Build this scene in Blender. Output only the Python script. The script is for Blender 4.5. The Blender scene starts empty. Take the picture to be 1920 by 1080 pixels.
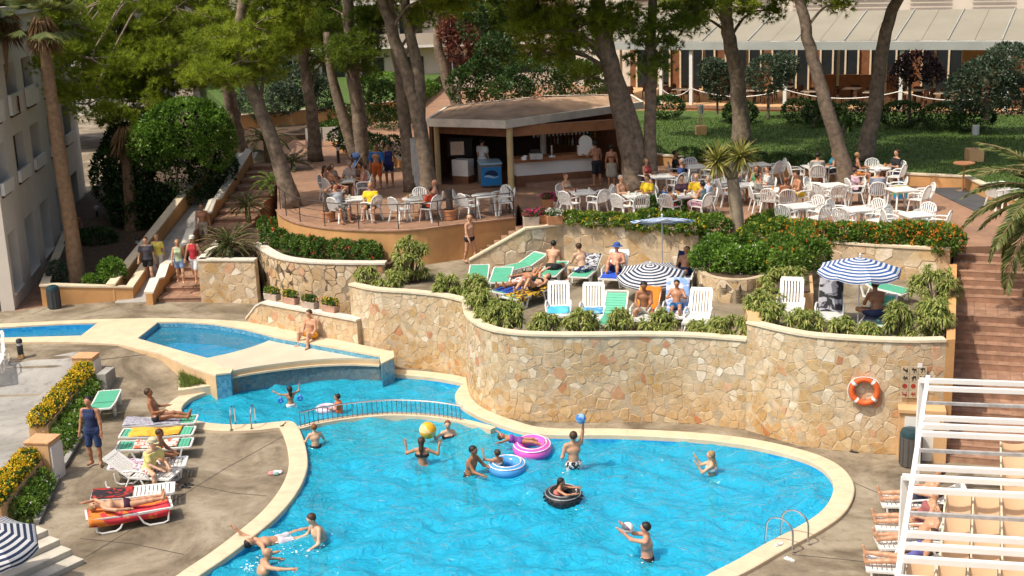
import bpy, bmesh, math, random
import numpy as np
from mathutils import Vector, Matrix
from mathutils.geometry import delaunay_2d_cdt
R_ = math.radians
SC = bpy.context.scene
# ---------------------------------------------------------------- camera
CAM_H, PITCH, ROLL, FPX = 12.0, R_(14.5), R_(2.0), 2400.0
FW = np.array([0, math.cos(PITCH), -math.sin(PITCH)])
U0 = np.array([0, math.sin(PITCH), math.cos(PITCH)])
X0 = np.array([1.0, 0, 0])
RT = math.cos(ROLL) * X0 - math.sin(ROLL) * U0
UP = math.cos(ROLL) * U0 + math.sin(ROLL) * X0
CC = np.array([0, 0, CAM_H])
cd = bpy.data.cameras.new('camera'); cam = bpy.data.objects.new('camera', cd); SC.collection.objects.link(cam)
cd.lens = FPX / 1920 * 36; cd.sensor_width = 36; cd.clip_start = 0.5; cd.clip_end = 1000
cam.matrix_world = Matrix(((RT[0], UP[0], -FW[0], 0), (RT[1], UP[1], -FW[1], 0), (RT[2], UP[2], -FW[2], CAM_H), (0, 0, 0, 1)))
SC.camera = cam
# ---------------------------------------------------------------- sky and sun
SUN_EL = R_(58); SHADOW = (0.86, 0.51)          # shadows run right and away from the camera
wd = bpy.data.worlds.new('World'); SC.world = wd; wd.use_nodes = True
nt = wd.node_tree; bg = nt.nodes['Background']; sky = nt.nodes.new('ShaderNodeTexSky')
sky.sky_type = 'NISHITA'; sky.sun_disc = False; sky.sun_elevation = SUN_EL
sky.sun_rotation = math.atan2(-SHADOW[0], -SHADOW[1]); sky.air_density = 1.0; sky.dust_density = 6.0; sky.ozone_density = 0.4
nt.links.new(sky.outputs[0], bg.inputs[0]); bg.inputs[1].default_value = 0.15
sl = bpy.data.lights.new('sun', 'SUN'); so = bpy.data.objects.new('sun', sl); SC.collection.objects.link(so)
sl.energy = 3.5; sl.angle = R_(0.55); sl.color = (1.0, 0.92, 0.79)
so.rotation_euler = Vector((SHADOW[0] * math.cos(SUN_EL), SHADOW[1] * math.cos(SUN_EL), -math.sin(SUN_EL))).to_track_quat('-Z', 'Y').to_euler()
so.location = (-20, -10, 40)
SC.view_settings.view_transform = 'Standard'; SC.view_settings.look = 'None'
SC.view_settings.exposure = 0.12; SC.view_settings.gamma = 1.0
SC.cycles.max_bounces = 8; SC.cycles.transparent_max_bounces = 16; SC.cycles.diffuse_bounces = 3
SC.cycles.caustics_reflective = False; SC.cycles.caustics_refractive = False; SC.cycles.sample_clamp_indirect = 6

# ---------------------------------------------------------------- photo pixel (1920x1080) -> place
def ray(x, y): return FW * FPX + RT * (x - 960) - UP * (y - 540)
def P(x, y, z=0.0):                     # on the level z
    d = ray(x, y); t = (z - CAM_H) / d[2]; return CC + d * t
def D(x, y, Y):                         # on the ray, at a distance Y away that something else fixes
    d = ray(x, y); return CC + d * (Y / d[1])
def PP(pts, z=0.0): return [P(x, y, z) for x, y in pts]
def mpp(Y): return math.hypot(Y, 6) / FPX * 1.0   # metres per photo pixel at distance Y
def sstep(a, b, x):
    t = min(1, max(0, (x - a) / (b - a))); return t * t * (3 - 2 * t)
Z_PLAZA, Z_SUN, Z_PAR, Z_BAR, Z_SUN2, Z_PAR2 = 0.58, 1.95, 2.38, 3.2, 2.35, 2.85
def zground(x, y): return Z_PLAZA * sstep(35.6, 38.3, y) * sstep(-5.5, -8.5, x)
def Pg(x, y):
    z = 0.0
    for _ in range(12):
        p = P(x, y, z); z = zground(p[0], p[1])
    return P(x, y, z)

# ---------------------------------------------------------------- materials
MATS = {}
def new_mat(name):
    m = bpy.data.materials.new(name); m.use_nodes = True; return m, m.node_tree, m.node_tree.nodes['Principled BSDF']
def N(nt, t, **kw):
    n = nt.nodes.new(t)
    for k, v in kw.items():
        if k.startswith('_'): setattr(n, k[1:], v)
        else: n.inputs[k].default_value = v
    return n
def rgba(c): return (c[0], c[1], c[2], 1)
def ramp(nt, stops, interp='LINEAR'):
    n = nt.nodes.new('ShaderNodeValToRGB'); cr = n.color_ramp; cr.interpolation = interp
    while len(cr.elements) < len(stops): cr.elements.new(0.5)
    for e, (p, c) in zip(cr.elements, stops): e.position = p; e.color = rgba(c)
    return n
def mat(name, col, rough=0.6, var=0.18, scale=6.0, bump=0.0, bscale=None, spec=0.4, metal=0.0, hue=0.0, objvar=0.0, detail=5, trans=0.0, coat=0.0, sss=0.0):
    """plain procedural surface: base colour, mottling, optional per-object variation and fine relief"""
    if name in MATS: return MATS[name]
    m, nt, b = new_mat(name); L = nt.links.new
    geo = N(nt, 'ShaderNodeNewGeometry')
    no = N(nt, 'ShaderNodeTexNoise', Scale=scale, Detail=detail, Roughness=0.62)
    L(geo.outputs['Position'], no.inputs['Vector'])
    lo = [max(0, c * (1 - var)) for c in col]; hi = [min(1, c * (1 + var)) for c in col]
    if hue: lo[2] *= (1 - hue); hi[0] *= (1 - hue * .3)
    rp = ramp(nt, [(0.3, lo), (0.7, hi)]); L(no.outputs['Fac'], rp.inputs[0]); out = rp.outputs[0]
    if objvar:
        oi = N(nt, 'ShaderNodeObjectInfo'); hs = N(nt, 'ShaderNodeHueSaturation')
        mr = N(nt, 'ShaderNodeMapRange'); mr.inputs[3].default_value = 1 - objvar; mr.inputs[4].default_value = 1 + objvar
        L(oi.outputs['Random'], mr.inputs[0]); L(mr.outputs[0], hs.inputs['Value']); L(out, hs.inputs['Color']); out = hs.outputs[0]
    L(out, b.inputs['Base Color']); b.inputs['Roughness'].default_value = rough; b.inputs['Metallic'].default_value = metal
    b.inputs['Specular IOR Level'].default_value = spec
    if coat: b.inputs['Coat Weight'].default_value = coat
    if sss:
        b.inputs['Subsurface Weight'].default_value = sss; b.inputs['Subsurface Radius'].default_value = (.02, .01, .006); b.inputs['Subsurface Scale'].default_value = 1
    if bump:
        n2 = N(nt, 'ShaderNodeTexNoise', Scale=bscale or scale * 5, Detail=6); L(geo.outputs['Position'], n2.inputs['Vector'])
        bp = N(nt, 'ShaderNodeBump', Strength=min(1, bump), Distance=0.02); L(n2.outputs['Fac'], bp.inputs['Height']); L(bp.outputs[0], b.inputs['Normal'])
    if trans:       # thin leaves let light through
        tr = N(nt, 'ShaderNodeBsdfTranslucent'); mx = N(nt, 'ShaderNodeMixShader'); mx.inputs[0].default_value = trans
        L(out, tr.inputs[0]); L(b.outputs[0], mx.inputs[1]); L(tr.outputs[0], mx.inputs[2]); L(mx.outputs[0], nt.nodes['Material Output'].inputs[0])
    MATS[name] = m; return m
def leafmat(name, stops, trans=0.3, rough=0.5):
    """foliage: each leaf takes its own tone from the mesh attribute 'rnd'"""
    if name in MATS: return MATS[name]
    m, nt, b = new_mat(name); L = nt.links.new
    at = N(nt, 'ShaderNodeAttribute', _attribute_name='rnd'); rp = ramp(nt, stops); L(at.outputs['Fac'], rp.inputs[0])
    L(rp.outputs[0], b.inputs['Base Color']); b.inputs['Roughness'].default_value = rough; b.inputs['Specular IOR Level'].default_value = 0.3
    tr = N(nt, 'ShaderNodeBsdfTranslucent'); mx = N(nt, 'ShaderNodeMixShader'); mx.inputs[0].default_value = trans
    L(rp.outputs[0], tr.inputs[0]); L(b.outputs[0], mx.inputs[1]); L(tr.outputs[0], mx.inputs[2]); L(mx.outputs[0], nt.nodes['Material Output'].inputs[0])
    MATS[name] = m; return m

# ---------------------------------------------------------------- objects
COL = SC.collection
def tag(o, label=None, cat=None, group=None, kind=None):
    if label: o['label'] = label
    if cat: o['category'] = cat
    if group: o['group'] = group
    if kind: o['kind'] = kind
    return o
def empty(name, loc=(0, 0, 0), rz=0.0, label=None, cat=None, group=None):
    o = bpy.data.objects.new(name, None); COL.objects.link(o); o.location = Vector(loc); o.rotation_euler = (0, 0, rz)
    o.empty_display_size = 0.1
    return tag(o, label, cat, group)
def link(name, me, parent=None, loc=None, rz=None):
    o = bpy.data.objects.new(name, me); COL.objects.link(o)
    if parent is not None: o.parent = parent
    if loc is not None: o.location = Vector(loc)
    if rz is not None: o.rotation_euler = (0, 0, rz)
    return o
class MB:
    """collects shapes into one mesh"""
    def __init__(s): s.v = []; s.f = []; s.r = []; s.m = []; s.uv = None; s.mi = 0
    def add(s, vs, fs, r=0.0):
        o = len(s.v); s.v += [tuple(map(float, p)) for p in vs]; s.f += [tuple(i + o for i in f) for f in fs]
        s.r += [r] * len(fs); s.m += [s.mi] * len(fs); return s
    def box(s, c, d, rz=0.0, taper=1.0, ax=None):
        hx, hy, hz = d[0] / 2, d[1] / 2, d[2] / 2; vs = []
        cs, sn = math.cos(rz), math.sin(rz)
        for z in (-1, 1):
            t = taper if z > 0 else 1.0
            for x, y in ((-1, -1), (1, -1), (1, 1), (-1, 1)):
                px, py = x * hx * t, y * hy * t
                vs.append((c[0] + px * cs - py * sn, c[1] + px * sn + py * cs, c[2] + z * hz))
        return s.add(vs, [(3, 2, 1, 0), (4, 5, 6, 7), (0, 1, 5, 4), (1, 2, 6, 5), (2, 3, 7, 6), (3, 0, 4, 7)])
    def bar(s, a, b, w, h=None, up=(0, 0, 1)):
        a = np.array(a, float); b = np.array(b, float); h = h or w; d = b - a; d /= np.linalg.norm(d) + 1e-9
        u = np.array(up, float); x = np.cross(d, u)
        if np.linalg.norm(x) < 1e-4: x = np.cross(d, (0, 1, 0))
        x /= np.linalg.norm(x); y = np.cross(x, d); vs = []
        for p in (a, b):
            for i, j in ((-1, -1), (1, -1), (1, 1), (-1, 1)): vs.append(p + x * i * w / 2 + y * j * h / 2)
        return s.add(vs, [(3, 2, 1, 0), (4, 5, 6, 7), (0, 1, 5, 4), (1, 2, 6, 5), (2, 3, 7, 6), (3, 0, 4, 7)])
    def tube(s, pts, rad, n=8, cap=True, closed=False):
        pts = [np.array(p, float) for p in pts]; m = len(pts); rad = rad if hasattr(rad, '__len__') else [rad] * m
        vs = []; fs = []; ref = None
        for i in range(m):
            if closed: d = pts[(i + 1) % m] - pts[i - 1]
            else: d = pts[min(i + 1, m - 1)] - pts[max(i - 1, 0)]
            d = d / (np.linalg.norm(d) + 1e-9)
            if ref is None:
                ref = np.cross(d, (0, 0, 1.0))
                if np.linalg.norm(ref) < .05: ref = np.cross(d, (0, 1.0, 0))
            ref = ref - d * (ref @ d); ref /= np.linalg.norm(ref) + 1e-9; y = np.cross(d, ref)
            for k in range(n):
                a = 2 * math.pi * k / n; vs.append(pts[i] + (ref * math.cos(a) + y * math.sin(a)) * rad[i])
        for i in range(m if closed else m - 1):
            for k in range(n):
                j = (i + 1) % m; fs.append((i * n + k, i * n + (k + 1) % n, j * n + (k + 1) % n, j * n + k))
        if cap and not closed: fs += [tuple(range(n - 1, -1, -1)), tuple((m - 1) * n + k for k in range(n))]
        return s.add(vs, fs)
    def cyl(s, c, r, h, n=12, r2=None): return s.tube([c, (c[0], c[1], c[2] + h)], [r, r if r2 is None else r2], n)
    def lathe(s, prof, c=(0, 0, 0), n=16):
        vs = []; fs = []; m = len(prof)
        for r, z in prof:
            for k in range(n):
                a = 2 * math.pi * k / n; vs.append((c[0] + r * math.cos(a), c[1] + r * math.sin(a), c[2] + z))
        for i in range(m - 1):
            for k in range(n): fs.append((i * n + k, i * n + (k + 1) % n, (i + 1) * n + (k + 1) % n, (i + 1) * n + k))
        fs += [tuple(range(n - 1, -1, -1)), tuple((m - 1) * n + k for k in range(n))]
        return s.add(vs, fs)
    def prism(s, poly, z0, z1):
        """vertical prism over a plan polygon; z may be numbers or per-vertex lists"""
        n = len(poly); a0 = z0 if hasattr(z0, '__len__') else [z0] * n; a1 = z1 if hasattr(z1, '__len__') else [z1] * n
        if sum(poly[i][0] * poly[(i + 1) % n][1] - poly[(i + 1) % n][0] * poly[i][1] for i in range(n)) < 0:
            poly = list(poly)[::-1]; a0 = list(a0)[::-1]; a1 = list(a1)[::-1]
        vs = [(p[0], p[1], a0[i]) for i, p in enumerate(poly)] + [(p[0], p[1], a1[i]) for i, p in enumerate(poly)]
        fs = [tuple(range(n - 1, -1, -1)), tuple(range(n, 2 * n))] + [(i, (i + 1) % n, n + (i + 1) % n, n + i) for i in range(n)]
        return s.add(vs, fs)
    def strip(s, A, B, close=False):
        """ribbon between two polylines of the same length"""
        n = len(A); vs = list(A) + list(B); m = n if close else n - 1
        return s.add(vs, [(i, (i + 1) % n, n + (i + 1) % n, n + i) for i in range(m)])
    def sphere(s, c, r, nu=12, nv=8):
        r = r if hasattr(r, '__len__') else (r, r, r); vs = [(c[0], c[1], c[2] + r[2])]; fs = []
        for j in range(1, nv):
            t = math.pi * j / nv
            for i in range(nu):
                a = 2 * math.pi * i / nu; vs.append((c[0] + r[0] * math.sin(t) * math.cos(a), c[1] + r[1] * math.sin(t) * math.sin(a), c[2] + r[2] * math.cos(t)))
        vs.append((c[0], c[1], c[2] - r[2])); e = len(vs) - 1
        for i in range(nu):
            fs.append((0, 1 + i, 1 + (i + 1) % nu)); b = 1 + (nv - 2) * nu; fs.append((e, b + (i + 1) % nu, b + i))
            for j in range(nv - 2): o = 1 + j * nu; fs.append((o + i, o + nu + i, o + nu + (i + 1) % nu, o + (i + 1) % nu))
        return s.add(vs, fs)
    def mesh(s, name, mats, smooth=False, bevel=0.0):
        me = bpy.data.meshes.new(name); me.from_pydata(s.v, [], s.f)
        for m in (mats if isinstance(mats, (list, tuple)) else [mats]): me.materials.append(m)
        if any(s.m): me.polygons.foreach_set('material_index', s.m)
        if any(s.r): me.attributes.new('rnd', 'FLOAT', 'FACE').data.foreach_set('value', s.r)
        if bevel:
            bm = bmesh.new(); bm.from_mesh(me); bmesh.ops.bevel(bm, geom=[e for e in bm.edges if e.is_manifold and e.calc_face_angle(0) > .6], offset=bevel, segments=2, affect='EDGES', profile=.5, clamp_overlap=True)
            bm.to_mesh(me); bm.free()
        if smooth:
            me.polygons.foreach_set('use_smooth', [True] * len(me.polygons))
            if smooth != 'all': me.set_sharp_from_angle(angle=R_(40))
        me.update(); return me
    def build(s, name, mats, parent=None, loc=None, rz=None, smooth=False, bevel=0.0):
        return link(name, s.mesh(name, mats, smooth, bevel), parent, loc, rz)
def copy_tree(o, parent=None):
    c = o.copy(); COL.objects.link(c); c.parent = parent
    for ch in o.children: copy_tree(ch, c)
    return c
def place(proto, loc, rz, label, group=None, used=set()):
    """the first use takes the proto itself, later ones a copy with its parts"""
    if proto.name in used: o = copy_tree(proto)
    else: used.add(proto.name); o = proto
    o.location = Vector(loc); o.rotation_euler = (0, 0, rz); o['label'] = label
    if group: o['group'] = group
    return o
# ---------------------------------------------------------------- plan curves
def spline(pts, n=8, closed=False):
    """Catmull-Rom through plan points"""
    pts = [np.array(p, float) for p in pts]; m = len(pts); out = []
    for i in range(m if closed else m - 1):
        g = (lambda k: pts[k % m]) if closed else (lambda k: pts[min(max(k, 0), m - 1)])
        a, b, c, d = g(i - 1), g(i), g(i + 1), g(i + 2)
        for k in range(n):
            t = k / n; out.append(.5 * (2 * b + (c - a) * t + (2 * a - 5 * b + 4 * c - d) * t * t + (3 * b - a - 3 * c + d) * t ** 3))
    if not closed: out.append(pts[-1])
    return out
def offset(pts, w, closed=False):
    """shift a plan polyline to its left by w"""
    pts = [np.array(p[:2], float) for p in pts]; n = len(pts); out = []
    for i in range(n):
        if closed: d0 = pts[i] - pts[i - 1]; d1 = pts[(i + 1) % n] - pts[i]
        else: d0 = pts[i] - pts[max(i - 1, 0)]; d1 = pts[min(i + 1, n - 1)] - pts[i]
        v = [q / (np.linalg.norm(q) + 1e-9) for q in (d0, d1) if np.linalg.norm(q) > 1e-6]
        nn = sum(np.array([-q[1], q[0]]) for q in v); nn /= np.linalg.norm(nn) + 1e-9
        k = max(.45, abs(nn @ np.array([-v[0][1], v[0][0]]))); out.append(pts[i] + nn * w / k)
    return out
def xy(pts): return [(float(p[0]), float(p[1])) for p in pts]
def area(p): return .5 * sum(p[i - 1][0] * p[i][1] - p[i][0] * p[i - 1][1] for i in range(len(p)))
def ccw(p): return list(p) if area(p) > 0 else list(p)[::-1]
def inpoly(p, poly):
    c = False; n = len(poly); x, y = p
    for i in range(n):
        x1, y1 = poly[i - 1][:2]; x2, y2 = poly[i][:2]
        if (y1 > y) != (y2 > y) and x < (x2 - x1) * (y - y1) / (y2 - y1) + x1: c = not c
    return c
def sheet(outer, holes, zf, grid=0.0, extra=()):
    """one triangulated sheet with holes; zf(x, y) gives the level"""
    pts = []; edges = []
    for loop in [outer] + list(holes):
        o = len(pts); n = len(loop); pts += [Vector(p[:2]) for p in loop]; edges += [(o + i, o + (i + 1) % n) for i in range(n)]
    if grid:
        xs = [p[0] for p in outer]; ys = [p[1] for p in outer]
        for x in np.arange(min(xs) + grid / 2, max(xs), grid):
            for y in np.arange(min(ys) + grid / 2, max(ys), grid):
                if inpoly((x, y), outer) and not any(inpoly((x, y), h) for h in holes): pts.append(Vector((x, y)))
    pts += [Vector(p) for p in extra]
    V, E, Fc, *_ = delaunay_2d_cdt(pts, edges, [], 0, 1e-5)
    keep = []
    for f in Fc:
        c = sum((V[i] for i in f), Vector((0, 0))) / len(f)
        if inpoly(c, outer) and not any(inpoly(c, h) for h in holes):
            a = (V[f[1]] - V[f[0]]).cross(V[f[2]] - V[f[0]]); keep.append(tuple(f) if a > 0 else tuple(f)[::-1])
    m = MB(); m.add([(v.x, v.y, zf(v.x, v.y)) for v in V], keep); return m
# ================================================================ ground, pools, copings
random.seed(4); RNG = np.random.default_rng(7)
def concrete(name, c1, c2, c3, s=1.0):
    m, nt, b = new_mat(name); L = nt.links.new; geo = N(nt, 'ShaderNodeNewGeometry')
    n1 = N(nt, 'ShaderNodeTexNoise', Scale=0.5 * s, Detail=8, Roughness=.68, Distortion=.6); n2 = N(nt, 'ShaderNodeTexNoise', Scale=3.2 * s, Detail=8, Roughness=.75)
    n3 = N(nt, 'ShaderNodeTexNoise', Scale=60, Detail=3)
    for n in (n1, n2, n3): L(geo.outputs['Position'], n.inputs['Vector'])
    r1 = ramp(nt, [(.38, c1), (.5, c2), (.62, c3)]); L(n1.outputs[0], r1.inputs[0])
    r2 = ramp(nt, [(.30, (.60, .57, .53)), (.46, (.95, .94, .92)), (.72, (1.12, 1.1, 1.07))]); L(n2.outputs[0], r2.inputs[0])
    mx = N(nt, 'ShaderNodeMix', _data_type='RGBA', _blend_type='MULTIPLY'); mx.inputs[0].default_value = 1
    L(r1.outputs[0], mx.inputs[6]); L(r2.outputs[0], mx.inputs[7]); L(mx.outputs[2], b.inputs['Base Color']); b.inputs['Roughness'].default_value = .85
    b.inputs['Specular IOR Level'].default_value = .25
    bp = N(nt, 'ShaderNodeBump', Strength=.35, Distance=.01); L(n3.outputs[0], bp.inputs['Height']); L(bp.outputs[0], b.inputs['Normal']); return m
M_DECK = concrete('deck_concrete', (.135, .108, .075), (.235, .195, .14), (.33, .285, .215))
M_GREY = concrete('grey_concrete', (.25, .245, .23), (.32, .315, .30), (.37, .36, .34), .7)
M_COPE = mat('coping_stone', (.62, .505, .35), .7, .12, 2.5, .3, 50)
M_SLAB = mat('wet_slab', (.56, .50, .39), .45, .08, 1.5, .15, 40)
M_JOINT = mat('joint_dark', (.06, .05, .04), .9)
def tiles(name, c1, c2, mortar, scale=8.0):
    m, nt, b = new_mat(name); L = nt.links.new; geo = N(nt, 'ShaderNodeNewGeometry')
    v = N(nt, 'ShaderNodeTexVoronoi', Scale=scale); v.distance = 'CHEBYCHEV'; v.inputs['Randomness'].default_value = 0.0
    L(geo.outputs['Position'], v.inputs['Vector']); rp = ramp(nt, [(0, c1), (1, c2)])
    wn = N(nt, 'ShaderNodeTexWhiteNoise'); L(v.outputs['Position'], wn.inputs['Vector']); L(wn.outputs[0], rp.inputs[0])
    r2 = ramp(nt, [(.44, (1, 1, 1)), (.48, mortar)]); L(v.outputs['Distance'], r2.inputs[0])
    mx = N(nt, 'ShaderNodeMix', _data_type='RGBA', _blend_type='MULTIPLY'); mx.inputs[0].default_value = .5
    L(rp.outputs[0], mx.inputs[6]); L(r2.outputs[0], mx.inputs[7]); L(mx.outputs[2], b.inputs['Base Color']); b.inputs['Roughness'].default_value = .25
    return m
M_TILE = tiles('pool_mosaic', (.015, .28, .57), (.05, .38, .67), (.7, .9, 1.0), 9)
M_TILE2 = tiles('weir_mosaic', (.05, .22, .36), (.16, .40, .52), (.85, .95, 1.0), 14)
def water_mat(name, tint, scat, fac, bump, bs):
    m, nt, b = new_mat(name); L = nt.links.new; nt.nodes.remove(b); geo = N(nt, 'ShaderNodeNewGeometry')
    mp = N(nt, 'ShaderNodeMapping'); mp.inputs['Scale'].default_value = (1, 1.0, 1); L(geo.outputs['Position'], mp.inputs['Vector'])
    n1 = N(nt, 'ShaderNodeTexNoise', Scale=bs, Detail=3, Roughness=.5, Distortion=1.6); L(mp.outputs[0], n1.inputs['Vector'])
    bp = N(nt, 'ShaderNodeBump', Strength=bump, Distance=.10); L(n1.outputs[0], bp.inputs['Height'])
    tr = N(nt, 'ShaderNodeBsdfTransparent'); tr.inputs[0].default_value = rgba(tint)
    df = N(nt, 'ShaderNodeBsdfDiffuse'); df.inputs[0].default_value = rgba(scat); L(bp.outputs[0], df.inputs['Normal'])
    gl = N(nt, 'ShaderNodeBsdfGlossy', Roughness=.06); L(bp.outputs[0], gl.inputs['Normal'])
    fr = N(nt, 'ShaderNodeFresnel', IOR=1.33); L(bp.outputs[0], fr.inputs['Normal'])
    m1 = N(nt, 'ShaderNodeMixShader'); m1.inputs[0].default_value = fac; L(tr.outputs[0], m1.inputs[1]); L(df.outputs[0], m1.inputs[2])
    m2 = N(nt, 'ShaderNodeMixShader'); L(fr.outputs[0], m2.inputs[0]); L(m1.outputs[0], m2.inputs[1]); L(gl.outputs[0], m2.inputs[2])
    L(m2.outputs[0], nt.nodes['Material Output'].inputs[0]); return m
M_WATER = water_mat('pool_water', (.58, .93, .99), (.03, .62, .90), .46, .85, 4.8)
M_WATER2 = water_mat('calm_water', (.66, .92, .98), (.08, .50, .76), .30, .15, 2.0)

# --- lower and middle pool: one outline, inner coping edge (photo pixels, level 0.09)
ZC = 0.09
pool_px = [(432, 720), (395, 732), (362, 744), (345, 757), (341, 769), (352, 782), (385, 791), (430, 795), (480, 794), (520, 790), (545, 789), (558, 798),
           (571, 828), (577, 865), (570, 897), (551, 931), (521, 966), (480, 1001), (430, 1040), (365, 1085), (300, 1140), (280, 1200), (330, 1270), (520, 1330),
           (800, 1340), (1040, 1260), (1200, 1160), (1312, 1085), (1380, 1049), (1440, 1015), (1500, 984), (1540, 957), (1559, 930), (1562, 905), (1545, 880), (1510, 861),
           (1450, 844), (1380, 831), (1280, 821), (1150, 815), (1050, 815), (990, 810), (940, 796), (900, 781), (872, 766), (857, 752), (853, 742), (858, 730), (869, 718)]
edge = spline(PP(pool_px, ZC), 5)
bench_px = [(869, 718), (830, 710), (780, 704), (735, 701), (716, 700)]
edge = [p[:2] for p in edge] + [p[:2] for p in spline(PP(bench_px, ZC), 4)[1:]]
weir_px = [(712, 684), (660, 682), (600, 684), (540, 690), (480, 698), (432, 707)]
ZS = 0.46
weir = [p[:2] for p in spline(PP(weir_px, ZS), 5)]
pool_loop = xy(edge) + xy(weir)
cope_out = offset(edge, -0.46) if area(pool_loop) > 0 else offset(edge, 0.46)
cope_mid = offset(edge, -0.22) if area(pool_loop) > 0 else offset(edge, 0.22)
# --- upper pools and the cream slab
ZU = 0.64
U_px = [(258, 634), (296, 604), (340, 603), (400, 607), (455, 616), (515, 631), (610, 648), (712, 667)]
U_loop = xy(PP(U_px, ZU)) + xy(weir) + xy(PP([(388, 671), (330, 655)], ZU))
LP_px = [(-90, 624), (0, 614), (60, 610), (120, 607), (183, 605), (152, 629), (80, 631), (0, 633), (-90, 640)]
LP_loop = xy(PP(LP_px, ZU))
UO_px = [(-90, 616), (0, 607), (100, 602), (190, 598), (300, 596), (400, 599), (462, 603), (600, 630), (737, 659)]
UO_loop = xy(PP(UO_px, ZU)) + xy([P(737, 690, ZC) + 0 * RT]) + xy(weir[:1]) + xy(weir[1:]) + xy(PP([(404, 704), (350, 686), (300, 663), (220, 645), (130, 641), (0, 641), (-90, 648)], ZU))
big = [(-90, 8), (90, 8), (90, 150), (-90, 150)]
gh = xy(cope_mid) + xy(weir)
UO_ground = xy(PP(UO_px, ZU)) + xy([P(737, 690, ZC)]) + xy(weir[::-1][:1]) + xy(PP([(404, 704), (350, 686), (300, 663), (220, 645), (130, 641), (0, 641), (-90, 648)], ZU))
# one hole that joins the two water bodies: go round the lower coping, then round the upper outline
hole_all = xy(cope_mid) + xy(PP([(737, 659), (600, 630), (462, 603), (400, 599), (300, 596), (190, 598), (100, 602), (0, 607), (-90, 616), (-90, 648), (0, 641), (130, 641), (220, 645), (300, 663), (350, 686), (404, 704)], ZU))
ex = [(x, y) for x in np.arange(-24, -5, 1.0) for y in np.arange(34.6, 39, .45) if not inpoly((x, y), hole_all)]
g = sheet(big, [hole_all], zground, extra=ex).build('ground', M_DECK); tag(g, kind='structure')
# expansion joints scored across the deck
def groundline(px, w=.012, dz=.004):
    pts = [Pg(*q) for q in px]; m = MB(); seg = []
    for a, b in zip(pts[:-1], pts[1:]):
        for k in range(8): seg.append(a + (b - a) * k / 8)
    seg.append(pts[-1]); A = offset(seg, w); B = offset(seg, -w)
    m.strip([(p[0], p[1], zground(p[0], p[1]) + dz) for p in B], [(p[0], p[1], zground(p[0], p[1]) + dz) for p in A]); return m
for q in ([(160, 1045), (240, 997), (300, 955)], [(300, 955), (420, 880), (532, 818)], [(150, 1010), (250, 1020), (345, 1040)], [(340, 905), (440, 925), (500, 930)],
          [(1485, 1040), (1570, 1048), (1680, 1060)], [(190, 690), (270, 665), (330, 652)], [(335, 660), (336, 735)], [(60, 590), (110, 568)], [(1600, 905), (1660, 930), (1690, 932)]):
    groundline(q).build('expansion_joint', M_JOINT, g)
# lower coping: flat top, rounded edge, dark step to the deck
def coping(inner, outer, z0, z1, name, m=M_COPE, parent=None):
    i2 = [(np.array(a) * .96 + np.array(b) * .04) for a, b in zip(inner, outer)]; o2 = [(np.array(a) * .05 + np.array(b) * .95) for a, b in zip(inner, outer)]
    rows = [[(p[0], p[1], z0) for p in inner], [(p[0], p[1], z1 - .015) for p in inner], [(p[0], p[1], z1) for p in i2], [(p[0], p[1], z1) for p in o2], [(p[0], p[1], z1 - .015) for p in outer], [(p[0], p[1], z0) for p in outer]]
    mb = MB()
    for a, b in zip(rows[:-1], rows[1:]): mb.strip(b, a)
    return mb
o = coping(edge, cope_out, -.03, ZC, 'c').build('pool_coping', M_COPE); tag(o, kind='structure')
bm = bmesh.new(); bm.from_mesh(o.data); bmesh.ops.recalc_face_normals(bm, faces=bm.faces); bm.to_mesh(o.data); bm.free()
for i in range(6, len(edge) - 1, 4):    # slab joints across the coping
    a = np.array(edge[i]); b = np.array(cope_out[i]); d = (b - a); t = np.array([-d[1], d[0]]); t /= np.linalg.norm(t) + 1e-9
    if not (8 < a[1] < 60): continue
    m = MB(); a2 = a + d * .03; b2 = b - d * .03
    m.add([(*(a2 - t * .004), ZC + .002), (*(a2 + t * .004), ZC + .002), (*(b2 + t * .004), ZC + .002), (*(b2 - t * .004), ZC + .002)], [(0, 1, 2, 3)])
    m.build('coping_joint', MATS.get('cj') or mat('cj', (.42, .33, .21), .9), o)
# pool shell
wl = ccw(pool_loop); zf0 = -1.12
mb = MB(); mb.strip([(p[0], p[1], zf0) for p in wl], [(p[0], p[1], -.03) for p in wl], True)
mb.f = [f[::-1] for f in mb.f]
o = mb.build('pool_wall', M_TILE); tag(o, kind='structure')
o = sheet(wl, [], lambda x, y: zf0).build('pool_floor', M_TILE); tag(o, kind='structure')
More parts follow.
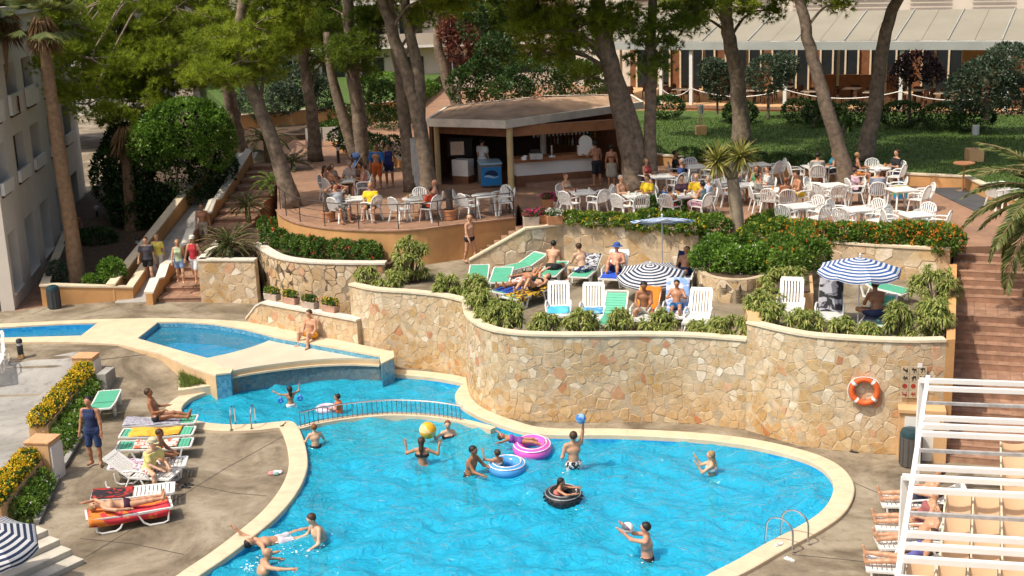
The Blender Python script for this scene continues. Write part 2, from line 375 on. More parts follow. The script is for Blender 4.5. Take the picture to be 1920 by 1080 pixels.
# water surface with real waves
WV = [(RNG.uniform(0.32, 1.9), RNG.uniform(0, math.pi * 2), RNG.uniform(0, 6.28)) for _ in range(46)]
def waves(x, y, k=1.0):
    z = np.zeros_like(x); wx = x + .22 * np.sin(1.3 * y + .7) + .15 * np.sin(2.3 * y + x); wy = y + .22 * np.sin(1.1 * x + 2.) + .12 * np.sin(2.9 * x - y)
    for lam, th, ph in WV:
        z += .0078 * lam * np.sin((wx * math.cos(th) + 1.35 * wy * math.sin(th)) * 6.283 / lam + ph)
    return z * k
def water(loop, z, h, k, name, m, pad=.06):
    lp = np.array(loop); x0, y0 = lp.min(0) - pad; x1, y1 = lp.max(0) + pad; big_ = offset(ccw(loop), -pad, True)
    xs = np.arange(x0, x1, h); ys = np.arange(y0, y1, h); Xg, Yg = np.meshgrid(xs, ys, indexing='ij')
    ins = np.zeros(Xg.shape, bool); bl = np.array(big_)
    for i in range(len(bl)):
        xa, ya = bl[i - 1]; xb, yb = bl[i]
        if ya == yb: continue
        c = ((ya > Yg) != (yb > Yg)) & (Xg < (xb - xa) * (Yg - ya) / (yb - ya) + xa); ins ^= c
    keep = ins[:-1, :-1] | ins[1:, :-1] | ins[:-1, 1:] | ins[1:, 1:]
    idx = -np.ones(Xg.shape, int); used = np.zeros(Xg.shape, bool)
    for a in (0, 1):
        for b in (0, 1): used[a:a + keep.shape[0], b:b + keep.shape[1]] |= keep
    idx[used] = np.arange(used.sum()); V = np.stack([Xg[used], Yg[used], z + waves(Xg[used], Yg[used], k)], 1)
    ii, jj = np.nonzero(keep); Fq = np.stack([idx[ii, jj], idx[ii + 1, jj], idx[ii + 1, jj + 1], idx[ii, jj + 1]], 1)
    me = bpy.data.meshes.new(name); me.from_pydata(V.tolist(), [], Fq.tolist()); me.materials.append(m); me.polygons.foreach_set('use_smooth', [True] * len(Fq))
    o = link(name, me); tag(o, kind='structure'); return o
ZW = -0.06
water(pool_loop, ZW, .06, 1.0, 'pool_water', M_WATER)
# --- upper coping and slab
mb = sheet(UO_loop, [LP_loop, U_loop], lambda x, y: ZU)
for lp, cl in ((UO_loop, True), (LP_loop, True), (U_loop[:8], False)): mb.strip([(p[0], p[1], ZU - .05) for p in lp], [(p[0], p[1], ZU) for p in lp], cl)
o = mb.build('upper_coping', M_COPE); tag(o, kind='structure')
mb = MB(); mb.strip([(p[0], p[1], -.2) for p in UO_loop], [(p[0], p[1], ZU - .05) for p in UO_loop], True); o = mb.build('coping_plinth', mat('plinth_plaster', (.60, .42, .24), .85, .12, 2)); tag(o, kind='structure')
arc_px = [(515, 631), (500, 640), (470, 651), (430, 662), (388, 671)]
arc = xy(spline(PP(arc_px, ZS), 5))
slab_loop = arc[::-1] + [] + xy(PP([(610, 650), (712, 669)], ZS)) + xy(weir)
o = sheet(ccw(slab_loop), [], lambda x, y: ZS).build('overflow_slab', M_SLAB); tag(o, kind='structure')
# lip of the slab and the mosaic weir wall under it
mb = MB(); wl2 = offset(weir, .05); wl3 = offset(weir, -.05)
front = wl2 if np.array(wl2)[:, 1].mean() < np.array(weir)[:, 1].mean() else wl3
mb.strip([(p[0], p[1], ZS - .05) for p in front], [(p[0], p[1], ZS + .004) for p in front]); mb.strip([(p[0], p[1], ZS + .004) for p in front], [(p[0], p[1], ZS + .004) for p in weir])
o = mb.build('weir_lip', M_COPE); tag(o, kind='structure')
mb = MB(); mb.strip([(p[0], p[1], zf0) for p in weir], [(p[0], p[1], ZS - .02) for p in weir]); o = mb.build('weir_wall', M_TILE2); tag(o, kind='structure')
# piers that close the weir at both ends
for k, (px, w) in enumerate([([(405, 704), (432, 701), (437, 693), (404, 690)], 0), ([(712, 668), (737, 660), (739, 672), (715, 684)], 0)]):
    q = xy(PP(px, ZU)); o = MB().prism(q, -.6, ZU - .004).build('weir_pier', M_TILE2); tag(o, kind='structure')
    cx = sum(p[0] for p in q) / 4; cy = sum(p[1] for p in q) / 4
    o = MB().prism([((p[0] - cx) * 1.05 + cx, (p[1] - cy) * 1.05 + cy) for p in q], ZU - .002, ZU + .045).build('pier_cap', M_COPE); tag(o, kind='structure')
# upper pool shells, floors, water
for lp, nm in ((xy(PP([(258, 634), (296, 604), (340, 603), (400, 607), (455, 616), (515, 631)], ZU)) + arc[1:] + xy(PP([(330, 655)], ZU)), 'upper'), (LP_loop, 'left')):
    w = ccw(lp); mb = MB(); mb.strip([(p[0], p[1], -.25) for p in w], [(p[0], p[1], ZU - .05 if nm == 'left' else ZS - .01) for p in w], True)
    o = mb.build('upper_pool_wall', M_TILE); tag(o, kind='structure')
    o = sheet(w, [], lambda x, y: -.1).build('upper_pool_floor', M_TILE); tag(o, kind='structure')
    water(w, .44, .12, .12, 'upper_pool_water', M_WATER2, .02)
mb = MB(); w = xy(PP([(330, 655), (258, 634), (296, 604), (340, 603), (400, 607), (455, 616), (515, 631), (610, 648), (712, 667)], ZU)); 
mb.strip([(p[0], p[1], -.1) for p in w], [(p[0], p[1], ZU - .05) for p in w]); o = mb.build('upper_pool_tiling', M_TILE2); tag(o, kind='structure')
# --- low divider with railing between the two lower basins
div_px = [(558, 802), (600, 791), (650, 783), (700, 778), (747, 776), (817, 780), (880, 791), (925, 803)]
dv = spline(PP(div_px, 0.02), 5); da = offset(dv, .11); db = offset(dv, -.11)
o = MB().prism(xy(da) + xy(db)[::-1], zf0, .02).build('pool_divider', M_COPE); tag(o, kind='structure')
M_STEEL = mat('rail_metal', (.16, .19, .23), .4, .1, 8, metal=.5)
M_CHROME = mat('chrome', (.62, .62, .62), .18, .05, 4, metal=1.0)
rl = dv[1:-6]; root = empty('pool_railing', rl[0], label='low curved metal railing on the divider between the two pool basins', cat='railing')
b0 = np.array(rl[0])
MB().tube([np.array(p) - b0 + (0, 0, .40) for p in rl], .020, 6).build('top_rail', M_CHROME, root, smooth=True)
MB().tube([np.array(p) - b0 + (0, 0, .05) for p in rl], .012, 6).build('bottom_rail', M_STEEL, root)
cum = np.cumsum([0] + [np.linalg.norm(np.array(a[:2]) - np.array(b[:2])) for a, b in zip(rl[1:], rl[:-1])])
bar_me = MB().cyl((0, 0, 0), .011, .4, 6).mesh('bar', M_STEEL)
for s in np.arange(0, cum[-1], .135):
    link('bar', bar_me, root, (np.interp(s, cum, [p[0] for p in rl]) - b0[0], np.interp(s, cum, [p[1] for p in rl]) - b0[1], 0.0))
# --- ladders
def ladder(a, b, inward, label, h=.62, reach=.62):
    a = np.array(a, float); b = np.array(b, float); n = np.array([inward[0], inward[1], 0.0]); n /= np.linalg.norm(n)
    root = empty('pool_ladder', a, label=label, cat='ladder')
    for q in (a, b):
        q0 = q - a; pts = [q0 + (0, 0, 0), q0 + (0, 0, h * .55)] + [q0 + n * (reach * .5 * (1 - math.cos(t))) + np.array((0, 0, h * .55 + .26 * math.sin(t))) for t in np.linspace(.25, math.pi - .35, 9)] + [q0 + n * reach * 1.02 + np.array((0, 0, .1)), q0 + n * reach * 1.06 + np.array((0, 0, -.9))]
        MB().tube(pts, .021, 8).build('handrail', M_CHROME, root, smooth=True); MB().cyl(tuple(q0), .045, .012, 10).build('flange', M_CHROME, root)
    for z in (-.3, -.6): MB().bar(n * reach * 1.05 + np.array((0, 0, z)), b - a + n * reach * 1.05 + np.array((0, 0, z)), .06, .03).build('rung', M_CHROME, root)
a = P(1486, 1030, ZC); b = P(1515, 1015, ZC); ladder(a, b, (-.75, .66), 'chrome ladder at the right edge of the big pool')
a = P(434, 806, ZC); b = P(472, 804, ZC); ladder(a, b, (0.02, 1), 'small chrome ladder into the shallow basin near the loungers', h=.55, reach=.5)
# --- pale concrete apron left of the planters, brick path by the apartment block
def apron(px, m, name, dz=.004):
    lp = ccw(xy([Pg(*q) for q in px])); x = [p[0] for p in lp]; 
    ex = [(a, b) for a in np.arange(min(x), max(x), 1.0) for b in np.arange(31, 39, .6) if inpoly((a, b), lp)]
    o = sheet(lp, [], lambda x, y: zground(x, y) + dz, extra=ex).build(name, m); tag(o, kind='structure'); return o
apron([(-150, 720), (-60, 690), (40, 686), (140, 660), (165, 665), (150, 700), (40, 850), (-160, 1000)], M_GREY, 'grey_path')
# ================================================================ terraces and walls
M_PLASTER = mat('orange_plaster', (.55, .30, .12), .85, .14, 1.3, .15, 60)
M_PLASTER2 = mat('pale_orange_plaster', (.62, .38, .19), .85, .10, 1.6, .15, 60)
M_CREAM = mat('cream_coping', (.66, .56, .40), .75, .12, 3, .2, 60)
M_WHITECOPE = mat('white_coping', (.68, .62, .52), .7, .15, 3, .2, 60)
M_MORTAR = mat('mortar', (.48, .385, .26), .9, .25, 3.0, .8, 30)
M_TERRA = mat('terracotta', (.32, .185, .12), .7, .28, 4, .2, 50, objvar=.14)
M_SOIL = mat('soil', (.085, .055, .035), .95, .4, 5, .8, 20)
M_WHITE = mat('white_paint', (.78, .77, .74), .4, .04, 3)
def brick_mat(name, c1, c2, mortar, s):
    m, nt, b = new_mat(name); L = nt.links.new; geo = N(nt, 'ShaderNodeNewGeometry'); br = N(nt, 'ShaderNodeTexBrick', Scale=s)
    br.inputs['Color1'].default_value = rgba(c1); br.inputs['Color2'].default_value = rgba(c2); br.inputs['Mortar'].default_value = rgba(mortar)
    br.inputs['Mortar Size'].default_value = .012; br.inputs['Brick Width'].default_value = .33; br.inputs['Row Height'].default_value = .33; br.offset = 0
    L(geo.outputs['Position'], br.inputs['Vector']); n = N(nt, 'ShaderNodeTexNoise', Scale=.7, Detail=7, Roughness=.7); L(geo.outputs['Position'], n.inputs['Vector'])
    r2 = ramp(nt, [(.3, (.72, .72, .72)), (.7, (1.2, 1.18, 1.12))]); L(n.outputs[0], r2.inputs[0])
    mx = N(nt, 'ShaderNodeMix', _data_type='RGBA', _blend_type='MULTIPLY'); mx.inputs[0].default_value = 1
    L(br.outputs[0], mx.inputs[6]); L(r2.outputs[0], mx.inputs[7]); L(mx.outputs[2], b.inputs['Base Color']); b.inputs['Roughness'].default_value = .7; return m
M_PAVE = brick_mat('terrace_tiles', (.29, .165, .105), (.335, .19, .12), (.24, .155, .105), 1.0)
def stone_mat(name, stops):
    m, nt, b = new_mat(name); L = nt.links.new; geo = N(nt, 'ShaderNodeNewGeometry')
    at = N(nt, 'ShaderNodeAttribute', _attribute_name='rnd'); rp = ramp(nt, stops, 'CONSTANT'); L(at.outputs['Fac'], rp.inputs[0])
    n1 = N(nt, 'ShaderNodeTexNoise', Scale=7, Detail=8, Roughness=.7); n2 = N(nt, 'ShaderNodeTexNoise', Scale=1.0, Detail=6, Roughness=.6); n3 = N(nt, 'ShaderNodeTexNoise', Scale=26, Detail=5)
    for n in (n1, n2, n3): L(geo.outputs['Position'], n.inputs['Vector'])
    r2 = ramp(nt, [(.25, (.72, .67, .60)), (.5, (1, .98, .95)), (.75, (1.14, 1.13, 1.1))]); L(n1.outputs[0], r2.inputs[0])
    r3 = ramp(nt, [(.35, (.86, .74, .55)), (.6, (1.06, 1.03, 1.0))]); L(n2.outputs[0], r3.inputs[0])
    a = N(nt, 'ShaderNodeMix', _data_type='RGBA', _blend_type='MULTIPLY'); a.inputs[0].default_value = 1; L(rp.outputs[0], a.inputs[6]); L(r2.outputs[0], a.inputs[7])
    c = N(nt, 'ShaderNodeMix', _data_type='RGBA', _blend_type='MULTIPLY'); c.inputs[0].default_value = 1; L(a.outputs[2], c.inputs[6]); L(r3.outputs[0], c.inputs[7])
    sx = N(nt, 'ShaderNodeSeparateXYZ'); L(geo.outputs['Position'], sx.inputs[0]); ad = N(nt, 'ShaderNodeMath', _operation='MULTIPLY_ADD'); ad.inputs[1].default_value = 1.6; L(n2.outputs[0], ad.inputs[0]); L(sx.outputs[2], ad.inputs[2])
    r4 = ramp(nt, [(.26, (.98, .87, .68)), (.60, (1, 1, 1))]); mr = N(nt, 'ShaderNodeMapRange'); mr.inputs[1].default_value = .3; mr.inputs[2].default_value = 3.0; L(ad.outputs[0], mr.inputs[0]); L(mr.outputs[0], r4.inputs[0])
    e = N(nt, 'ShaderNodeMix', _data_type='RGBA', _blend_type='MULTIPLY'); e.inputs[0].default_value = 1; L(c.outputs[2], e.inputs[6]); L(r4.outputs[0], e.inputs[7])
    L(e.outputs[2], b.inputs['Base Color']); b.inputs['Roughness'].default_value = .85; b.inputs['Specular IOR Level'].default_value = .2
    bp = N(nt, 'ShaderNodeBump', Strength=.55, Distance=.02); L(n3.outputs[0], bp.inputs['Height']); L(bp.outputs[0], b.inputs['Normal']); return m
M_STONE = stone_mat('wall_stone', [(0, (.55, .45, .32)), (.16, (.58, .485, .355)), (.34, (.52, .41, .28)), (.46, (.60, .51, .385)), (.6, (.54, .43, .295)), (.7, (.50, .37, .21)), (.76, (.64, .58, .48)), (.84, (.56, .45, .33)), (.91, (.55, .36, .245)), (.95, (.50, .27, .165)), (.965, (.69, .65, .57))])
def voronoi(L, zlo, zhi, cell, rng):
    """jittered stone outlines in (s, z), clipped to the wall face"""
    pts = []; ny = max(1, int(round((zhi - zlo) / cell))); nx = max(1, int(round(L / cell)))
    for j in range(-2, ny + 2):
        for i in range(-2, nx + 2):
            if rng.random() < .34: continue
            pts.append(((i + .5 + .5 * (j % 2) + rng.uniform(-.48, .48)) * cell * L / (nx * cell), zlo + (j + .5 + rng.uniform(-.42, .42)) * (zhi - zlo) / ny))
    pts = np.array(pts); out = []
    for k, p in enumerate(pts):
        if not (-cell < p[0] < L + cell): continue
        poly = [p + np.array(q) * cell * 1.1 for q in ((-1, -1), (1, -1), (1, 1), (-1, 1))]; d2 = ((pts - p) ** 2).sum(1); gap = .004 + .022 * rng.random() ** 3
        for j in np.argsort(d2)[1:16]:
            q = pts[j]; n = q - p; dd = math.sqrt(d2[j]); n = n / dd; lim = dd / 2 - gap; poly = clip(poly, p, n, lim)
            if len(poly) < 3: break
        if len(poly) >= 3: out.append((p, poly))
    return out
def clip(poly, p, n, lim):
    res = []; m = len(poly)
    for i in range(m):
        a, b = poly[i - 1], poly[i]; da = (a - p) @ n - lim; db = (b - p) @ n - lim
        if (da <= 0) != (db <= 0): res.append(a + (b - a) * da / (da - db))
        if db <= 0: res.append(b)
    return res
def stone_wall(name, plan, zb, zt, label, cell=.32, thick=.34, seed=1, side=1, cope=None, cope_w=.36, core=True, maxn=290, cat='wall', parent=None):
    """a wall along a plan polyline; zb / zt are numbers or functions of the distance s; the face lies to the left (side=1) or right (-1)"""
    rng = np.random.default_rng(seed); pl = np.array([p[:2] for p in plan], float); seg = np.linalg.norm(np.diff(pl, axis=0), axis=1); cum = np.r_[0, np.cumsum(seg)]; L = cum[-1]
    fb = zb if callable(zb) else (lambda s: zb); ft = zt if callable(zt) else (lambda s: zt)
    tang = np.gradient(pl, cum, axis=0); tang /= np.linalg.norm(tang, axis=1)[:, None]; nor = np.stack([-tang[:, 1], tang[:, 0]], 1) * side
    def at(s, z, d):
        i = np.array([np.interp(s, cum, pl[:, 0]), np.interp(s, cum, pl[:, 1])]); n = np.array([np.interp(s, cum, nor[:, 0]), np.interp(s, cum, nor[:, 1])]); n /= np.linalg.norm(n) + 1e-9
        return (i[0] + n[0] * d - o0[0], i[1] + n[1] * d - o0[1], z - o0[2])
    o0 = np.array([pl[0][0], pl[0][1], fb(0)])
    root = empty(name, o0, label=label, cat=cat)
    ss = np.unique(np.r_[np.linspace(0, L, max(2, int(L / .25))), cum])
    mb = MB(); F_ = [at(s, fb(s), 0) for s in ss]; G = [at(s, ft(s), 0) for s in ss]; Hh = [at(s, ft(s), -thick) for s in ss]; K = [at(s, fb(s), -thick) for s in ss]
    for a, b in ((F_, G), (G, Hh), (Hh, K)): (mb.strip(a, b) if side < 0 else mb.strip(b, a))
    for k in (0, -1): mb.add([F_[k], G[k], Hh[k], K[k]], [(0, 1, 2, 3)])
    mb.build('mortar_core', M_MORTAR, root)
    if cope:
        c0 = [at(s, ft(s) + .002, .04) for s in ss]; c1 = [at(s, ft(s) + .062, .04) for s in ss]; c2 = [at(s, ft(s) + .062, .04 - cope_w) for s in ss]; c3 = [at(s, ft(s) + .002, .04 - cope_w) for s in ss]
        mb = MB()
        for a, b in ((c0, c1), (c1, c2), (c2, c3), (c3, c0)): (mb.strip(a, b) if side < 0 else mb.strip(b, a))
        for k in (0, -1): mb.add([c0[k], c1[k], c2[k], c3[k]], [(0, 1, 2, 3)])
        mb.build('coping', cope, root)
    zlo = min(fb(s) for s in ss); zhi = max(ft(s) for s in ss); st = []
    for p, poly in voronoi(L, zlo, zhi, cell, rng):
        c = np.mean(poly, axis=0)
        if not (0 <= c[0] <= L): continue
        lo, hi = fb(c[0]) + .01, ft(c[0]) - .035
        for n, lim, q in ((np.array((0, 1.)), 0, np.array((0, hi))), (np.array((0, -1.)), 0, np.array((0, lo))), (np.array((1., 0)), 0, np.array((L - .01, 0))), (np.array((-1., 0)), 0, np.array((.01, 0)))):
            poly = clip(poly, q, n, lim)
            if len(poly) < 3: break
        if len(poly) < 3: continue
        A = abs(area(poly))
        if A < .004 or rng.random() < .05: continue
        q = []; m = len(poly)
        for i in range(m): a, b = poly[i], poly[(i + 1) % m]; q += [a * .93 + b * .07 + rng.normal(0, .006, 2), a * .07 + b * .93 + rng.normal(0, .006, 2)]
        st.append((A, ccw(q)))
    st.sort(key=lambda t: -t[0]); rest = MB()
    for k, (A, q) in enumerate(st):
        mb = MB() if k < maxn else rest; n = len(q); c = np.mean(q, axis=0); h = rng.uniform(.002, .011); h2 = h * rng.uniform(.85, 1.15); r = float(rng.random())
        tilt = rng.uniform(-.05, .05, 2)
        vs = [at(a[0], a[1], -.006) for a in q] + [at(a[0], a[1], h * .7) for a in [c + (a - c) * .96 for a in q]] + [at(*(c + (a - c) * .9), h + float((a - c) @ tilt)) for a in q] + [at(c[0], c[1], h2)]
        fs = []
        for i in range(n):
            j = (i + 1) % n; fs += [(i, j, n + j, n + i), (n + i, n + j, 2 * n + j, 2 * n + i), (2 * n + i, 2 * n + j, 3 * n)]
        if side < 0: fs = [f[::-1] for f in fs]
        fs = [f[::-1] for f in fs]
        mb.add(vs, fs, r)
        if k < maxn: mb.build('stone', M_STONE, root)
    if rest.v: tag(rest.build('stones', M_STONE, root), kind='stuff')
    return root
# ---- plan lines
top2 = [p[:2] for p in PP([(1395, 592), (1412, 604), (1440, 617), (1500, 629), (1600, 638), (1700, 641), (1774, 640)], Z_PAR2)]
W2B_plan = spline([p[:2] for p in PP([(868, 566), (873, 590), (888, 606), (915, 619), (950, 626), (1000, 630), (1100, 631), (1200, 630), (1300, 632), (1400, 640)], Z_PAR)], 4)
W2C_plan = spline([W2B_plan[-1]] + [p[:2] for p in PP([(1500, 629), (1600, 638), (1700, 642), (1774, 641)], Z_PAR2)], 4)
W2A_plan = spline([p[:2] for p in PP([(655, 535), (700, 545), (770, 550), (830, 557), (868, 566)], Z_PAR)], 4)
W3_a, W3_b = P(462, 603, ZU)[:2], P(672, 645, ZU)[:2]
W1_plan = spline([p[:2] for p in PP([(476, 458), (490, 470), (520, 485), (570, 493), (650, 496), (722, 496)], 2.24)], 4)
# ---- solid fills (the levels people walk on)
orange_px = [(520, 393), (530, 405), (560, 418), (620, 428), (700, 432), (780, 430), (860, 420), (966, 408)]
OR = spline([p[:2] for p in PP(orange_px, Z_BAR)], 4)
W5_px = [(1056, 420), (1180, 424), (1310, 436)]
W5_plan = [p[:2] for p in PP(W5_px, Z_BAR + .1)]
W4b = [P(985, 428, Z_BAR + .1)[:2], W5_plan[0]]
W7_plan = spline([p[:2] for p in PP([(1500, 452), (1560, 456), (1640, 462), (1782, 470)], Z_BAR + .1)], 3)
ST_A = P(1789, 463, Z_BAR)[:2]; ST_B = P(1772, 866, 0)[:2]
def poly_fill(loop, z0, z1, name, m):
    o = MB().prism(ccw(xy(loop)), z0, z1).build(name, m); tag(o, kind='structure'); return o
# sun terrace floors
sun_loop = [W2A_plan[-2]] + list(offset(W2B_plan, .15 if True else 0)) + [P(1400, 572, Z_SUN)[:2], W5_plan[2] + np.array([.6, 0]), W5_plan[1] + np.array([0, .2]), W5_plan[0] + np.array([0, .2]), P(985, 428, Z_BAR)[:2] + np.array([0, .3]), OR[-1] + np.array([0, 2.0]), OR[-4], OR[-10], W1_plan[-1] + np.array([.2, .1]), W2A_plan[0]] + list(offset(W2A_plan, .15))[1:-2]
poly_fill(sun_loop, -.4, Z_SUN, 'sun_terrace_floor', M_DECK)
fl = list(offset(W2C_plan, .15))
poly_fill([fl[0]] + fl[1:] + [W7_plan[-1] + np.array([0, .15])] + [W7_plan[i] + np.array([0, .15]) for i in (-4, -7, 0)] + [P(1420, 556, Z_SUN2)[:2]], -.4, Z_SUN2, 'upper_sun_terrace_floor', M_DECK)
# bar terrace: one big level
ax_st = (ST_B - ST_A) / np.linalg.norm(ST_B - ST_A)
bar_loop = [p for p in OR] + [OR[-1] + np.array([.12, 2.6]), P(985, 428, Z_BAR)[:2] + np.array([.1, 1.6]), P(985, 428, Z_BAR)[:2] + np.array([.05, .02])] + [p + np.array([0, .12]) for p in W5_plan] + [P(1420, 446, Z_BAR)[:2]] + [p + np.array([0, .12]) for p in W7_plan] + [ST_A, ST_A + np.array([9, -.6]), ST_A + np.array([14, 60]), np.array([-9.2, 100]), P(520, 296, Z_BAR)[:2] + np.array([-.4, 3]), P(520, 300, Z_BAR)[:2]]
bt = poly_fill(bar_loop, .3, Z_BAR, 'bar_terrace', M_PAVE)
# curved orange retaining wall under the terrace edge
root = empty('retaining_wall', (OR[0][0], OR[0][1], 1.9), label='curved orange plaster wall under the railing of the bar terrace', cat='wall')
o0 = np.array([OR[0][0], OR[0][1], 1.9]); fr = offset(OR, -.03); bk = offset(OR, .25)
if np.mean(fr, 0)[1] > np.mean(OR, 0)[1]: fr, bk = offset(OR, .03), offset(OR, -.25)
mb = MB(); mb.strip([(p[0] - o0[0], p[1] - o0[1], 0) for p in fr], [(p[0] - o0[0], p[1] - o0[1], Z_BAR - .03 - 1.9) for p in fr]); mb.build('plaster_face', M_PLASTER, root)
fr2 = [np.array(a) + (np.array(a) - np.array(b)) * .14 for a, b in zip(fr, bk)]
mb = MB(); z1 = Z_BAR - 1.9
for a, b, za, zb_ in ((fr2, fr2, z1 - .03, z1 + .012), (fr2, bk, z1 + .012, z1 + .012), (fr2, fr, z1 - .03, z1 - .03)): mb.strip([(p[0] - o0[0], p[1] - o0[1], za) for p in a], [(p[0] - o0[0], p[1] - o0[1], zb_) for p in b])
mb.build('brick_edging', M_TERRA, root)
# ---- stone walls
stone_wall('stone_wall', W2B_plan, 0.0, Z_PAR, 'long curved rubble stone wall behind the big pool', .185, .38, 11, -1, M_CREAM, .30)
stone_wall('stone_wall', W2C_plan, 0.0, Z_PAR2, 'higher rubble stone wall with the life ring, ending at the tiled stairs', .185, .38, 12, -1, M_CREAM, .30)
stone_wall('stone_wall', W2A_plan, 0.0, Z_PAR, 'set-back rubble stone wall between the flower boxes and the curved wall', .185, .38, 13, -1, M_CREAM, .30)
w3l = float(np.linalg.norm(W3_b - W3_a))
stone_wall('stone_wall', [W3_a, W3_a + (W3_b - W3_a) * .3, W3_a + (W3_b - W3_a) * .65, W3_b], ZU - .05, lambda s: ZU + min(.72, .08 + s * .95), 'low stone wall with flower boxes on top beside the upper pool', .215, .5, 14, -1, M_WHITECOPE, .34)
stone_wall('stone_wall', W1_plan, Z_PLAZA - .05, 2.24, 'curved stone planter wall below the red rose bed', .25, .36, 15, -1, M_WHITECOPE, .4)
cy_a = P(378, 567, Z_PLAZA)[:2]; cy_b = P(484, 568, Z_PLAZA)[:2]
stone_wall('stone_wall', [cy_a, (cy_a + cy_b) / 2, cy_b], Z_PLAZA - .05, Z_PLAZA + 1.5, 'square stone planter wall below the sago palm by the left stairs', .25, .3, 16, -1, M_WHITECOPE, .34)
stone_wall('stone_wall', [cy_a + np.array([.0, 3.2]), cy_a + np.array([0, 1.6]), cy_a + np.array([0, .02])], Z_PLAZA - .05, Z_PLAZA + 1.5, 'side of the stone planter facing the left stairs', .34, .3, 26, -1, M_WHITECOPE, .34)
# wall with sloping coping beside the small stair, then the planter wall of the terrace
sl_a = P(880, 490, 2.25)[:2]; sl_b = P(985, 428, Z_BAR + .1)[:2]; sll = float(np.linalg.norm(sl_b - sl_a))
stone_wall('stone_wall', [sl_a, sl_a * .66 + sl_b * .34, sl_a * .33 + sl_b * .67, sl_b], Z_SUN - .05, lambda s: 2.25 + (Z_BAR + .05 - 2.25) * s / sll, 'stone stair wall with a sloping pale coping above the sun terrace', .34, .22, 17, -1, M_CREAM, .26)
stone_wall('stone_wall', [W4b[0], (W4b[0] + W4b[1]) / 2, W4b[1]], Z_SUN - .05, Z_BAR + .05, 'short level stone wall under the pink flower pots', .34, .22, 18, -1, M_CREAM, .26)
stone_wall('stone_wall', spline(W5_plan, 4), Z_SUN - .05, Z_BAR + .1, 'tall stone wall behind the green loungers on the sun terrace', .34, .25, 19, -1, M_CREAM, .26)
stone_wall('stone_wall', W7_plan, Z_SUN2 - .05, Z_BAR + .1, 'stone planter wall behind the blue striped parasol', .34, .25, 20, -1, M_CREAM, .26)
PL6 = spline([p[:2] for p in PP([(1306, 545), (1318, 558), (1350, 567), (1400, 569), (1440, 560)], Z_SUN)], 4)
stone_wall('stone_wall', PL6, Z_SUN - .05, Z_SUN + .72, 'low rounded stone planter full of green shrubs on the sun terrace', .32, .2, 21, -1, None)
poly_fill(list(PL6) + [W7_plan[0] + np.array([0, .2]), W5_plan[2] + np.array([0, .2])], Z_SUN - .1, Z_SUN + .68, 'planter_soil', M_SOIL)
# small stair between the orange wall and the sloping coping
root = empty('small_staircase', (sl_a[0], sl_a[1], Z_SUN), math.atan2(*(sl_b - sl_a)[::-1]), 'small terracotta stair behind the sloping stone wall', 'stairs')
for k in range(8): MB().box((.1 + (sll + .1) * (k + .5) / 8, .95, (Z_BAR - Z_SUN) * (k + 1) / 8 / 2 - .1), ((sll + .1) / 8, 1.45, (Z_BAR - Z_SUN) * (k + 1) / 8 + .2 - .01 * (k == 7))).build('step', M_TERRA, root)
# plaster end of the higher wall
e0 = np.array(W2C_plan[0]); e1 = e0 + np.array([.22, 1.5])
root = empty('planter_end_wall', (e0[0], e0[1], Z_SUN), label='pale orange plaster end wall between the two sun terraces', cat='wall')
q = [e0, e0 + np.array([.12, .5]), e1, e1 + np.array([.3, -.05]), e0 + np.array([.45, .25]), e0 + np.array([.32, -.14])]
MB().prism(xy([p - e0 for p in q]), 0, Z_PAR2 + .064 - Z_SUN).build('plaster_block', M_PLASTER2, root, bevel=.02)
q = PP([(1440, 592), (1452, 585), (1462, 553), (1522, 545), (1525, 585)], Z_SUN2)
root = empty('planter_box', q[0], label='orange plaster planter box beside the white deck chair', cat='planter')
MB().prism(xy([p - q[0] for p in q]), 0, .55).build('plaster_block', M_PLASTER2, root, bevel=.02); MB().prism(xy([(p - q[0]) * .9 + np.array([.03, .03, 0]) for p in q]), .5, .56).build('soil', M_SOIL, root)
# soils
poly_fill(list(W1_plan) + [p for p in OR[::-1] if p[0] < W1_plan[-1][0] + .4] + [P(484, 440, 2.2)[:2]], Z_PLAZA, 2.17, 'rose_bed_soil', M_SOIL)
poly_fill([cy_a + np.array([.05, .1]), cy_b + np.array([0, .1]), np.array(W1_plan[0]) + np.array([0, .1]), OR[0], cy_a + np.array([.9, 6.5]), cy_a + np.array([.1, 3.2])], Z_PLAZA, Z_PLAZA + 1.44, 'sago_bed_soil', M_SOIL)
# strip of soil behind the parapet for the hanging plants
for pl, zz in ((W2B_plan, Z_PAR - .12), (W2C_plan, Z_PAR2 - .12), (W2A_plan, Z_PAR - .12)):
    a = offset(pl, .05); b = offset(pl, .48); poly_fill(list(a) + list(b)[::-1], 1.5, zz, 'planter_soil', M_SOIL)
    c = offset(pl, .49); d_ = offset(pl, .56); poly_fill(list(c) + list(d_)[::-1], 1.5, zz + .06, 'planter_kerb', M_PLASTER2)
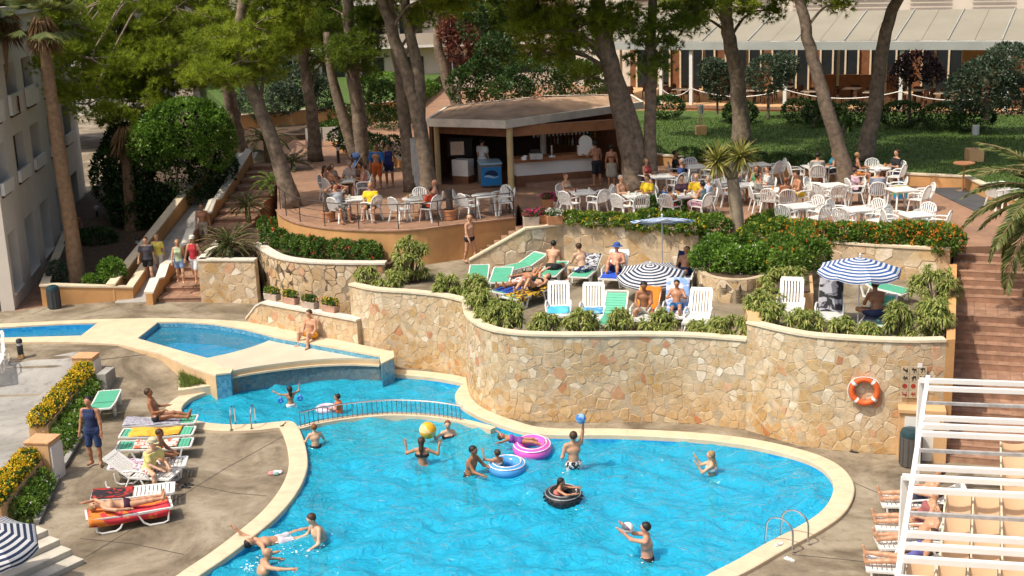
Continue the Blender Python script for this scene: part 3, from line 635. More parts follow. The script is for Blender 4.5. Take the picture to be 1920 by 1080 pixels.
# ---- right stairs, tiled
def tiled_stairs():
    side = np.array([-ax_st[1], ax_st[0]])
    if side[0] < 0: side = -side
    ang = math.atan2(side[1], side[0])
    W = 4.6; nr = [7, 6, 7]; tread = .30; land = [1.25, 1.55]; rise = Z_BAR / sum(nr); run = sum((n - 1) * tread for n in nr) + sum(land)
    k = np.linalg.norm(ST_B - ST_A) / run; tread *= k; land = [l * k for l in land]
    root = empty('tiled_staircase', (ST_A[0], ST_A[1], 0), ang, 'wide terracotta tiled stairs down the right side', 'stairs')
    tw = .30; tile_me = {}
    s = 0.0; z = Z_BAR; 
    def tile(w, d):
        key = (round(w, 3), round(d, 3))
        if key not in tile_me: tile_me[key] = MB().box((0, 0, 0), (w - .012, d - .012, .02)).mesh('tile', M_TERRA, bevel=.004)
        return tile_me[key]
    def local(d_): return -d_     # local y runs up the stairs
    for fl_, n in enumerate(nr):
        for i in range(n):
            z -= rise; depth = tread if i < n - 1 else (land[fl_] if fl_ < 2 else .0)
            if depth == 0: break
            st = MB().box((W / 2, local(s) - depth / 2 - .0, z / 2 - .012 - .2), (W, depth, z + .4 - .02)).build('step', M_TERRA, root)
            rows = max(1, int(round(depth / .34)))
            for r in range(rows):
                d = depth / rows
                for c in range(int(W / tw)):
                    if c * tw > 3.0: continue
                    link('tile', tile(tw, d), st, (tw * (c + .5), local(s) - d * (r + .5), z - .012))
                MB().box((W / 2 + 1.5, local(s) - d * (r + .5), z - .012), (W - 3.0, d - .012, .02)).build('tile_row', M_TERRA, st)
            MB().bar((0, local(s) - depth + .02, z - .004), (W, local(s) - depth + .02, z - .004), .05, .035).build('nosing', M_TERRA, st, bevel=.01)
            s += depth
    return root
tiled_stairs()
# plaster cheek wall beside the stairs (end of the stone wall)
c0 = np.array(W2C_plan[-1]); c1 = W7_plan[-1]
root = empty('stair_cheek_wall', (c0[0], c0[1], 0), label='orange plaster side wall between the sun terrace and the tiled stairs', cat='wall')
q = [c0 - c0, c1 - c0, c1 - c0 + np.array([.22, .02]), np.array([.22, .02])]
MB().prism(xy(q), 0, Z_PAR2 + .05).build('plaster_block', M_PLASTER, root)
# ---- left stairs and ramp
LS0 = P(342, 566, Z_PLAZA)[:2]; LS1 = P(512, 306, Z_BAR)[:2]
lax = (LS1 - LS0) / np.linalg.norm(LS1 - LS0); lsd = np.array([lax[1], -lax[0]]); LSL = float(np.linalg.norm(LS1 - LS0))
def left_stairs():
    root = empty('brick_staircase', (LS0[0], LS0[1], Z_PLAZA), math.atan2(lsd[1], lsd[0]), 'narrow terracotta stairs climbing beside the sago palms', 'stairs')
    n = 16; rise = (Z_BAR - Z_PLAZA) / n; big_l = {3: 1.2, 7: 1.2, 11: 1.2}; base = (LSL - sum(big_l.values())) / (n - len(big_l)); s = 0.0; W = 1.7; prof = [(0, 0)]
    for i in range(n):
        d = big_l.get(i, base); z = (i + 1) * rise
        st = MB().box((0, s + d / 2, z / 2 - .2), (W, d, z + .4)).build('step', M_TERRA, root)
        MB().bar((-W / 2, s + .0, z - .02), (W / 2, s + .0, z - .02), .05, .045).build('nosing', M_TERRA, st, bevel=.01)
        for c in range(5): link('tile', LT(W / 5, d), st, (-W / 2 + W / 5 * (c + .5), s + d / 2 + .01, z + .005))
        s += d; prof.append((s, z))
    return root, prof, W
_lt = {}
def LT(w, d):
    k = (round(w, 2), round(d, 2))
    if k not in _lt: _lt[k] = MB().box((0, 0, 0), (w - .012, d - .03, .016)).mesh('tile', M_TERRA)
    return _lt[k]
ls_root, ls_prof, LSW = left_stairs()
def ls_z(s): return float(np.interp(s, [p[0] for p in ls_prof], [p[1] for p in ls_prof]))
def zig_wall(off, h, name, label, segs, m_w, m_c, s0=-.25, w=.24, cw=.34):
    """low plaster wall along the stairs with a stepped, sloping coping"""
    root = empty(name, (LS0[0], LS0[1], Z_PLAZA), math.atan2(lsd[1], lsd[0]), label, 'wall')
    ss = segs; mb = MB(); cb = MB(); zz = [ls_z(max(0, s)) + h + (.22 if i % 2 and h < .5 else 0) for i, s in enumerate(ss)]
    for (a, za), (b, zb_) in zip(list(zip(ss, zz))[:-1], list(zip(ss, zz))[1:]):
        x0, x1 = off - w / 2, off + w / 2
        mb.add([(x0, a, -.3), (x1, a, -.3), (x1, b, -.3), (x0, b, -.3), (x0, a, za), (x1, a, za), (x1, b, zb_), (x0, b, zb_)], [(3, 2, 1, 0), (4, 5, 6, 7), (0, 1, 5, 4), (1, 2, 6, 5), (2, 3, 7, 6), (3, 0, 4, 7)])
        x0, x1 = off - cw / 2, off + cw / 2
        cb.add([(x0, a, za), (x1, a, za), (x1, b, zb_), (x0, b, zb_), (x0, a, za + .07), (x1, a, za + .07), (x1, b, zb_ + .07), (x0, b, zb_ + .07)], [(3, 2, 1, 0), (4, 5, 6, 7), (0, 1, 5, 4), (1, 2, 6, 5), (2, 3, 7, 6), (3, 0, 4, 7)])
    mb.build('plaster_body', m_w, root); cb.build('coping', m_c, root); return root
zg = [-.35, .4, 1.0, 1.6, 2.6, 3.2, 4.2, 5.0, 5.8, 6.6, 7.4, 8.2, 9.0, LSL]
zig_wall(-LSW / 2 - .2, .42, 'stair_wall', 'zigzag orange wall with white coping along the narrow stairs', [s for s in zg if s <= LSL], M_PLASTER, M_WHITECOPE)
zig_wall(-LSW / 2 - 1.75, .55, 'ramp_wall', 'long sloping wall between the grey ramp and the dark shrubs', [0.2, LSL * .33, LSL * .66, LSL + 2], M_PLASTER, M_CREAM)
mb = MB(); xs = (-LSW / 2 - 1.6, -LSW / 2 - .3); rows = [(s, (Z_BAR - Z_PLAZA) * s / LSL * .96) for s in np.linspace(0, LSL + 2, 12)]
for (a, za), (b, zb_) in zip(rows[:-1], rows[1:]): mb.add([(xs[0], a, za + .01), (xs[1], a, za + .01), (xs[1], b, zb_ + .01), (xs[0], b, zb_ + .01)], [(0, 1, 2, 3)])
o = mb.build('ramp', M_GREY, None, (LS0[0], LS0[1], Z_PLAZA), math.atan2(lsd[1], lsd[0])); tag(o, kind='structure')
# planter by the apartment block: orange kerb walls with pale coping
def kerb_wall(pts, z0, h, label, m_w=M_PLASTER, m_c=M_CREAM, w=.26, name='planter_wall'):
    root = empty(name, (pts[0][0], pts[0][1], z0), label=label, cat='wall'); p0 = np.array(pts[0]); q = [np.array(p[:2]) - p0[:2] for p in pts]
    hh = h if hasattr(h, '__len__') else [h] * len(q)
    a, b = offset(q, w / 2), offset(q, -w / 2); MB().prism(xy(a) + xy(b)[::-1], -.1, hh + hh[::-1]).build('plaster_body', m_w, root)
    a, b = offset(q, w / 2 + .03), offset(q, -w / 2 - .03); MB().prism(xy(a) + xy(b)[::-1], [x + .002 for x in hh + hh[::-1]], [x + .06 for x in hh + hh[::-1]]).build('coping', m_c, root); return root
pb = [P(118, 470, Z_PLAZA)[:2], P(88, 572, Z_PLAZA)[:2], P(246, 562, Z_PLAZA)[:2], P(285, 528, Z_PLAZA)[:2]]
kerb_wall([P(140, 440, Z_PLAZA)[:2], pb[1], pb[2], P(278, 534, Z_PLAZA)[:2]], Z_PLAZA, [.75, .72, .45, .8], 'orange planter wall with pale coping in front of the tall palm')
o = sheet(ccw(xy([P(150, 430, .6)[:2], P(92, 566, .6)[:2], P(243, 556, .6)[:2], P(282, 520, .6)[:2], P(430, 330, 2.2)[:2], P(420, 250, 2.8)[:2], P(200, 380, .6)[:2]])), [], lambda x, y: .95 + .9 * sstep(46, 58, y)).build('garden_soil', M_SOIL); tag(o, kind='structure')
apron([(28, 584), (88, 574), (118, 470), (165, 415), (150, 410)], M_TERRA, 'brick_path', .006)
# ================================================================ buildings
M_GLASS = mat('window_glass', (.02, .025, .028), .15, .2, 1, spec=.4)
M_DARK = mat('dark_interior', (.03, .025, .02), .8)
M_FACADE = mat('facade_render', (.68, .62, .54), .85, .06, .8, .1, 40)
M_PANEL = mat('white_panel', (.76, .73, .68), .6, .05, 1.2)
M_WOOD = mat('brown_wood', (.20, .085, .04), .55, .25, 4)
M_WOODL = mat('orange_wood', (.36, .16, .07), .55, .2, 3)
def frame(A, B, z):
    A = np.array(A[:2]); B = np.array(B[:2]); d = B - A; return (A[0], A[1], z), math.atan2(d[1], d[0]), float(np.linalg.norm(d))
# ---- apartment block on the left: local x runs along the facade away from the camera, local y into the building
loc, rz, LEN = frame(P(28, 582, Z_PLAZA), P(163, 415, Z_PLAZA), Z_PLAZA)
apt = empty('apartment_block', loc, rz, 'pale apartment block with recessed windows and white balcony panels', 'building')
def bx(m, x0, x1, y0, y1, z0, z1): return m.box(((x0 + x1) / 2, (y0 + y1) / 2, (z0 + z1) / 2), (x1 - x0, y1 - y0, z1 - z0))
ops = [(.35, 1.75), (3.2, 4.95), (6.2, 8.0), (9.75, 11.3), (13.3, 15.1)]; Z0 = Z_PLAZA
lev = [(0.55, 2.62, None), (4.45, 5.72, 3.9), (7.2, 8.3, 6.35)]      # opening bottom, top, panel bottom (above the plaza)
TOP = 9.95; DEP = .45; BLINDS = [mat('blind_tan', (.13, .10, .07), .8), mat('blind_brown', (.07, .055, .04), .8), mat('blind_pale', (.22, .215, .20), .8)]
bx(MB(), 0, LEN, DEP + .05, 12, -.2, TOP - .02).build('core', M_FACADE, apt)
bands = [(-.2, .55), (2.62, 3.9), (5.72, 6.35), (8.3, TOP)]
for z0, z1 in bands: bx(MB(), 0, LEN, 0, DEP, z0, z1).build('facade_band', M_FACADE, apt)
edges = [0] + [v for o_ in ops for v in o_] + [LEN]
for (zo, zt_, zp) in lev:
    zb_ = zp if zp else zo
    for i in range(0, len(edges), 2): bx(MB(), edges[i], edges[i + 1], 0, DEP, zb_, zt_).build('pier', M_FACADE, apt)
    for k, (a, b) in enumerate(ops):
        w = bx(MB(), a, b, DEP - .04, DEP + .02, zb_, zt_).build('window', M_GLASS, apt)
        m = MB()
        for x in (a + .03, (a + b) / 2, b - .03): bx(m, x - .03, x + .03, DEP - .09, DEP - .05, zo + .02, zt_)
        for z in (zo + .05, zt_ - .03): bx(m, a, b, DEP - .085, DEP - .055, z - .03, z + .03)
        m.build('frame', M_WHITE, w)
        if zp:
            bx(MB(), a - .12, b + .12, -.14, -.02, zp + .12, zo).build('balcony_panel', M_PANEL, apt)
            bx(MB(), a + .1, b - .1, -.05, .1, zp + .02, zp + .1).build('vent_slot', M_DARK, apt)
            cw_ = [.95, .5, .8, .35, .7][(k * 2 + int(zp)) % 5]; bx(MB(), a + .06, a + (b - a) * cw_, DEP - .16, DEP - .12, zo - .1, zt_ - .02).build('blind', BLINDS[(k + int(zp)) % 3], apt)
        else:
            bx(MB(), a + .05, a + (b - a) * [.9, .55, .8, .6, .9][k], DEP - .16, DEP - .12, zo + .05, zt_ - .05).build('blind', BLINDS[2], apt)
            bx(MB(), a - .05, b + .05, -.06, .1, zo - .08, zo - .002).build('sill', M_PANEL, apt)
bx(MB(), -.15, LEN + .2, -.25, 12.2, TOP, TOP + .35).build('roof_slab', M_FACADE, apt)
for i in range(5): bx(MB(), 1 + i * 3.3, 3.4 + i * 3.3, .1, .3, TOP + .35, TOP + .95).build('roof_panel', M_PANEL, apt)
bx(MB(), LEN, LEN + 9, 1.4, 12, -.2, 7.5).build('rear_wing', M_FACADE, apt)
bx(MB(), LEN + .6, LEN + 2.2, 1.33, 1.42, 0, 2.6).build('rear_door', M_GLASS, apt)
t = MB()
for k in range(6): t.add([(3.9 + .05 * k, -.20, 7.1), (3.95 + .05 * k, -.17 - .02 * (k % 2), 7.1), (3.95 + .05 * k, -.17 - .02 * (k % 2), 6.5), (3.9 + .05 * k, -.20, 6.5)], [(0, 1, 2, 3)])
ww = np.array([math.cos(rz), math.sin(rz)])
tw = t.build('red_towel', mat('towel_red', (.35, .02, .03), .9), None, loc, rz); tag(tw, 'dark red towel hanging over an apartment balcony panel', 'towel')
# ---- restaurant with a long awning
ZR = 3.7
rA = P(1297, 197, ZR); rB = P(1688, 205, ZR); loc, rz, RL = frame(rA, rB, ZR)
res = empty('restaurant', loc, rz, 'open sided restaurant under a long pale awning behind the lawn', 'building')
M_AWN = mat('awning_fabric', (.27, .25, .20), .8, .10, .35, trans=.05)
M_AWN2 = mat('awning_valance', (.36, .38, .36), .7, .15, .6)
X0_, X1_ = -7.0, 20.0
bx(MB(), X0_, X1_, -.35, 9, -.7, 0).build('floor', M_PLASTER2, res); bx(MB(), X0_, X1_, -.42, -.3, -.12, .04).build('floor_edge', M_TERRA, res)
bx(MB(), X0_, X1_, 8.6, 9, 0, 4.5).build('back_wall', M_WOOD, res)
for i in range(9): 
    a = X0_ + .5 + i * 2.9; w = bx(MB(), a, a + 2.2, 8.5, 8.59, .05, 2.5).build('window', M_GLASS, res); m = MB()
    for x in (a, a + .73, a + 1.46, a + 2.2): bx(m, x - .05, x + .05, 8.42, 8.49, 0, 2.55)
    m.build('frame', M_CREAM, w)
HP = 3.05
for x in (-1.75, 0, 5.25, RL, RL + 5.1): bx(MB(), x - .09, x + .09, -.2, -.02, 0, HP).build('post', M_WHITE, res)
for i in range(10): x = X0_ + 1 + i * 2.6; bx(MB(), x - .06, x + .06, 4.5, 4.62, 0, HP).build('inner_post', M_CREAM, res)
bx(MB(), X0_, X1_, -.35, -.25, HP, HP + .42).build('valance', M_AWN2, res)
bx(MB(), X0_, X1_, -.30, .1, HP + .40, HP + .46).build('gutter', M_WHITE, res)
pw = 1.28; n = int((X1_ - X0_) / pw)
for i in range(n):
    a = X0_ + i * pw; m = MB(); m.add([(a, -.3, HP + .46), (a + pw - .02, -.3, HP + .46), (a + pw - .02, 5.2, HP + 1.72), (a, 5.2, HP + 1.72), (a, -.3, HP + .43), (a + pw - .02, -.3, HP + .43), (a + pw - .02, 5.2, HP + 1.69), (a, 5.2, HP + 1.69)], [(0, 1, 2, 3), (7, 6, 5, 4), (0, 4, 5, 1), (2, 6, 7, 3)]); m.build('awning_panel', M_AWN, res)
    if i % 2 == 0: MB().tube([(a - .01, -.3, HP + .50), (a - .01, 5.2, HP + 1.76)], .035, 6).build('awning_seam', M_AWN2, res)
bx(MB(), 5.6, 10.5, 5.2, 5.4, 0, 1.25).build('wooden_partition', M_WOODL, res); bx(MB(), -1.2, 2.2, 6.0, 6.2, 0, 1.3).build('wooden_partition', M_WOODL, res)
bx(MB(), 13.5, 16.5, 5.0, 5.2, 0, 3.0).build('orange_wall', M_PLASTER2, res)
# hotel wing behind the awning
bx(MB(), X0_ - 4, X1_ + 6, 9.2, 16, 0, 16).build('hotel_wall', mat('hotel_white', (.66, .60, .50), .85, .05, .5), res)
for i in range(8):
    for j in range(1):
        a = X0_ + i * 3.4; w = bx(MB(), a, a + 1.7, 9.1, 9.19, 5.4, 7.4).build('window', M_GLASS, res); m = MB()
        for z in (5.5, 5.75, 6.0, 6.25, 6.5): bx(m, a - .3, a + 2.0, 8.7, 8.76, z - .03, z + .03)
        m.build('balcony_rail', M_WHITE, w)
# rope between the posts
for a, b in ((-1.75, 0), (0, 5.25), (5.25, RL), (RL, RL + 5.1)):
    MB().tube([(a + (b - a) * t_, -.2, .95 - .42 * (1 - (2 * t_ - 1) ** 2)) for t_ in np.linspace(0, 1, 11)], .022, 5).build('rope', M_WHITE, res)
# ---- poolside bar kiosk
K0 = P(958, 358, Z_BAR); KL = P(818, 347, Z_BAR); KR = P(1165, 340, Z_BAR)
ko = K0.copy(); kio = empty('bar_kiosk', ko, 0, 'angular bar kiosk with a low brown roof and a cream corner column', 'kiosk')
k0 = np.zeros(2); kl = (KL - ko)[:2]; kr = (KR - ko)[:2]; inn = np.array([.1, 1.0])
M_ROOF = mat('kiosk_roof', (.40, .26, .165), .9, .4, 1.1, .6, 14); M_FASC = mat('fascia', (.74, .67, .56), .8, .2, 1.5)
M_COLM = mat('cream_column', (.62, .47, .24), .7, .1, 2)
ze = float(D(948, 241, 48.7)[2]); fh = .30
E0 = P(948, 241, ze)[:2] - ko[:2]; EL = P(800, 237, ze)[:2] - ko[:2]; ER = P(1207, 204, ze)[:2] - ko[:2]
eb = [EL + np.array([.6, 4.2]), np.array([1.6, 8.2]), ER + np.array([-.2, 3.0])]
ring = [EL, E0, ER] + eb[::-1]; zr = ze - Z_BAR
ring2 = offset(ccw(xy(ring)), .12, True); rc = ccw(xy(ring))
m = MB(); n = len(rc); m.strip([(p[0], p[1], zr) for p in rc], [(p[0], p[1], zr + fh) for p in rc], True); m.strip([(p[0], p[1], zr + fh) for p in rc], [(p[0], p[1], zr + fh) for p in ring2], True); m.add([(p[0], p[1], zr) for p in rc][::-1], [tuple(range(n))])
m.build('fascia', M_FASC, kio)
apex = np.array([1.25, 4.0]); m = MB()
for i in range(n):
    a, b = ring2[i], ring2[(i + 1) % n]; nn = 7
    for k in range(nn):
        t0, t1 = k / nn, (k + 1) / nn; z0, z1 = zr + fh - .03 + .40 * t0, zr + fh - .03 + .40 * t1 + .015
        q = [a + (apex - a) * t0, b + (apex - b) * t0, b + (apex - b) * t1, a + (apex - a) * t1]; m.add([(*q[0], z0), (*q[1], z0), (*q[2], z1), (*q[3], z1)], [(0, 1, 2, 3)])
m.build('roof', M_ROOF, kio)
MB().cyl((*apex, zr + fh + .28), .03, .6, 6).build('finial', M_WOODL, kio)
m = MB()
for k in range(6): a = k * 1.05; m.bar((apex[0], apex[1], zr + fh + .55), (apex[0] + .45 * math.cos(a), apex[1] + .45 * math.sin(a), zr + fh + .3), .03)
m.build('finial_struts', M_WOODL, kio)
MB().cyl((.02, .12, -.02), .125, zr + .02, 14).build('corner_column', M_COLM, kio, smooth=True)
MB().cyl((kl[0] + .1, kl[1] + .2, 0), .11, zr, 12).build('column', M_COLM, kio, smooth=True); MB().cyl((1.4, 3.4, 0), .13, zr, 12).build('column', M_FASC, kio, smooth=True)
def wallseg(a, b, t_, z0, z1, name, mt, par=kio):
    m = MB(); a = np.array(a); b = np.array(b); d = (b - a) / np.linalg.norm(b - a); nn = np.array([-d[1], d[0]]) * t_; return m.prism(xy([a, b, b + nn, a + nn]), z0, z1).build(name, mt, par)
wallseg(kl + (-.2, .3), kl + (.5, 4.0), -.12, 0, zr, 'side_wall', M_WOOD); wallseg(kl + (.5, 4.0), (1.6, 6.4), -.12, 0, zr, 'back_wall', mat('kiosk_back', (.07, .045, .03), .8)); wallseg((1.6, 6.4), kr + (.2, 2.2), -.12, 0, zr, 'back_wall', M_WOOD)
wallseg(kr + (.2, 2.2), kr + (.15, -.1), -.12, 0, zr, 'side_wall', M_WOOD)
wallseg(kl + (.0, .3), (-.1, .35), .1, zr - .42, zr - .02, 'beam', M_WOOD); wallseg((.1, .35), kr + (0, .2), .1, zr - .42, zr - .02, 'beam', M_WOODL)
c0 = np.array([.25, .85]); c1 = kr + np.array([-1.0, .35])
wallseg(c0, c1, .5, 0, .42, 'brick_base', M_WOOD); wallseg(c0 + (0, .03), c1 + (0, .03), .45, .42, .95, 'counter_front', M_PANEL); wallseg(c0 - (.1, .08), c1 + (.15, -.08), .75, .95, 1.12, 'counter_top', M_WOODL)
wallseg(c0 + (.3, .0), c1 + (.2, .0), -.35, 0, .16, 'foot_step', M_TERRA)
d0 = kl + np.array([.65, .35]); wallseg(d0, d0 + (.65, -.35), .5, .3, .95, 'counter_front', M_PANEL); wallseg(d0, d0 + (.65, -.35), .48, 0, .29, 'brick_base', M_WOOD)
bx(MB(), d0[0] - .2, d0[0] + .85, d0[1] + .6, d0[1] + 1.3, .95, 1.75).build('coffee_machine', M_DARK, kio, bevel=.03); bx(MB(), d0[0] - .05, d0[0] + .5, d0[1] + .55, d0[1] + .595, 1.05, 1.6).build('machine_front', M_CHROME, kio)
# shelves and bottles behind the counter
sh0 = np.array([1.7, 4.9]); sh1 = kr + np.array([-.8, 1.9])
for z in (1.05, 1.5, 1.95): wallseg(sh0, sh1, .3, z, z + .04, 'shelf', M_WOOD)
for k in range(26):
    t_ = (k % 13 + .5) / 13; z = 1.09 if k < 13 else 1.54; p = sh0 + (sh1 - sh0) * t_; c = [(.05, .12, .04), (.30, .14, .03), (.5, .48, .42), (.10, .03, .02)][k % 4]
    b = MB().lathe([(.045, 0), (.045, .2), (.018, .27), (.018, .34)], (0, 0, 0), 8).build('bottle', mat('bottle%d' % (k % 4), c, .15, .1), None, (ko[0] + p[0], ko[1] + p[1] + .12, Z_BAR + z), smooth=True)
    tag(b, ['dark green', 'amber', 'clear', 'dark brown'][k % 4] + ' glass bottle on the ' + ('lower' if k < 13 else 'upper') + ' shelf behind the bar counter', 'bottle', 'bottles behind the bar')
gr = MB()
for k in range(15):
    p = np.array([.9, 1.3]) + (kr + np.array([-1.2, .6]) - np.array([.9, 1.3])) * (k + .5) / 15
    g_ = MB().lathe([(.035, -.16), (.04, -.08), (.008, -.07), (.008, -.01), (.03, 0)], (0, 0, 0), 8).build('wine_glass', mat('glassware', (.5, .5, .5), .1, .05), None, (ko[0] + p[0], ko[1] + p[1], Z_BAR + zr - .45), smooth=True)
    tag(g_, 'upside down glass in the row hanging above the bar counter', 'glass', 'glasses hanging over the bar')
def counter_item(name, px, z, dims, mt, label, cat, extra=None):
    p = P(*px, z); root = empty(name, p, .1, label, cat); MB().box((0, 0, dims[2] / 2), dims).build('body', mt, root, bevel=.02)
    if extra: extra(root)
    return root
counter_item('cash_register', (1005, 298), Z_BAR + 1.13, (.5, .4, .22), mat('grey_plastic', (.45, .44, .42), .5), 'grey cash register on the bar counter', 'cash register', lambda r: bx(MB(), -.2, .2, .05, .12, .22, .36).build('display', M_DARK, r))
counter_item('beer_tap', (1035, 296), Z_BAR + 1.13, (.28, .18, .1), M_CHROME, 'chrome beer tap tower on the bar counter', 'beer tap', lambda r: MB().cyl((0, 0, .1), .05, .4, 8).build('tower', M_CHROME, r))
counter_item('ice_machine', (1098, 290), Z_BAR + 1.13, (.62, .45, .36), M_PANEL, 'white drinks machine with a round top at the right of the bar counter', 'drinks machine', lambda r: MB().tube([(0, -.1, .5), (0, .1, .5)], .26, 14).build('drum', M_PANEL, r))
counter_item('napkin_pile', (982, 300), Z_BAR + 1.13, (.2, .18, .12), M_WHITE, 'crumpled white napkins on the bar counter beside the column', 'napkins', lambda r: MB().sphere((.05, 0, .13), (.1, .09, .06), 8, 6).build('loose_napkin', M_WHITE, r))
# drinks cooler with a blue front
p = P(922, 352, Z_BAR); co = empty('drinks_cooler', p, .12, 'chest cooler with a bright blue front and dark wave emblem by the kiosk column', 'cooler')
M_BLUE = mat('cooler_blue', (.02, .20, .48), .3, .1, 2); M_LBLUE = mat('cooler_light', (.35, .55, .70), .3, .1, 2); M_NAVY = mat('navy', (.008, .02, .07), .4)
bx(MB(), -.42, .42, 0, 1.1, .05, .92).build('cabinet', mat('cooler_grey', (.16, .17, .18), .4), co, bevel=.02)
bx(MB(), -.40, .40, -.025, -.003, .1, .82).build('front_panel', M_BLUE, co); bx(MB(), -.44, .44, -.03, 1.12, .921, .98).build('lid', M_LBLUE, co)
m = MB(); m.add([(.27 * math.cos(a) , -.032, .50 + (.2 * math.sin(a) if math.sin(a) > 0 else .035 * math.sin(a * 2) )) for a in np.linspace(0, 2 * math.pi, 28)[:-1]], [tuple(range(27))]); m.build('wave_emblem', M_NAVY, co)
m = MB(); m.add([(-.27 + .54 * t_, -.033, .47 + .04 * math.sin(t_ * 6)) for t_ in np.linspace(0, 1, 12)] + [(-.27 + .54 * t_, -.033, .41 + .03 * math.sin(t_ * 6 + .6)) for t_ in np.linspace(1, 0, 12)], [tuple(range(24))]); m.build('wave_stripe', M_LBLUE, co)
# tall white cabinet panel left of the kiosk
p = P(792, 358, Z_BAR); o = empty('service_cabinet', p, .5, 'tall white service cabinet between the pine trunks left of the kiosk', 'cabinet')
bx(MB(), -.38, .38, 0, .4, 0, 2.1).build('cabinet_body', mat('cabinet_white', (.5, .52, .5), .5, .08, 1), o); bx(MB(), -.34, .34, -.03, -.003, .05, 2.05).build('door', mat('cabinet_white2', (.55, .57, .55), .5), o)
# ---- far hotel buildings
def far_block(label, x0, x1, Y, h, mt, cols, rows, z0=Z_BAR, sill=1.0, winh=1.5, st=3.0):
    r = empty('hotel_building', (x0, Y, z0), .0, label, 'building'); bx(MB(), 0, x1 - x0, 0, 8, 0, h).build('wall', mt, r); w_ = (x1 - x0) / cols
    for j in range(rows):
        bx(MB(), 0, x1 - x0, -1.0, 0, j * st - .15 + .02, j * st + .05).build('balcony_slab', M_PANEL, r); bx(MB(), 0, x1 - x0, -1.0, -.93, j * st + .052, j * st + .85).build('parapet', mt, r)
        for i in range(cols):
            w = bx(MB(), w_ * (i + .22), w_ * (i + .78), -.06, -.003, j * st + .1, j * st + 2.2).build('window', M_GLASS, r); bx(MB(), w_ * (i + .49), w_ * (i + .51), -.1, -.061, j * st + .1, j * st + 2.2).build('frame', M_WHITE, w)
M_PINKW = mat('pink_render', (.52, .44, .37), .85, .1, .6); M_PALEW = mat('pale_render', (.56, .52, .46), .85, .1, .6)
far_block('pale hotel wing behind the garden pines at the top', -22, 9, 92, 14, M_PINKW, 11, 4)
far_block('low cream building behind the dark trees left of the kiosk roof', -34, -23.5, 84, 13, M_PALEW, 4, 4)
far_block('distant hotel wing behind the restaurant on the right', 14, 60, 92, 16, M_PALEW, 12, 5)
# ================================================================ vegetation
RG = np.random.default_rng(21)
def unit(v): return v / (np.linalg.norm(v, axis=-1, keepdims=True) + 1e-9)
def rdir(n, up=0.0):
    v = RG.normal(size=(n, 3)); v[:, 2] += up; return unit(v)
def quads_mesh(name, V, k, rnd, m, tri=False):
    """V: (n, k, 3) leaf outlines -> one mesh, one face per leaf"""
    n = len(V); me = bpy.data.meshes.new(name); me.vertices.add(n * k); me.vertices.foreach_set('co', V.reshape(-1).astype(np.float32))
    me.loops.add(n * k); me.loops.foreach_set('vertex_index', np.arange(n * k, dtype=np.int32)); me.polygons.add(n)
    me.polygons.foreach_set('loop_start', np.arange(0, n * k, k, dtype=np.int32)); me.polygons.foreach_set('loop_total', np.full(n, k, dtype=np.int32))
    me.attributes.new('rnd', 'FLOAT', 'FACE').data.foreach_set('value', np.asarray(rnd, np.float32)); me.materials.append(m); me.update(calc_edges=True); return me
def leaves(C, Dv, ln, wd, twist=None):
    """diamond leaves starting at C along Dv"""
    n = len(C); s = unit(np.cross(Dv, rdir(n) if twist is None else twist)); ln = np.broadcast_to(np.asarray(ln, float).reshape(-1, 1), (n, 1)); wd = np.broadcast_to(np.asarray(wd, float).reshape(-1, 1), (n, 1))
    return np.stack([C, C + Dv * ln * .45 + s * wd / 2, C + Dv * ln, C + Dv * ln * .45 - s * wd / 2], 1)
def needles(C, Dv, ln, wd):
    s = unit(np.cross(Dv, rdir(len(C)))) * wd / 2; return np.stack([C - s, C + s, C + Dv * np.asarray(ln)[:, None]], 1)
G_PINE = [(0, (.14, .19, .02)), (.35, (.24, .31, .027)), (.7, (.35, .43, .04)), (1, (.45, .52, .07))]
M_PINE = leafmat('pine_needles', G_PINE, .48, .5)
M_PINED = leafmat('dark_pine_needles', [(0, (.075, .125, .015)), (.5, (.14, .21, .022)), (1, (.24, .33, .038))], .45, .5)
M_BARK = mat('pine_bark', (.19, .145, .105), .9, .5, 5, 1.0, 9); M_BARKP = mat('palm_bark', (.26, .16, .09), .9, .3, 6, .8, 16)
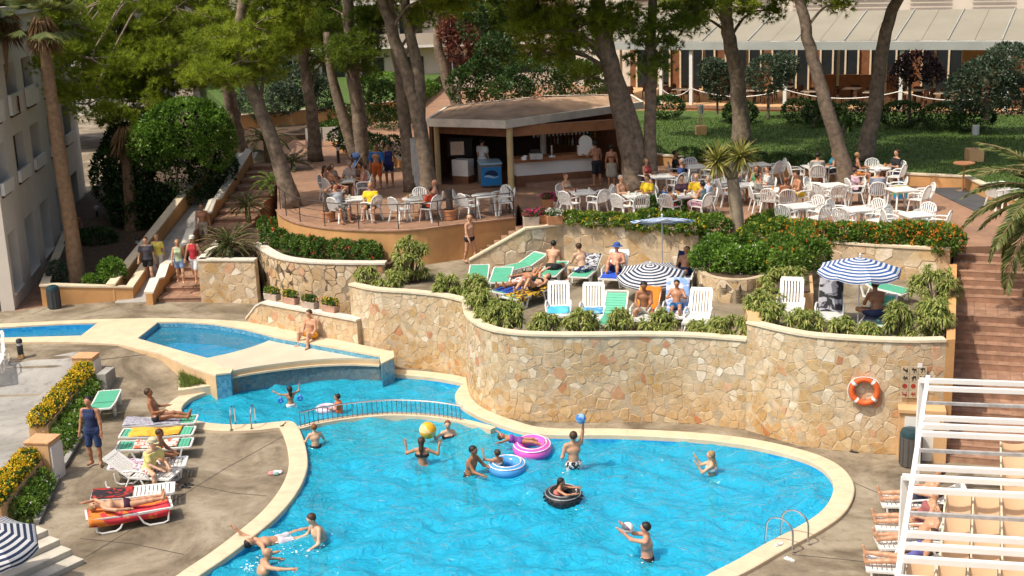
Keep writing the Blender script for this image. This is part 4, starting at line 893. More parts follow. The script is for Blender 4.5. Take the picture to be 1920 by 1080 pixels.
def pine(label, trunk, w, gz, pads, dens=1.0, m=None, forks=(), Y=None, bark=None, clump=.52, Yc=None, lean=0.0):
    base = P(*trunk[0], gz); Y = Y or base[1]; root = empty('pine_tree', base, 0, label, 'tree', 'pines around the terrace')
    b = base; T = [D(x, y, Y + lean * i / (len(trunk) - 1)) - b for i, (x, y) in enumerate(trunk)]; T[0] = np.zeros(3); k = Y / FPX; r0 = w * k / 2 * .88
    T = spline(T, 4); nT = len(T); zt = [t[2] for t in T]
    rad = [r0 * (1.18 - .55 * i / nT) * (1 + .3 * max(0, 1 - 7 * i / nT)) for i in range(nT)]
    T = [np.array(t) + RG.normal(0, r0 * .10, 3) * (0 < i < nT - 1) for i, t in enumerate(T)]
    MB().tube(T, rad, 12).build('trunk', bark or M_BARK, root, smooth='all')
    for fk in forks:
        f = spline([D(x, y, Y) - b for x, y in fk], 4); MB().tube(f, [r0 * (.95 - .45 * i / len(f)) for i in range(len(f))], 9).build('limb', bark or M_BARK, root, smooth='all')
    tr = np.array(T); VV = []; RR = []; bt = MB()
    for (cx, cy, rx, ry, *dY) in pads:
        dy = RG.uniform(-1, 1) * rx * k * .55; yc = (Yc(cx) if Yc else Y) + (dY[0] if dY else 0); kc = yc / FPX; c = D(cx, cy, yc + dy) - b; coarse = cy + ry < 0; cl = .95 if coarse else clump; rxm, rym = rx * kc, ry * kc; rd = .75 * rxm  # coarse pads sit above the frame; many are added to cast shade
        # limb from the trunk to the pad
        cand = tr[np.argmin(np.linalg.norm(tr - (c - np.array([0, 0, rym * 1.5 + .4 * rxm])), axis=1))]; cand = tr[-1] if coarse else cand; mid = (cand + c) / 2 + np.array([0, 0, .15 * np.linalg.norm(c - cand)])
        bt.tube(spline([cand, mid, c], 4), [r0 * .26 * (1 - .09 * i) for i in range(9)], 6)
        ncl = max(5, int(rxm * rym * 5.2 / (cl * cl) * .82 * dens))
        u = rdir(ncl); rr = RG.uniform(.3, 1, ncl) ** .5; cc = c + u * rr[:, None] * np.array([rxm, rd, rym])
        for q in cc[::3]: bt.tube([c, (c + q) / 2 + RG.normal(0, .08, 3), q], [.035, .025, .012], 4, cap=False)
        for q in cc:
            R = cl * RG.uniform(.55, 1.2); nt_ = int(34 * (R / .5) ** 2); tone = RG.uniform(0, .5); up = rdir(nt_, .55)
            tc = q + up * R * RG.uniform(.35, 1.0, (nt_, 1)) * np.array([1, 1, .62]); nn = 6 if coarse else 16
            d = unit(np.repeat(unit(up + np.array([0, 0, .35])), nn, 0) * .9 + RG.normal(size=(nt_ * nn, 3)) * .62); C = np.repeat(tc, nn, 0)
            VV.append(needles(C, d, RG.uniform(.14, .27, nt_ * nn) * (1.7 if coarse else 1), .07 if coarse else .026)); RR.append(np.clip(tone + np.repeat(RG.uniform(0, .4, nt_), nn) + RG.uniform(0, .15, nt_ * nn), 0, 1))
    if VV: link('crown', quads_mesh('crown', np.concatenate(VV), 3, np.concatenate(RR), m or M_PINE), root)
    tag(bt.build('branches', bark or M_BARK, root), kind='stuff')
    return root
pine('leaning pine nearest the apartment block with the widest bright crown', [(450, 292), (440, 230), (428, 170), (400, 80), (375, 0), (350, -100)], 28, 2.6,
     [(255, 60, 95, 50), (170, 110, 78, 42), (340, 120, 88, 50), (165, 195, 62, 30), (255, 205, 80, 32), (140, 45, 55, 40), (400, 50, 80, 55), (215, 150, 80, 36), (315, 150, 75, 30), (230, 0, 130, 45), (330, 15, 90, 45), (120, 85, 48, 40), (200, 70, 80, 40), (300, 75, 80, 45), (260, 120, 90, 40), (375, 140, 60, 34), (190, 165, 70, 32), (210, 220, 55, 22), (420, -90, 110, 45), (110, 130, 40, 30), (285, 150, 80, 36), (240, 225, 50, 18), (130, 175, 40, 24), (150, 20, 70, 40), (100, 60, 40, 36), (230, 100, 70, 36), (190, 40, 60, 36), (205, 110, 60, 34), (180, 85, 50, 34)], .95, Yc=lambda cx: 48 if cx < 175 else 56, lean=-2)
pine('pine leaning to the left over the railing corner of the terrace', [(548, 388), (520, 290), (490, 210), (465, 150), (450, 80), (455, 0), (470, -100)], 29, Z_BAR,
     [(475, 50, 75, 48), (400, 150, 60, 28), (520, 85, 60, 40), (450, 115, 75, 40), (540, 20, 60, 45), (470, -20, 90, 45), (410, 130, 50, 30), (500, -110, 130, 55), (430, 70, 70, 45), (500, 130, 60, 30), (560, 60, 45, 40), (560, -60, 120, 45), (640, -120, 140, 50), (600, -85, 150, 45, -5), (700, -95, 150, 45, -5)], 1.0)  # pads pushed toward the camera are added, unseen, to shade the terrace
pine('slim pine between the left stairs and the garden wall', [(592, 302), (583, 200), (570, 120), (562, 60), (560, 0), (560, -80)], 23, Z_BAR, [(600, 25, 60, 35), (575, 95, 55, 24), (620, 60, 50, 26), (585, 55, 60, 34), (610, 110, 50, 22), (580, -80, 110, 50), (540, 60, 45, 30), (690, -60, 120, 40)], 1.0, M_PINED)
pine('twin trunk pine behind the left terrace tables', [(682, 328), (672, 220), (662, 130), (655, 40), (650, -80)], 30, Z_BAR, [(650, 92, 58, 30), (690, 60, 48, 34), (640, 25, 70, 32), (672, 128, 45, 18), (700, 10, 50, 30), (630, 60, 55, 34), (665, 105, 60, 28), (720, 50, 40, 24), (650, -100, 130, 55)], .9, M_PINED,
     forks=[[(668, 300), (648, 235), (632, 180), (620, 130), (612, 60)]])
pine('upright pine left of the tall white cabinet', [(772, 358), (758, 230), (748, 130), (735, 40), (725, -60)], 24, Z_BAR, [(735, -75, 120, 45), (700, -120, 120, 50), (820, -60, 110, 40), (640, -60, 110, 40), (760, -160, 170, 50)], 1.0)  # pads out of view, most of them added to shade the terrace
pine('forked pine leaning in front of the kiosk corner', [(808, 378), (797, 290), (778, 190), (748, 95), (722, 20), (705, -60)], 30, Z_BAR, [(810, 28, 52, 26), (850, 8, 45, 26), (790, 0, 50, 24), (780, -90, 120, 55), (900, -70, 130, 45), (850, -140, 160, 50), (980, -60, 110, 40), (800, -85, 150, 45, -5), (900, -95, 150, 45, -5), (1010, -95, 150, 45, -4)], 1.0,  # several of the high, unseen pads are added for shade around the kiosk
     forks=[[(786, 230), (785, 140), (768, 60), (760, 0), (765, -80)]])
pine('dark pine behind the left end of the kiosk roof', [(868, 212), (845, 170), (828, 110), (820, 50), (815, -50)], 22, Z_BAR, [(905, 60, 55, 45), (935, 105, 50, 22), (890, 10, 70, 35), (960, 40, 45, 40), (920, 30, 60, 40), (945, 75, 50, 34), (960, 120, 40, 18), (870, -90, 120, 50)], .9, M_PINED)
pine('thick leaning pine at the right end of the kiosk', [(1196, 358), (1178, 265), (1157, 175), (1138, 100), (1125, 40), (1120, -60)], 42, Z_BAR,
     [(1040, 55, 58, 42), (1100, 45, 66, 42), (1015, 100, 40, 24), (1083, 145, 42, 22), (1150, 35, 60, 36), (995, 20, 42, 34), (1070, 100, 55, 26), (1120, -70, 170, 50), (1000, -110, 150, 50), (1060, 20, 60, 36), (1010, 60, 45, 34)], 1.15, forks=[[(1208, 358), (1194, 270), (1172, 190), (1150, 125), (1140, 70)]])
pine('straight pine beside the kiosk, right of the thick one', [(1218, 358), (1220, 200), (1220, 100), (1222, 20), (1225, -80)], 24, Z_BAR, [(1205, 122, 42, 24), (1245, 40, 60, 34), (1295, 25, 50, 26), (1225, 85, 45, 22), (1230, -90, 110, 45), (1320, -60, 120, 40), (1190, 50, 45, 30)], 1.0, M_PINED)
pine('broad pine rising from the lawn behind the yucca', [(1392, 270), (1385, 180), (1372, 90), (1362, 30), (1360, -60)], 32, 3.6, [(1335, 15, 90, 26), (1420, 20, 50, 20), (1285, 35, 42, 20), (1380, -90, 150, 50), (1470, -60, 110, 40), (1250, -80, 130, 45), (1330, -150, 180, 50), (1480, -75, 150, 45), (1600, -70, 140, 45), (1220, -130, 150, 50)], 1.0)  # unseen upper pads, mostly added so the lawn falls in shade
pine('slender pine leaning left among the right tables', [(1592, 352), (1565, 250), (1535, 150), (1515, 70), (1500, 0), (1495, -80)], 28, Z_BAR, [(1572, 4, 42, 15), (1490, -110, 140, 45), (1400, -140, 150, 45), (1590, -90, 120, 40), (1680, -80, 150, 45), (1780, -100, 150, 45), (1330, -80, 130, 45)], 1.0)  # pads above the view, mostly added as shade for lawn and restaurant
pine('pine leaning right at the edge of the lawn', [(1622, 302), (1640, 200), (1650, 120), (1665, 40), (1690, -20), (1700, -100)], 30, 3.6, [(1720, -130, 140, 45), (1600, -140, 150, 45), (1820, -120, 140, 45), (1500, -80, 150, 50), (1650, -70, 150, 45), (1780, -62, 150, 42), (1900, -70, 150, 45), (1400, -100, 140, 45)], 1.0)  # crown is out of view; extra pads added to shade the lawn
# ---- leafy crowns and shrubs
def leafcloud(ell, n, size, tone=(0, 1), shell=.55, up=.3, flat=.0):
    """leaves spread through a set of ellipsoids [(centre, radii)]"""
    V = []; Rr = []; tot = sum(e[1][0] * e[1][1] + e[1][0] * e[1][2] for e in ell)
    for c, r in ell:
        k = max(20, int(n * (r[0] * r[1] + r[0] * r[2]) / tot)); u = rdir(k, up); rr = RG.uniform(shell, 1.0, (k, 1)) ** .6; C = np.array(c) + u * rr * np.array(r)
        nb = max(6, k // 60); cen = np.array(c) + rdir(nb, up) * np.array(r) * .95; near = np.argmin(((C[:, None] - cen[None]) ** 2).sum(2), 1) if k * nb < 4e6 else RG.integers(0, nb, k)
        C = C + (cen[near] - C) * RG.uniform(.0, .38, (k, 1)); tb = RG.uniform(tone[0], tone[1], nb)
        d = unit(u * .5 + rdir(k, .25)); V.append(leaves(C, d, RG.uniform(.7, 1.3, k) * size, size * .55)); Rr.append(np.clip(tb[near] * .6 + RG.uniform(0, .4, k), 0, 1))
    return np.concatenate(V), np.concatenate(Rr)
def flowers(ell, n, size, per=6, up=.5):
    V = []
    tot = sum(e[1][0] ** 2 for e in ell)
    for c, r in ell:
        k = max(2, int(n * r[0] ** 2 / tot)); u = rdir(k, up); C = np.array(c) + u * np.array(r) * RG.uniform(.92, 1.06, (k, 1)); C = np.repeat(C, per, 0) + RG.normal(0, size * .45, (k * per, 3)); V.append(leaves(C, rdir(k * per, .6), size, size * .9))
    V = np.concatenate(V); return V, RG.uniform(0, 1, len(V))
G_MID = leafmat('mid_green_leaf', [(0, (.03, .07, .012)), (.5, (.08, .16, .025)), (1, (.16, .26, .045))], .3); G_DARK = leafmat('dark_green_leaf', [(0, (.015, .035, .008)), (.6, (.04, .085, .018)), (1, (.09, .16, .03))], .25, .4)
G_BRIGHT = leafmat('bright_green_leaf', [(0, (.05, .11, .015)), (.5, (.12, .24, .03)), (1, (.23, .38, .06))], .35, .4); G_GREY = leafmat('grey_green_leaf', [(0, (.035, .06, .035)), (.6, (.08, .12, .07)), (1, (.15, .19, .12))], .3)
G_RED = leafmat('red_leaf', [(0, (.10, .03, .02)), (.6, (.20, .07, .045)), (1, (.30, .13, .08))], .3); G_PURP = leafmat('purple_leaf', [(0, (.02, .008, .01)), (1, (.07, .03, .03))], .25)
G_SHRUB = leafmat('lantana_leaf', [(0, (.045, .10, .015)), (.5, (.12, .22, .03)), (1, (.23, .35, .06))], .35)
F_ORANGE = leafmat('orange_petal', [(0, (.55, .10, .015)), (.6, (.75, .22, .02)), (1, (.8, .45, .05))], .3); F_RED = leafmat('red_petal', [(0, (.45, .02, .02)), (1, (.75, .10, .06))], .3)
F_YEL = leafmat('yellow_petal', [(0, (.65, .38, .01)), (1, (.85, .65, .04))], .3); F_PINK = leafmat('pink_petal', [(0, (.45, .01, .12)), (1, (.75, .08, .28))], .3); F_WHITE = leafmat('white_petal', [(0, (.6, .6, .5)), (1, (.8, .8, .75))], .3)
def shrub(name, label, ell, n, size, m, fl=None, cat='shrub', group=None, stem=True, tone=(0, 1), shell=.55, stem_m=None):
    """ell: [(x, y, z, rx, ry, rz)] in world metres; the thing's base is under the first one"""
    e = np.array(ell, float); b = np.array([e[0, 0], e[0, 1], (e[:, 2] - e[:, 5]).min()]); root = empty(name, b, 0, label, cat, group); loc = [((q[0] - b[0], q[1] - b[1], q[2] - b[2]), (q[3], q[4], q[5])) for q in e]
    V, r = leafcloud(loc, n, size, tone, shell); link('foliage', quads_mesh('foliage', V, 4, r, m), root)
    if fl:
        for mt, k, s, nm in fl: V, r = flowers(loc, k, s); tag(link(nm, quads_mesh(nm, V, 4, r, mt), root), kind='stuff')
    if stem:
        sb = MB()
        for c, r_ in loc:
            for j in range(3): q = np.array(c) + RG.uniform(-.5, .5, 3) * np.array(r_); sb.tube([(c[0] * .6, c[1] * .6, -.05), (np.array(c) * .8 + q * .2), q], [.03, .02, .01], 5)
        tag(sb.build('stems', stem_m or M_BARK, root), kind='stuff')
    return root
def E(px, py, Y, rx, ry, rd=None):      # an ellipsoid given by its outline in photo pixels and its distance
    c = D(px, py, Y); k = Y / FPX; return (c[0], c[1], c[2], rx * k, (rd if rd else rx * k * .8), ry * k)
# big ficus by the ramp
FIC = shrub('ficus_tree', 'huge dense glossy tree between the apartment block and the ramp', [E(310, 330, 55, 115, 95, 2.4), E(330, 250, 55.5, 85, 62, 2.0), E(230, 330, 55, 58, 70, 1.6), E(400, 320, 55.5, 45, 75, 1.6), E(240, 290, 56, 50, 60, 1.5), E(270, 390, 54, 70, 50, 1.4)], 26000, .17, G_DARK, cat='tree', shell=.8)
_ft = shrub('painted_sunlit_crown', 'x', [E(350, 240, 53.6, 82, 56, 1.8), E(285, 272, 53.4, 48, 48, 1.4), E(405, 265, 53.8, 38, 55, 1.2)], 12000, .16, G_BRIGHT, cat='tree', shell=.85)  # brighter leaves paint the sunlight onto the top of the ficus
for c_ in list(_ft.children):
    c_.name = 'painted_sunlit_foliage' if c_.name.startswith('foliage') else 'twigs'; c_.parent = FIC; c_.location = Vector(_ft.location) - Vector(FIC.location)
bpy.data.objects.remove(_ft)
# garden behind
Yg = 66
for i, (lb, ell, n, s, m, ct) in enumerate([
    ('grey green rounded olive tree in the garden left of the kiosk', [E(560, 160, 68, 48, 40), E(600, 175, 68, 35, 35), E(535, 185, 67, 35, 30)], 7000, .16, G_GREY, 'tree'),
    ('tall dark conical cypress bush behind the leaning pines', [E(500, 175, 70, 30, 48), E(470, 200, 70, 25, 40)], 4000, .15, G_GREY, 'shrub'),
    ('reddish leafed tree above the kiosk roof on the left', [E(870, 85, 74, 36, 42), E(845, 60, 74, 25, 30), E(895, 115, 74, 22, 22)], 3800, .2, G_RED, 'tree'),
    ('dark ivy covered tree beside the reddish tree', [E(905, 150, 70, 45, 45), E(870, 160, 70, 35, 35), E(930, 120, 70, 45, 60), E(885, 40, 72, 30, 40)], 6500, .18, G_DARK, 'tree'),
    ('dark evergreen mass behind the kiosk roof', [E(1010, 145, 68, 70, 38, 2), E(1090, 150, 68, 60, 38, 2), E(960, 165, 68, 45, 25, 2)], 6500, .18, G_DARK, 'tree'),
    ('small grey leafed tree in front of the restaurant post', [E(1345, 150, 64, 28, 40), E(1330, 135, 64, 22, 28)], 3600, .14, G_GREY, 'tree'),
    ('bushy grey green tree in the middle of the restaurant front', [E(1440, 140, 65, 42, 38), E(1470, 125, 65, 28, 28)], 4000, .14, G_GREY, 'tree'),
    ('dark purple leafed tree in front of the restaurant', [E(1720, 125, 61, 42, 30), E(1690, 140, 61, 25, 28), E(1750, 140, 61, 25, 22)], 2600, .15, G_PURP, 'tree'),
    ('wide grey green tree at the right end of the restaurant', [E(1850, 160, 57, 62, 55), E(1890, 120, 57, 50, 40), E(1805, 170, 57, 35, 42), E(1900, 180, 57, 40, 38)], 9000, .15, G_GREY, 'tree'),
    ('bright green clipped bush on the upper garden lawn', [E(455, 175, 72, 30, 22), E(500, 130, 74, 30, 18)], 2500, .14, G_MID, 'shrub'),
    ('yellowish bush beside the path behind the kiosk', [E(805, 165, 66, 20, 14), E(780, 180, 66, 15, 12)], 1600, .13, G_BRIGHT, 'shrub'),
    ('feathery green bush left of the forked pine', [E(720, 190, 62, 35, 40), E(690, 170, 63, 25, 26)], 3200, .14, G_MID, 'shrub'),
    ('clipped green mound at the top of the garden', [E(720, 150, 70, 45, 14), E(760, 165, 70, 30, 14)], 2200, .14, G_BRIGHT, 'shrub')]):
    shrub('garden_tree' if ct == 'tree' else 'garden_shrub', lb, ell, n, s, m, cat=ct, stem=False, shell=.6)
    r_ = bpy.data.objects[-1] if False else None
# trunks for the free standing garden trees
def add_stem(obj_label, px, py0, py1, Y, w):
    o = next(q for q in bpy.data.objects if q.get('label') == obj_label); b = np.array(o.location); a = D(px, py0, Y) - b; c = D(px, py1, Y) - b
    MB().tube([a, (a + c) / 2 + RG.normal(0, .05, 3), c], [w, w * .8, w * .6], 7).build('trunk', M_BARK, o, smooth=True)
add_stem('grey green rounded olive tree in the garden left of the kiosk', 585, 240, 185, 68, .12); add_stem('dark purple leafed tree in front of the restaurant', 1705, 235, 140, 61, .1)
add_stem('wide grey green tree at the right end of the restaurant', 1850, 225, 180, 57, .16); add_stem('reddish leafed tree above the kiosk roof on the left', 860, 200, 100, 74, .12)
add_stem('small grey leafed tree in front of the restaurant post', 1345, 215, 165, 64, .07); add_stem('bushy grey green tree in the middle of the restaurant front', 1440, 220, 160, 65, .09)
# hedges
def hedge(label, px, z, w, h, n, m=G_DARK, size=.13):
    pts = [P(x, y, z) for x, y in px]; el = []
    for a, b in zip(pts[:-1], pts[1:]):
        k = max(1, int(np.linalg.norm(b - a) / (w * .9)))
        for i in range(k): q = a + (b - a) * (i + .5) / k; el.append((q[0], q[1], z + h * .5, w * .75, w * .6, h * .52))
    return shrub('hedge', label, el, n, size, m, cat='hedge', stem=False, shell=.75)
hedge('long dark clipped hedge below the restaurant terrace', [(1640, 238), (1740, 242), (1850, 248)], 3.6, 1.4, 1.25, 6500)
hedge('dark hedge at the foot of the restaurant, left of the leaning pines', [(1480, 228), (1560, 234), (1640, 238)], 3.6, 1.3, 1.15, 4500)
hedge('rounded dark bush in front of the restaurant steps', [(1355, 230), (1420, 232)], 3.6, 1.2, 1.1, 2200)
hedge('dark bush beside the straight pine', [(1235, 222), (1265, 224)], 3.6, 1.3, 1.2, 1800)
hedge('low loose hedge in front of the lawn behind the tables', [(1270, 300), (1350, 306), (1440, 312), (1530, 320), (1600, 322)], 3.55, .8, .55, 6000, G_DARK, .1)
hedge('clipped hedge behind the low garden wall left of the kiosk', [(640, 275), (680, 290), (750, 300)], Z_BAR + .3, 1.2, 1.0, 3600)
hedge('trimmed hedge along the upper path near the slim pine', [(630, 235), (700, 240), (760, 245)], Z_BAR, 1.3, 1.2, 3600, G_DARK)
hedge('dark hedge across the garden slope', [(600, 262), (640, 250)], Z_BAR, 1.1, .8, 1500, G_MID)
# ---- lawn with its kerb wall
M_LAWN = mat('lawn_grass', (.06, .11, .018), .9, .45, 3.0, 1.0, 30)
lawn_px = [(1188, 286), (1300, 298), (1440, 312), (1600, 321), (1703, 327), (1812, 332), (1905, 374), (2010, 400)]
lw = [P(x, y, 3.6)[:2] for x, y in lawn_px]; lw_loop = lw + [lw[-1] + np.array([8, 0]), np.array([30, 62]), np.array([6, 71])]
o = MB().prism(ccw(xy(lw_loop)), Z_BAR - .1, 3.595).build('lawn', M_LAWN); tag(o, kind='structure')
kerb_wall(lw, Z_BAR, .40, 'low orange kerb wall with pale coping along the front of the lawn', M_PLASTER, M_CREAM, .22, 'lawn_wall')
pts = []; lp = ccw(xy(lw_loop))
X_ = RG.uniform(3, 26, 40000); Y_ = RG.uniform(42, 66, 40000); ok = [inpoly((a, b), lp) for a, b in zip(X_, Y_)]; C = np.stack([X_[ok], Y_[ok], np.full(sum(ok), 3.59)], 1)
tag(link('grass', quads_mesh('grass', leaves(C, rdir(len(C), 3.0), RG.uniform(.06, .13, len(C)), .035), 4, RG.uniform(0, 1, len(C)), leafmat('grass_blade', [(0, (.045, .09, .013)), (1, (.12, .19, .035))], .35))), kind='stuff')
# upper garden left of the kiosk
gw = [P(445, 245, 3.4)[:2], P(520, 238, 3.4)[:2], P(640, 228, 3.4)[:2], P(760, 215, 3.4)[:2]]
kerb_wall(gw, Z_BAR, 1.0, 'orange garden retaining wall behind the slim pine', M_PLASTER, M_CREAM, .25, 'garden_wall')
o = MB().prism(ccw(xy(gw + [gw[-1] + np.array([2, 25]), gw[0] + np.array([-8, 25])])), 2.5, Z_BAR + .95).build('upper_lawn', M_LAWN); tag(o, kind='structure')
gk = spline([P(x, y, Z_BAR)[:2] for x, y in [(618, 262), (640, 282), (665, 293), (720, 303), (765, 318)]], 3)
kerb_wall(gk, Z_BAR, .35, 'low curved orange kerb in front of the clipped hedge', M_PLASTER, M_CREAM, .2, 'garden_wall')
o = MB().prism(ccw(xy([P(445, 246, 3.3)[:2], P(520, 239, 3.3)[:2], P(640, 229, 3.3)[:2], P(600, 262, 3.2)[:2], P(520, 262, 3.2)[:2]])), 2.5, Z_BAR + .25).build('garden_bed', M_SOIL); tag(o, kind='structure')
# ---- palms
def tall_palm(label, trunk, w, gz, crown=True, skirt=True, Y=None):
    base = P(*trunk[0], gz); Y = Y or base[1]; k = Y / FPX; root = empty('fan_palm', base, 0, label, 'palm tree'); T = [D(x, y, Y) - base for x, y in trunk]; T[0] = np.zeros(3); T = spline(T, 8); n = len(T)
    MB().tube(T, [w * k / 2 * (1.25 - .45 * i / n + .28 * max(0, 1 - 5 * i / n)) * (1 + .03 * (i % 2)) for i in range(n)], 12).build('trunk', M_BARKP, root, smooth='all')
    top = T[-1]; VV = []; RR = []
    if crown:
        for j in range(26):
            a = RG.uniform(0, 6.28); el = RG.uniform(-.5, 1.3); st = top + np.array([math.cos(a) * math.cos(el), math.sin(a) * math.cos(el), math.sin(el)]) * .9; ax = unit(st - top); fan = 22
            side = unit(np.cross(ax, (0, 0, 1.))); upv = np.cross(side, ax); ang = np.linspace(-1.3, 1.3, fan); d = unit(np.cos(ang)[:, None] * ax + np.sin(ang)[:, None] * side + np.array([0, 0, -.25]) * np.abs(np.sin(ang))[:, None]); VV.append(leaves(np.repeat(st[None], fan, 0), d, RG.uniform(.6, .85, fan), .07, np.repeat(upv[None], fan, 0))); RR.append(RG.uniform(.2, .9, fan)); 
        link('crown', quads_mesh('crown', np.concatenate(VV), 4, np.concatenate(RR), leafmat('fan_leaf', [(0, (.05, .08, .02)), (.7, (.14, .17, .05)), (1, (.30, .26, .09))], .3)), root)
    if skirt:
        n_ = 420; a = RG.uniform(0, 6.28, n_); C = top + np.stack([np.cos(a) * .22, np.sin(a) * .22, RG.uniform(-.5, .25, n_)], 1); d = unit(np.stack([np.cos(a) * .5, np.sin(a) * .5, -np.ones(n_)], 1) + RG.normal(0, .12, (n_, 3)))
        link('dry_skirt', quads_mesh('dry_skirt', leaves(C, d, RG.uniform(.5, 1.0, n_), .07), 4, RG.uniform(0, 1, n_), leafmat('dry_frond', [(0, (.10, .055, .02)), (1, (.30, .19, .085))], .25)), root)
    return root
tall_palm('tall slim fan palm in front of the apartment block', [(146, 532), (132, 420), (110, 280), (92, 150), (78, 40)], 24, .95)
tall_palm('shorter fan palm with a shaggy dry skirt below the pine crown', [(247, 448), (244, 380), (238, 300), (233, 245)], 21, 1.0, False)
tall_palm('fan palm with hanging dry leaves at the far left edge', [(-8, 430), (-6, 300), (2, 150), (8, 30)], 22, .9, Y=47)
def frond(base, az, el, L, droop, nl, lw_, ll, VV, RR, rb, tone=(0, 1)):
    """pinnate leaf: arched rib with two rows of leaflets"""
    h = np.array([math.cos(az), math.sin(az), 0.0]); p = np.array(base, float); pts = [p]; e = el; st = L / 10
    for i in range(10): p = p + (h * math.cos(e) + np.array([0, 0, math.sin(e)])) * st; e -= droop / 10; pts.append(p)
    rb.tube(pts, [.02 * (1 - .08 * i) * L / 2 + .004 for i in range(11)], 4, cap=False); pts = np.array(pts); t = np.linspace(.12, 1, nl); f = t * 10
    C = np.stack([np.interp(f, range(11), pts[:, k]) for k in range(3)], 1); tg = unit(np.stack([np.gradient(C[:, k]) for k in range(3)], 1)); s = unit(np.cross(tg, (0, 0, 1.))); prof = np.sin(np.clip(t, .05, .97) * math.pi) ** .6 * .9 + .15
    for sg in (-1, 1): VV.append(leaves(C, unit(tg * .75 + s * sg * .8 + np.array([0, 0, -.12]) + RG.normal(0, .06, (nl, 3))), ll * prof, lw_)); RR.append(RG.uniform(*tone, nl))
def date_palm(label, px, gz, h, nf, L, name='date_palm', droop=1.5, els=(-.2, 1.2), m=None, nl=46, lw_=.035, ll=.42, trunk_r=.2, world=None, azr=None):
    b = world if world is not None else P(*px, gz); root = empty(name, b, 0, label, 'palm tree' if h > 1 else 'palm'); rb = MB(); VV = []; RR = []
    MB().tube([(0, 0, -.05), (0, 0, h * .5), (0, 0, h)], [trunk_r * 1.1, trunk_r, trunk_r * .95], 10).build('trunk', M_BARKP, root)
    for j in range(nf):
        az = j * 2.399 + RG.uniform(-.2, .2); el = els[0] + (els[1] - els[0]) * (j + .5) / nf
        frond((0.05 * math.cos(az), .05 * math.sin(az), h), az, el, L * RG.uniform(.85, 1.1), droop * RG.uniform(.8, 1.2), nl, lw_, ll, VV, RR, rb)
    link('crown', quads_mesh('crown', np.concatenate(VV), 4, np.concatenate(RR), m or leafmat('date_leaf', [(0, (.07, .10, .03)), (.6, (.15, .19, .055)), (1, (.26, .27, .09))], .3)), root); rb.build('ribs', M_BARKP, root); return root
_dp = D(1985, 372, 33.2)
date_palm('large feathery date palm reaching in from the right edge', None, 0, float(_dp[2]) - .3, 54, 2.75, world=np.array([_dp[0], _dp[1], 0.3]), els=(-.95, 1.2), droop=1.15, nl=80, ll=.5, lw_=.05, trunk_r=.24)
G_CYC = leafmat('sago_leaf', [(0, (.02, .045, .01)), (1, (.07, .125, .025))], .25, .35)
date_palm('sago palm with a full dark rosette above the square stone planter', (432, 480), Z_PLAZA + 1.44, .35, 60, 1.15, 'sago_palm', 1.1, (-.1, 1.25), G_CYC, 34, .022, .16, .12)
date_palm('second sago palm on the bed behind, beside the stairs', (466, 415), Z_PLAZA + 1.6, .6, 34, .95, 'sago_palm', 1.1, (-.1, 1.2), G_CYC, 30, .022, .16, .11)
date_palm('small sago palm at the foot of the leaning pine', (550, 318), Z_BAR, .3, 26, .9, 'sago_palm', 1.0, (.0, 1.2), G_CYC, 26, .025, .16, .1)
date_palm('young pale feathery palm beside the upper stairs', (500, 300), Z_BAR, .9, 22, 1.5, 'young_palm', 1.5, (.1, 1.3), None, 30, .03, .25, .1)
date_palm('light green fern palm at the bend of the stairs', (512, 365), 2.9, .5, 24, .9, 'young_palm', 1.3, (.0, 1.2), G_BRIGHT, 28, .03, .18, .08)
# ---- spiky heads
def spiky(C, n, L, w, up=.3, droop=.25):
    """arching strap leaves from points C, two faces each"""
    k = len(C) * n; c = np.repeat(C, n, 0); d = rdir(k, up); l = RG.uniform(.7, 1.15, k)[:, None] * L; s = unit(np.cross(d, np.array([0, 0, 1.]) + RG.normal(0, .2, (k, 3)))) * w / 2
    m = c + d * l * .55; e = m + unit(d + np.array([0, 0, -droop * 2.2])) * l * .45; A = np.stack([c - s * .7, c + s * .7, m + s, m - s], 1); B = np.stack([m - s, m + s, e + s * .08, e - s * .08], 1)
    r = RG.uniform(0, 1, k); return np.concatenate([A, B]), np.concatenate([r, r])
M_ALOE = leafmat('aloe_leaf', [(0, (.12, .17, .03)), (.45, (.25, .31, .07)), (.8, (.38, .42, .12)), (1, (.50, .45, .18))], .25, .45)
def aloe_bush(label, c, rx, rz_, nros, L=.30, name='aloe_bush', world=None, nl=48):
    c = np.array(c, float); root = empty(name, c, 0, label, 'shrub', 'spiky bushes along the parapet'); u = rdir(nros, .45); C = u * np.array([rx, rx * .8, rz_]) * RG.uniform(.55, 1, (nros, 1)) + np.array([0, 0, rz_ * .45])
    V, r = spiky(C, nl, L, .034, .35, .45); link('rosettes', quads_mesh('rosettes', V, 4, r, M_ALOE), root)
    sb = MB()
    for q in C[::2]: sb.tube([(q[0] * .3, q[1] * .3, -.1), q], [.03, .02], 5)
    tag(sb.build('stems', M_BARK, root), kind='stuff'); return root
def on_wall(px, py, z): return P(px, py, z)
